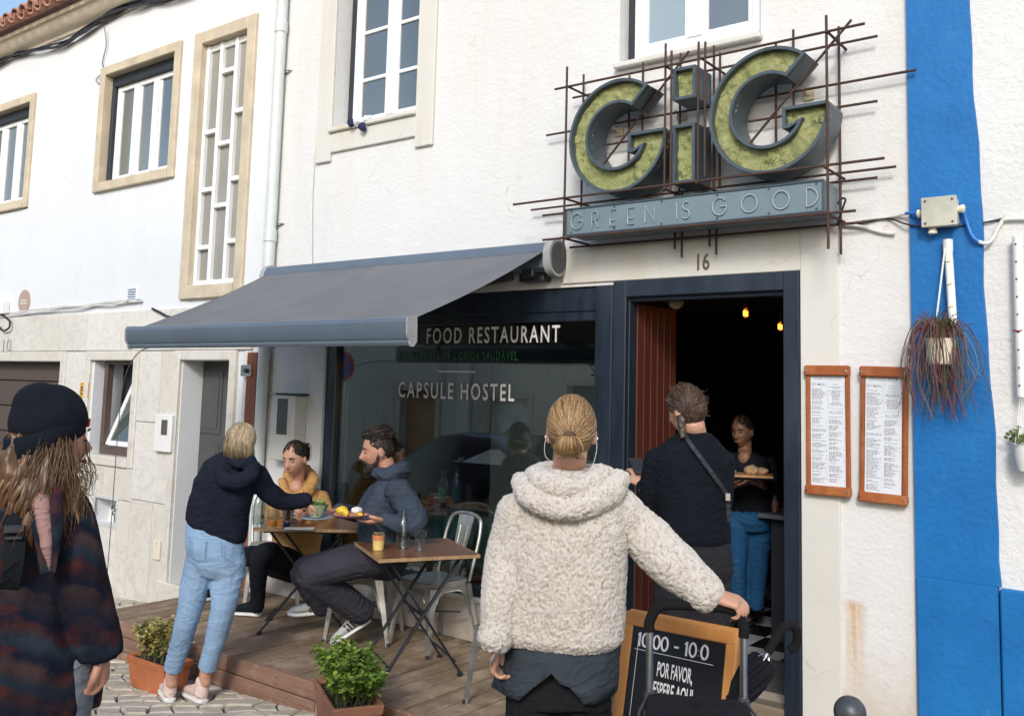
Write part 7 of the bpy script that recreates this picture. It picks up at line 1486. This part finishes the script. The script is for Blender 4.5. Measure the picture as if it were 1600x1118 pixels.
for s_ in (-1, 1): br.limb([H.m(s_*.072, .012, -.02), H.m(s_*.066, .03, -.062), H.m(s_*.046, .062, -.092), H.m(s_*.016, .086, -.108)], [.006, .012, .020, .026]); br.limb([H.m(0, .102, -.046), H.m(s_*.028, .088, -.056), H.m(s_*.036, .075, -.08)], [.006, .008, .014])
br.ball(H.m(0, .078, -.122), .036*H.k, .03*H.k, .034*H.k, 16, 10, (H.X, H.F, H.U)); bo_ = fuse(br, .005, 2, lambda P, N: fbm(P*90, 3)*.005); bo_.tone = np.clip(.3+.4*vnoise(bo_.v*120, 2), 0, 1); obj('beard', bo_, H_DARK, body, 180); face_parts(pr, body, H, lip=False)

# ------------------------------------------------------------------ woman with the braid at the door
T, RT = dirs(1075); A = -T; D = 4.4; F = (A*.93-RT*.36).normalized(); Lx = F.cross(EZ).normalized(); q = fd(1075, 900, D); pr = person('woman with a brown braid and black top standing at the doorway with a phone', V(q.x, q.y, 0)); S = lambda x, y, hw, hd, d=D: (fd(x, y, d), Lx*hw, F*hd)
H = Head(fd(1072, 640, D), (A*.60-RT*.72-EZ*.28), EZ-RT*.05, 1.0)
tp = MB(); tp.loft([S(1084, 852, .17, .125), S(1083, 840, .185, .14), S(1081, 800, .182, .14), S(1079, 760, .188, .135), S(1078, 725, .195, .125), S(1080, 702, .17, .105), S(1084, 686, .115, .085), S(1086, 674, .07, .07)], 28, 2.3)
tp.limb([fd(1027, 718, D), fd(1018, 770, D+.02), fd(1017, 806, D+.08), fd(1010, 785, D+.25), fd(1006, 760, D+.34)], [.07, .062, .058, .05, .042]); tp.limb([fd(1124, 720, D), fd(1127, 775, D), fd(1118, 815, D+.12), fd(1098, 815, D+.3)], [.072, .062, .055, .045])
tp_o = garment('black_top', tp, .008, cloth('black ribbed jersey', (.006, .008, .012), .9), pr, .006, 7, folds=.005, seed=21)
bd = MB(); head_mesh(bd, H); bd.limb([H.m(0, -.02, -.07), fd(1085, 678, D), fd(1084, 700, D)], [.055, .058, .075]); bd.loft([S(1083, 845, .15, .1), S(1079, 760, .15, .1), S(1084, 692, .1, .075)], 18); bd.limb([fd(1027, 722, D), fd(1017, 806, D+.08), fd(1004, 757, D+.35)], [.045, .04, .028]); bd.limb([fd(1124, 724, D), fd(1118, 815, D+.12), fd(1096, 815, D+.32)], [.045, .04, .028])
hand(bd, fd(1004, 758, D+.35), fd(993, 732, D+.42)-fd(1004, 758, D+.35), A*.3-RT*.2+EZ*.2, T, (28, 32, 36, 40), .95, thumb_in=.6); hand(bd, fd(1098, 815, D+.31), -RT+A*.3, -EZ, T, (30, 34, 38, 40), .95)
for x in (1056, 1108): a = fd(x, 880, D); bd.limb([a, V(a.x, a.y, .45), V(a.x, a.y, .08)], [.08, .055, .04])
body = obj('body', fuse(bd, .0058, 2), M_SKIN, pr, 180)
tq = MB(); tq.loft([S(1083, 838, .165, .12), S(1083, 860, .185, .145), S(1083, 890, .19, .15), S(1083, 905, .17, .13)], 26)
for x in (1054, 1110): a = fd(x, 895, D); tq.limb([a+EZ*.06, V(a.x, a.y, .42), V(a.x, a.y, .09)], [.1, .09, .085])
garment('charcoal_trousers', tq, .01, cloth('charcoal trousers', (.020, .019, .022)), pr, .006, 7, (1, 1, .4), folds=.004, seed=22)
for x in (1054, 1110): a = fd(x, 895, D); shoe(pr, V(a.x, a.y, .003)-F*.07, V(a.x, a.y, .003)+F*.18, m=M_BLKSH, ms=M_GUM)
q = fd(997, 727, D+.40); obj('phone', MB().obox(q, (EZ*.5+F*.85).normalized()*.065, RT*.034, (F*.5-EZ*.85).normalized()*.004, .003), M_BLKCABLE, pr)
P = crom([fd(1066, 674, D-.04), fd(1078, 692, D-.115), fd(1100, 722, D-.14), fd(1122, 752, D-.135), fd(1136, 776, D-.09), fd(1139, 815, D-.07)], 6); bs = MB()
bs.ribbon(P, .020, .006, T)
sto = obj('bag_strap', bs, cloth('grey leather strap', (.035, .04, .05), .5), pr); obj('strap_buckle', MB().obox(fd(1137, 776, D-.105), RT*.012, EZ*.018, T*.006, .003), M_ALU, sto)
hc = obj('hair', cap(H, 1.0, .006, .004, 30), H_FRIZZ, body, 180); rd = random.Random(14); paths = []; bt = V(-.75, -.55, -.45).normalized()
for i in range(1100): d = rdir(rd, onhair); e = (bt+V(rd.gauss(0, .15), rd.gauss(0, .15), rd.gauss(0, .15))).normalized(); paths.append([p+V(rd.gauss(0, .0012), rd.gauss(0, .0012), rd.gauss(0, .0012)) for p in slerp_path(H, d, d.lerp(e, rd.uniform(.5, 1)).normalized(), 10, 1.0, .09, rd)])
for i in range(70): d = rdir(rd, onhair); p = HC(H, d, 1.02); o_ = (p-H.c).normalized(); paths.append(crom([p, p+o_*.010+V(rd.gauss(0, .008), rd.gauss(0, .008), rd.gauss(0, .008)), p+o_*rd.uniform(.0, .010)+V(rd.gauss(0, .016), rd.gauss(0, .016), rd.gauss(0, .016))], 3))
strands('curly_strands', paths, H_FRIZZ, hc, .0013, None, 9, 3)
bm = MB(); a0, a1 = fd(1064, 648, D-.06), fd(1067, 684, D-.10)
for k in range(3): bm.tube([a0.lerp(a1, t/24)+RT*.013*math.sin(t*.62+k*2.09)*(1-.4*t/24)+T*.011*math.sin(t*1.24+k*4.18) for t in range(25)], [.011*(1-.35*t/24) for t in range(25)], 8)
bo_ = fuse(bm, .004, 1, lambda P, N: fbm(P*120, 2)*.002); bo_.tone = np.clip(.25+.3*vnoise(bo_.v*200, 2), 0, 1); obj('braid', bo_, H_FRIZZ, hc, 180)

# ------------------------------------------------------------------ waitress inside the doorway
T, RT = dirs(1160); A = -T; D = 6.7; F = (T*.93-RT*.36).normalized(); Lx = F.cross(EZ).normalized(); q = fd(1170, 960, D); pr = person('smiling waitress inside the doorway in a black top and blue jeans carrying a tray', V(q.x, q.y, 0)); S = lambda x, y, hw, hd, d=D: (fd(x, y, d), Lx*hw, F*hd)
H = Head(fd(1160, 673, D), (T*.86-RT*.45-EZ*.18), EZ, .98)
tp = MB(); tp.loft([S(1170, 800, .17, .12), S(1170, 780, .175, .13), S(1168, 755, .165, .13), S(1166, 730, .175, .12), S(1165, 716, .16, .10), S(1164, 707, .1, .08)], 24, 2.3); tp.limb([fd(1132, 722, D), fd(1126, 755, D-.05), fd(1142, 762, D-.2)], [.06, .052, .045]); tp.limb([fd(1200, 722, D), fd(1207, 755, D-.05), fd(1196, 760, D-.2)], [.06, .052, .045]); garment('black_v_neck', tp, .009, M_BLKCLOTH, pr, .005, 8)
bd = MB(); head_mesh(bd, H); bd.limb([H.m(0, -.02, -.07), fd(1164, 706, D), fd(1165, 722, D-.02)], [.05, .05, .075]); bd.ball(fd(1164, 716, D-.06), .055, .05, .06); bd.loft([S(1170, 800, .14, .09), S(1166, 730, .13, .08)], 16); bd.limb([fd(1132, 724, D), fd(1126, 757, D-.05), fd(1148, 757, D-.3)], [.045, .04, .027]); bd.limb([fd(1200, 724, D), fd(1207, 757, D-.05), fd(1190, 757, D-.3)], [.045, .04, .027])
hand(bd, fd(1148, 757, D-.3), RT*.6+T*.6+EZ*.15, EZ, T, (12, 14, 16, 18), .95); hand(bd, fd(1190, 757, D-.3), -RT*.6+T*.6+EZ*.15, EZ, T, (12, 14, 16, 18), .95)
LG = (((1152, 812), (1152, 880), (1154, 950)), ((1188, 812), (1184, 880), (1181, 945)))
for a, b, c in LG: bd.limb([fd(*a, D), fd(*b, D), fd(*c, D)], [.075, .052, .038])
body = obj('body', fuse(bd, .006, 2), M_SKIND, pr, 180); jn = MB(); jn.loft([S(1170, 792, .16, .11), S(1170, 812, .178, .13), S(1170, 828, .15, .11)], 22)
for a, b, c in LG: jn.limb([fd(a[0], a[1]+8, D), fd(*b, D), fd(*c, D)], [.098, .07, .056])
garment('blue_jeans', jn, .009, denim('mid blue denim', (.015, .075, .18)), pr, .004, 9, folds=.006)
M_HIKE = cloth('grey hiking boot', (.10, .085, .07))
for x, y in ((1150, 972), (1180, 970)): a = fz(x, y, .003); shoe(pr, a-F*.0+A*.03, a+A*.03+F*.25, m=M_HIKE, ms=M_DKMETAL, lace=M_GUM)
hc = obj('hair', cap(H, .955), H_DARK, body, 180); rd = random.Random(5); strands('tied_hair', [slerp_path(H, rdir(rd, onhair), V(0, -.9, .35).normalized(), 8, .98, .02, rd) for i in range(160)], H_DARK, hc, .003); face_parts(pr, body, H)
obj('lips_smile', MB().tube([H.m(-.024, .089, -.058), H.m(0, .1005, -.066), H.m(.024, .089, -.058)], .0011, 6), M_WHITEC, body)
q = fd(1170, 742, D-.36); ty = thing('serving_tray', 'wooden tray of bread carried by the waitress inside the doorway', 'tray', q); obj('board', MB().obox(q, RT*.16, A*.11, EZ*.008, .003), plain('pale tray wood', (.40, .22, .09), .5, .2), ty)
for dx, r_ in ((-.11, .022), (.02, .045), (.09, .035)): obj('bread', fuse(MB().ball(q+RT*dx+EZ*(.008+r_*.6), r_*1.3, r_, r_*.75), .006, 1, lambda P, N: fbm(P*40, 3)*.005), plain('crusty bread', (.38, .24, .13), .8, .3, 30) if 'crusty bread' not in MATS else MATS['crusty bread'], ty, 180)

# ------------------------------------------------------------------ long haired woman inside the window
c = fy(556, 712, .62); D = (c-CAMP).dot(CF); T, RT = dirs(556); A = -T; F = (A*.5-RT*.3+RT*.9).normalized(); F = (RT*.75+A*.5).normalized(); Lx = F.cross(EZ).normalized(); q = fd(550, 900, D); pr = person('woman with long dark auburn hair sitting inside behind the shop window', V(q.x, q.y, 0)); S = lambda x, y, hw, hd, d=D: (fd(x, y, d), Lx*hw, F*hd)
H = Head(fd(560, 712, D), F, EZ, 1.05); bd = MB(); head_mesh(bd, H); bd.limb([H.m(0, -.02, -.07), fd(552, 748, D)], [.052, .06]); bd.loft([S(545, 880, .15, .12), S(546, 800, .15, .11), S(550, 756, .12, .08)], 18)
for s_ in (-1, 1): p = fd(548, 885, D)+Lx*.09*s_; bd.limb([p, p+F*.42, p+F*.42-EZ*.42], [.075, .055, .04])
body = obj('body', fuse(bd, .007, 2), M_SKIN, pr, 180); tp = MB(); tp.loft([S(545, 890, .19, .15), S(546, 820, .19, .14), S(548, 775, .19, .12), S(551, 752, .1, .08)], 22)
for s_ in (-1, 1): p = fd(549, 772, D)+Lx*.17*s_; tp.limb([p, p-EZ*.25+F*.04, p-EZ*.28+F*.25], [.06, .052, .042])
garment('maroon_jumper', tp, .01, cloth('dark maroon wool', (.035, .014, .014)), pr, .006, 8); lg = MB()
for s_ in (-1, 1): p = fd(548, 885, D)+Lx*.09*s_; lg.limb([p, p+F*.42], [.1, .075]); lg.limb([p+F*.42, p+F*.42-EZ*.42], [.075, .055])
garment('dark_trousers', lg, .011, M_BLKCLOTH, pr, .004, 8); hc = obj('hair', cap(H, 1.0), H_AUB, body, 180); rd = random.Random(15); paths = []
for i in range(420):
    d = rdir(rd, lambda d: d.z > -.2 and (d.y < .4 or d.z > .6)); d2 = V(d.x, min(d.y, .25), -.1).normalized(); P = slerp_path(H, V(rd.gauss(0, .1), rd.gauss(0, .1), 1).normalized(), d2, 7, 1.04, .05, rd); e = P[-1]; L = rd.uniform(.22, .36); out = (H.X*d2.x+H.F*d2.y); P += [e+out*.02-EZ*L*.4, e+out*.015-EZ*L*.75-H.F*.02, e-EZ*L-H.F*.03]; paths.append(P)
strands('long_hair', paths, H_AUB, hc, .0032, None, 3)
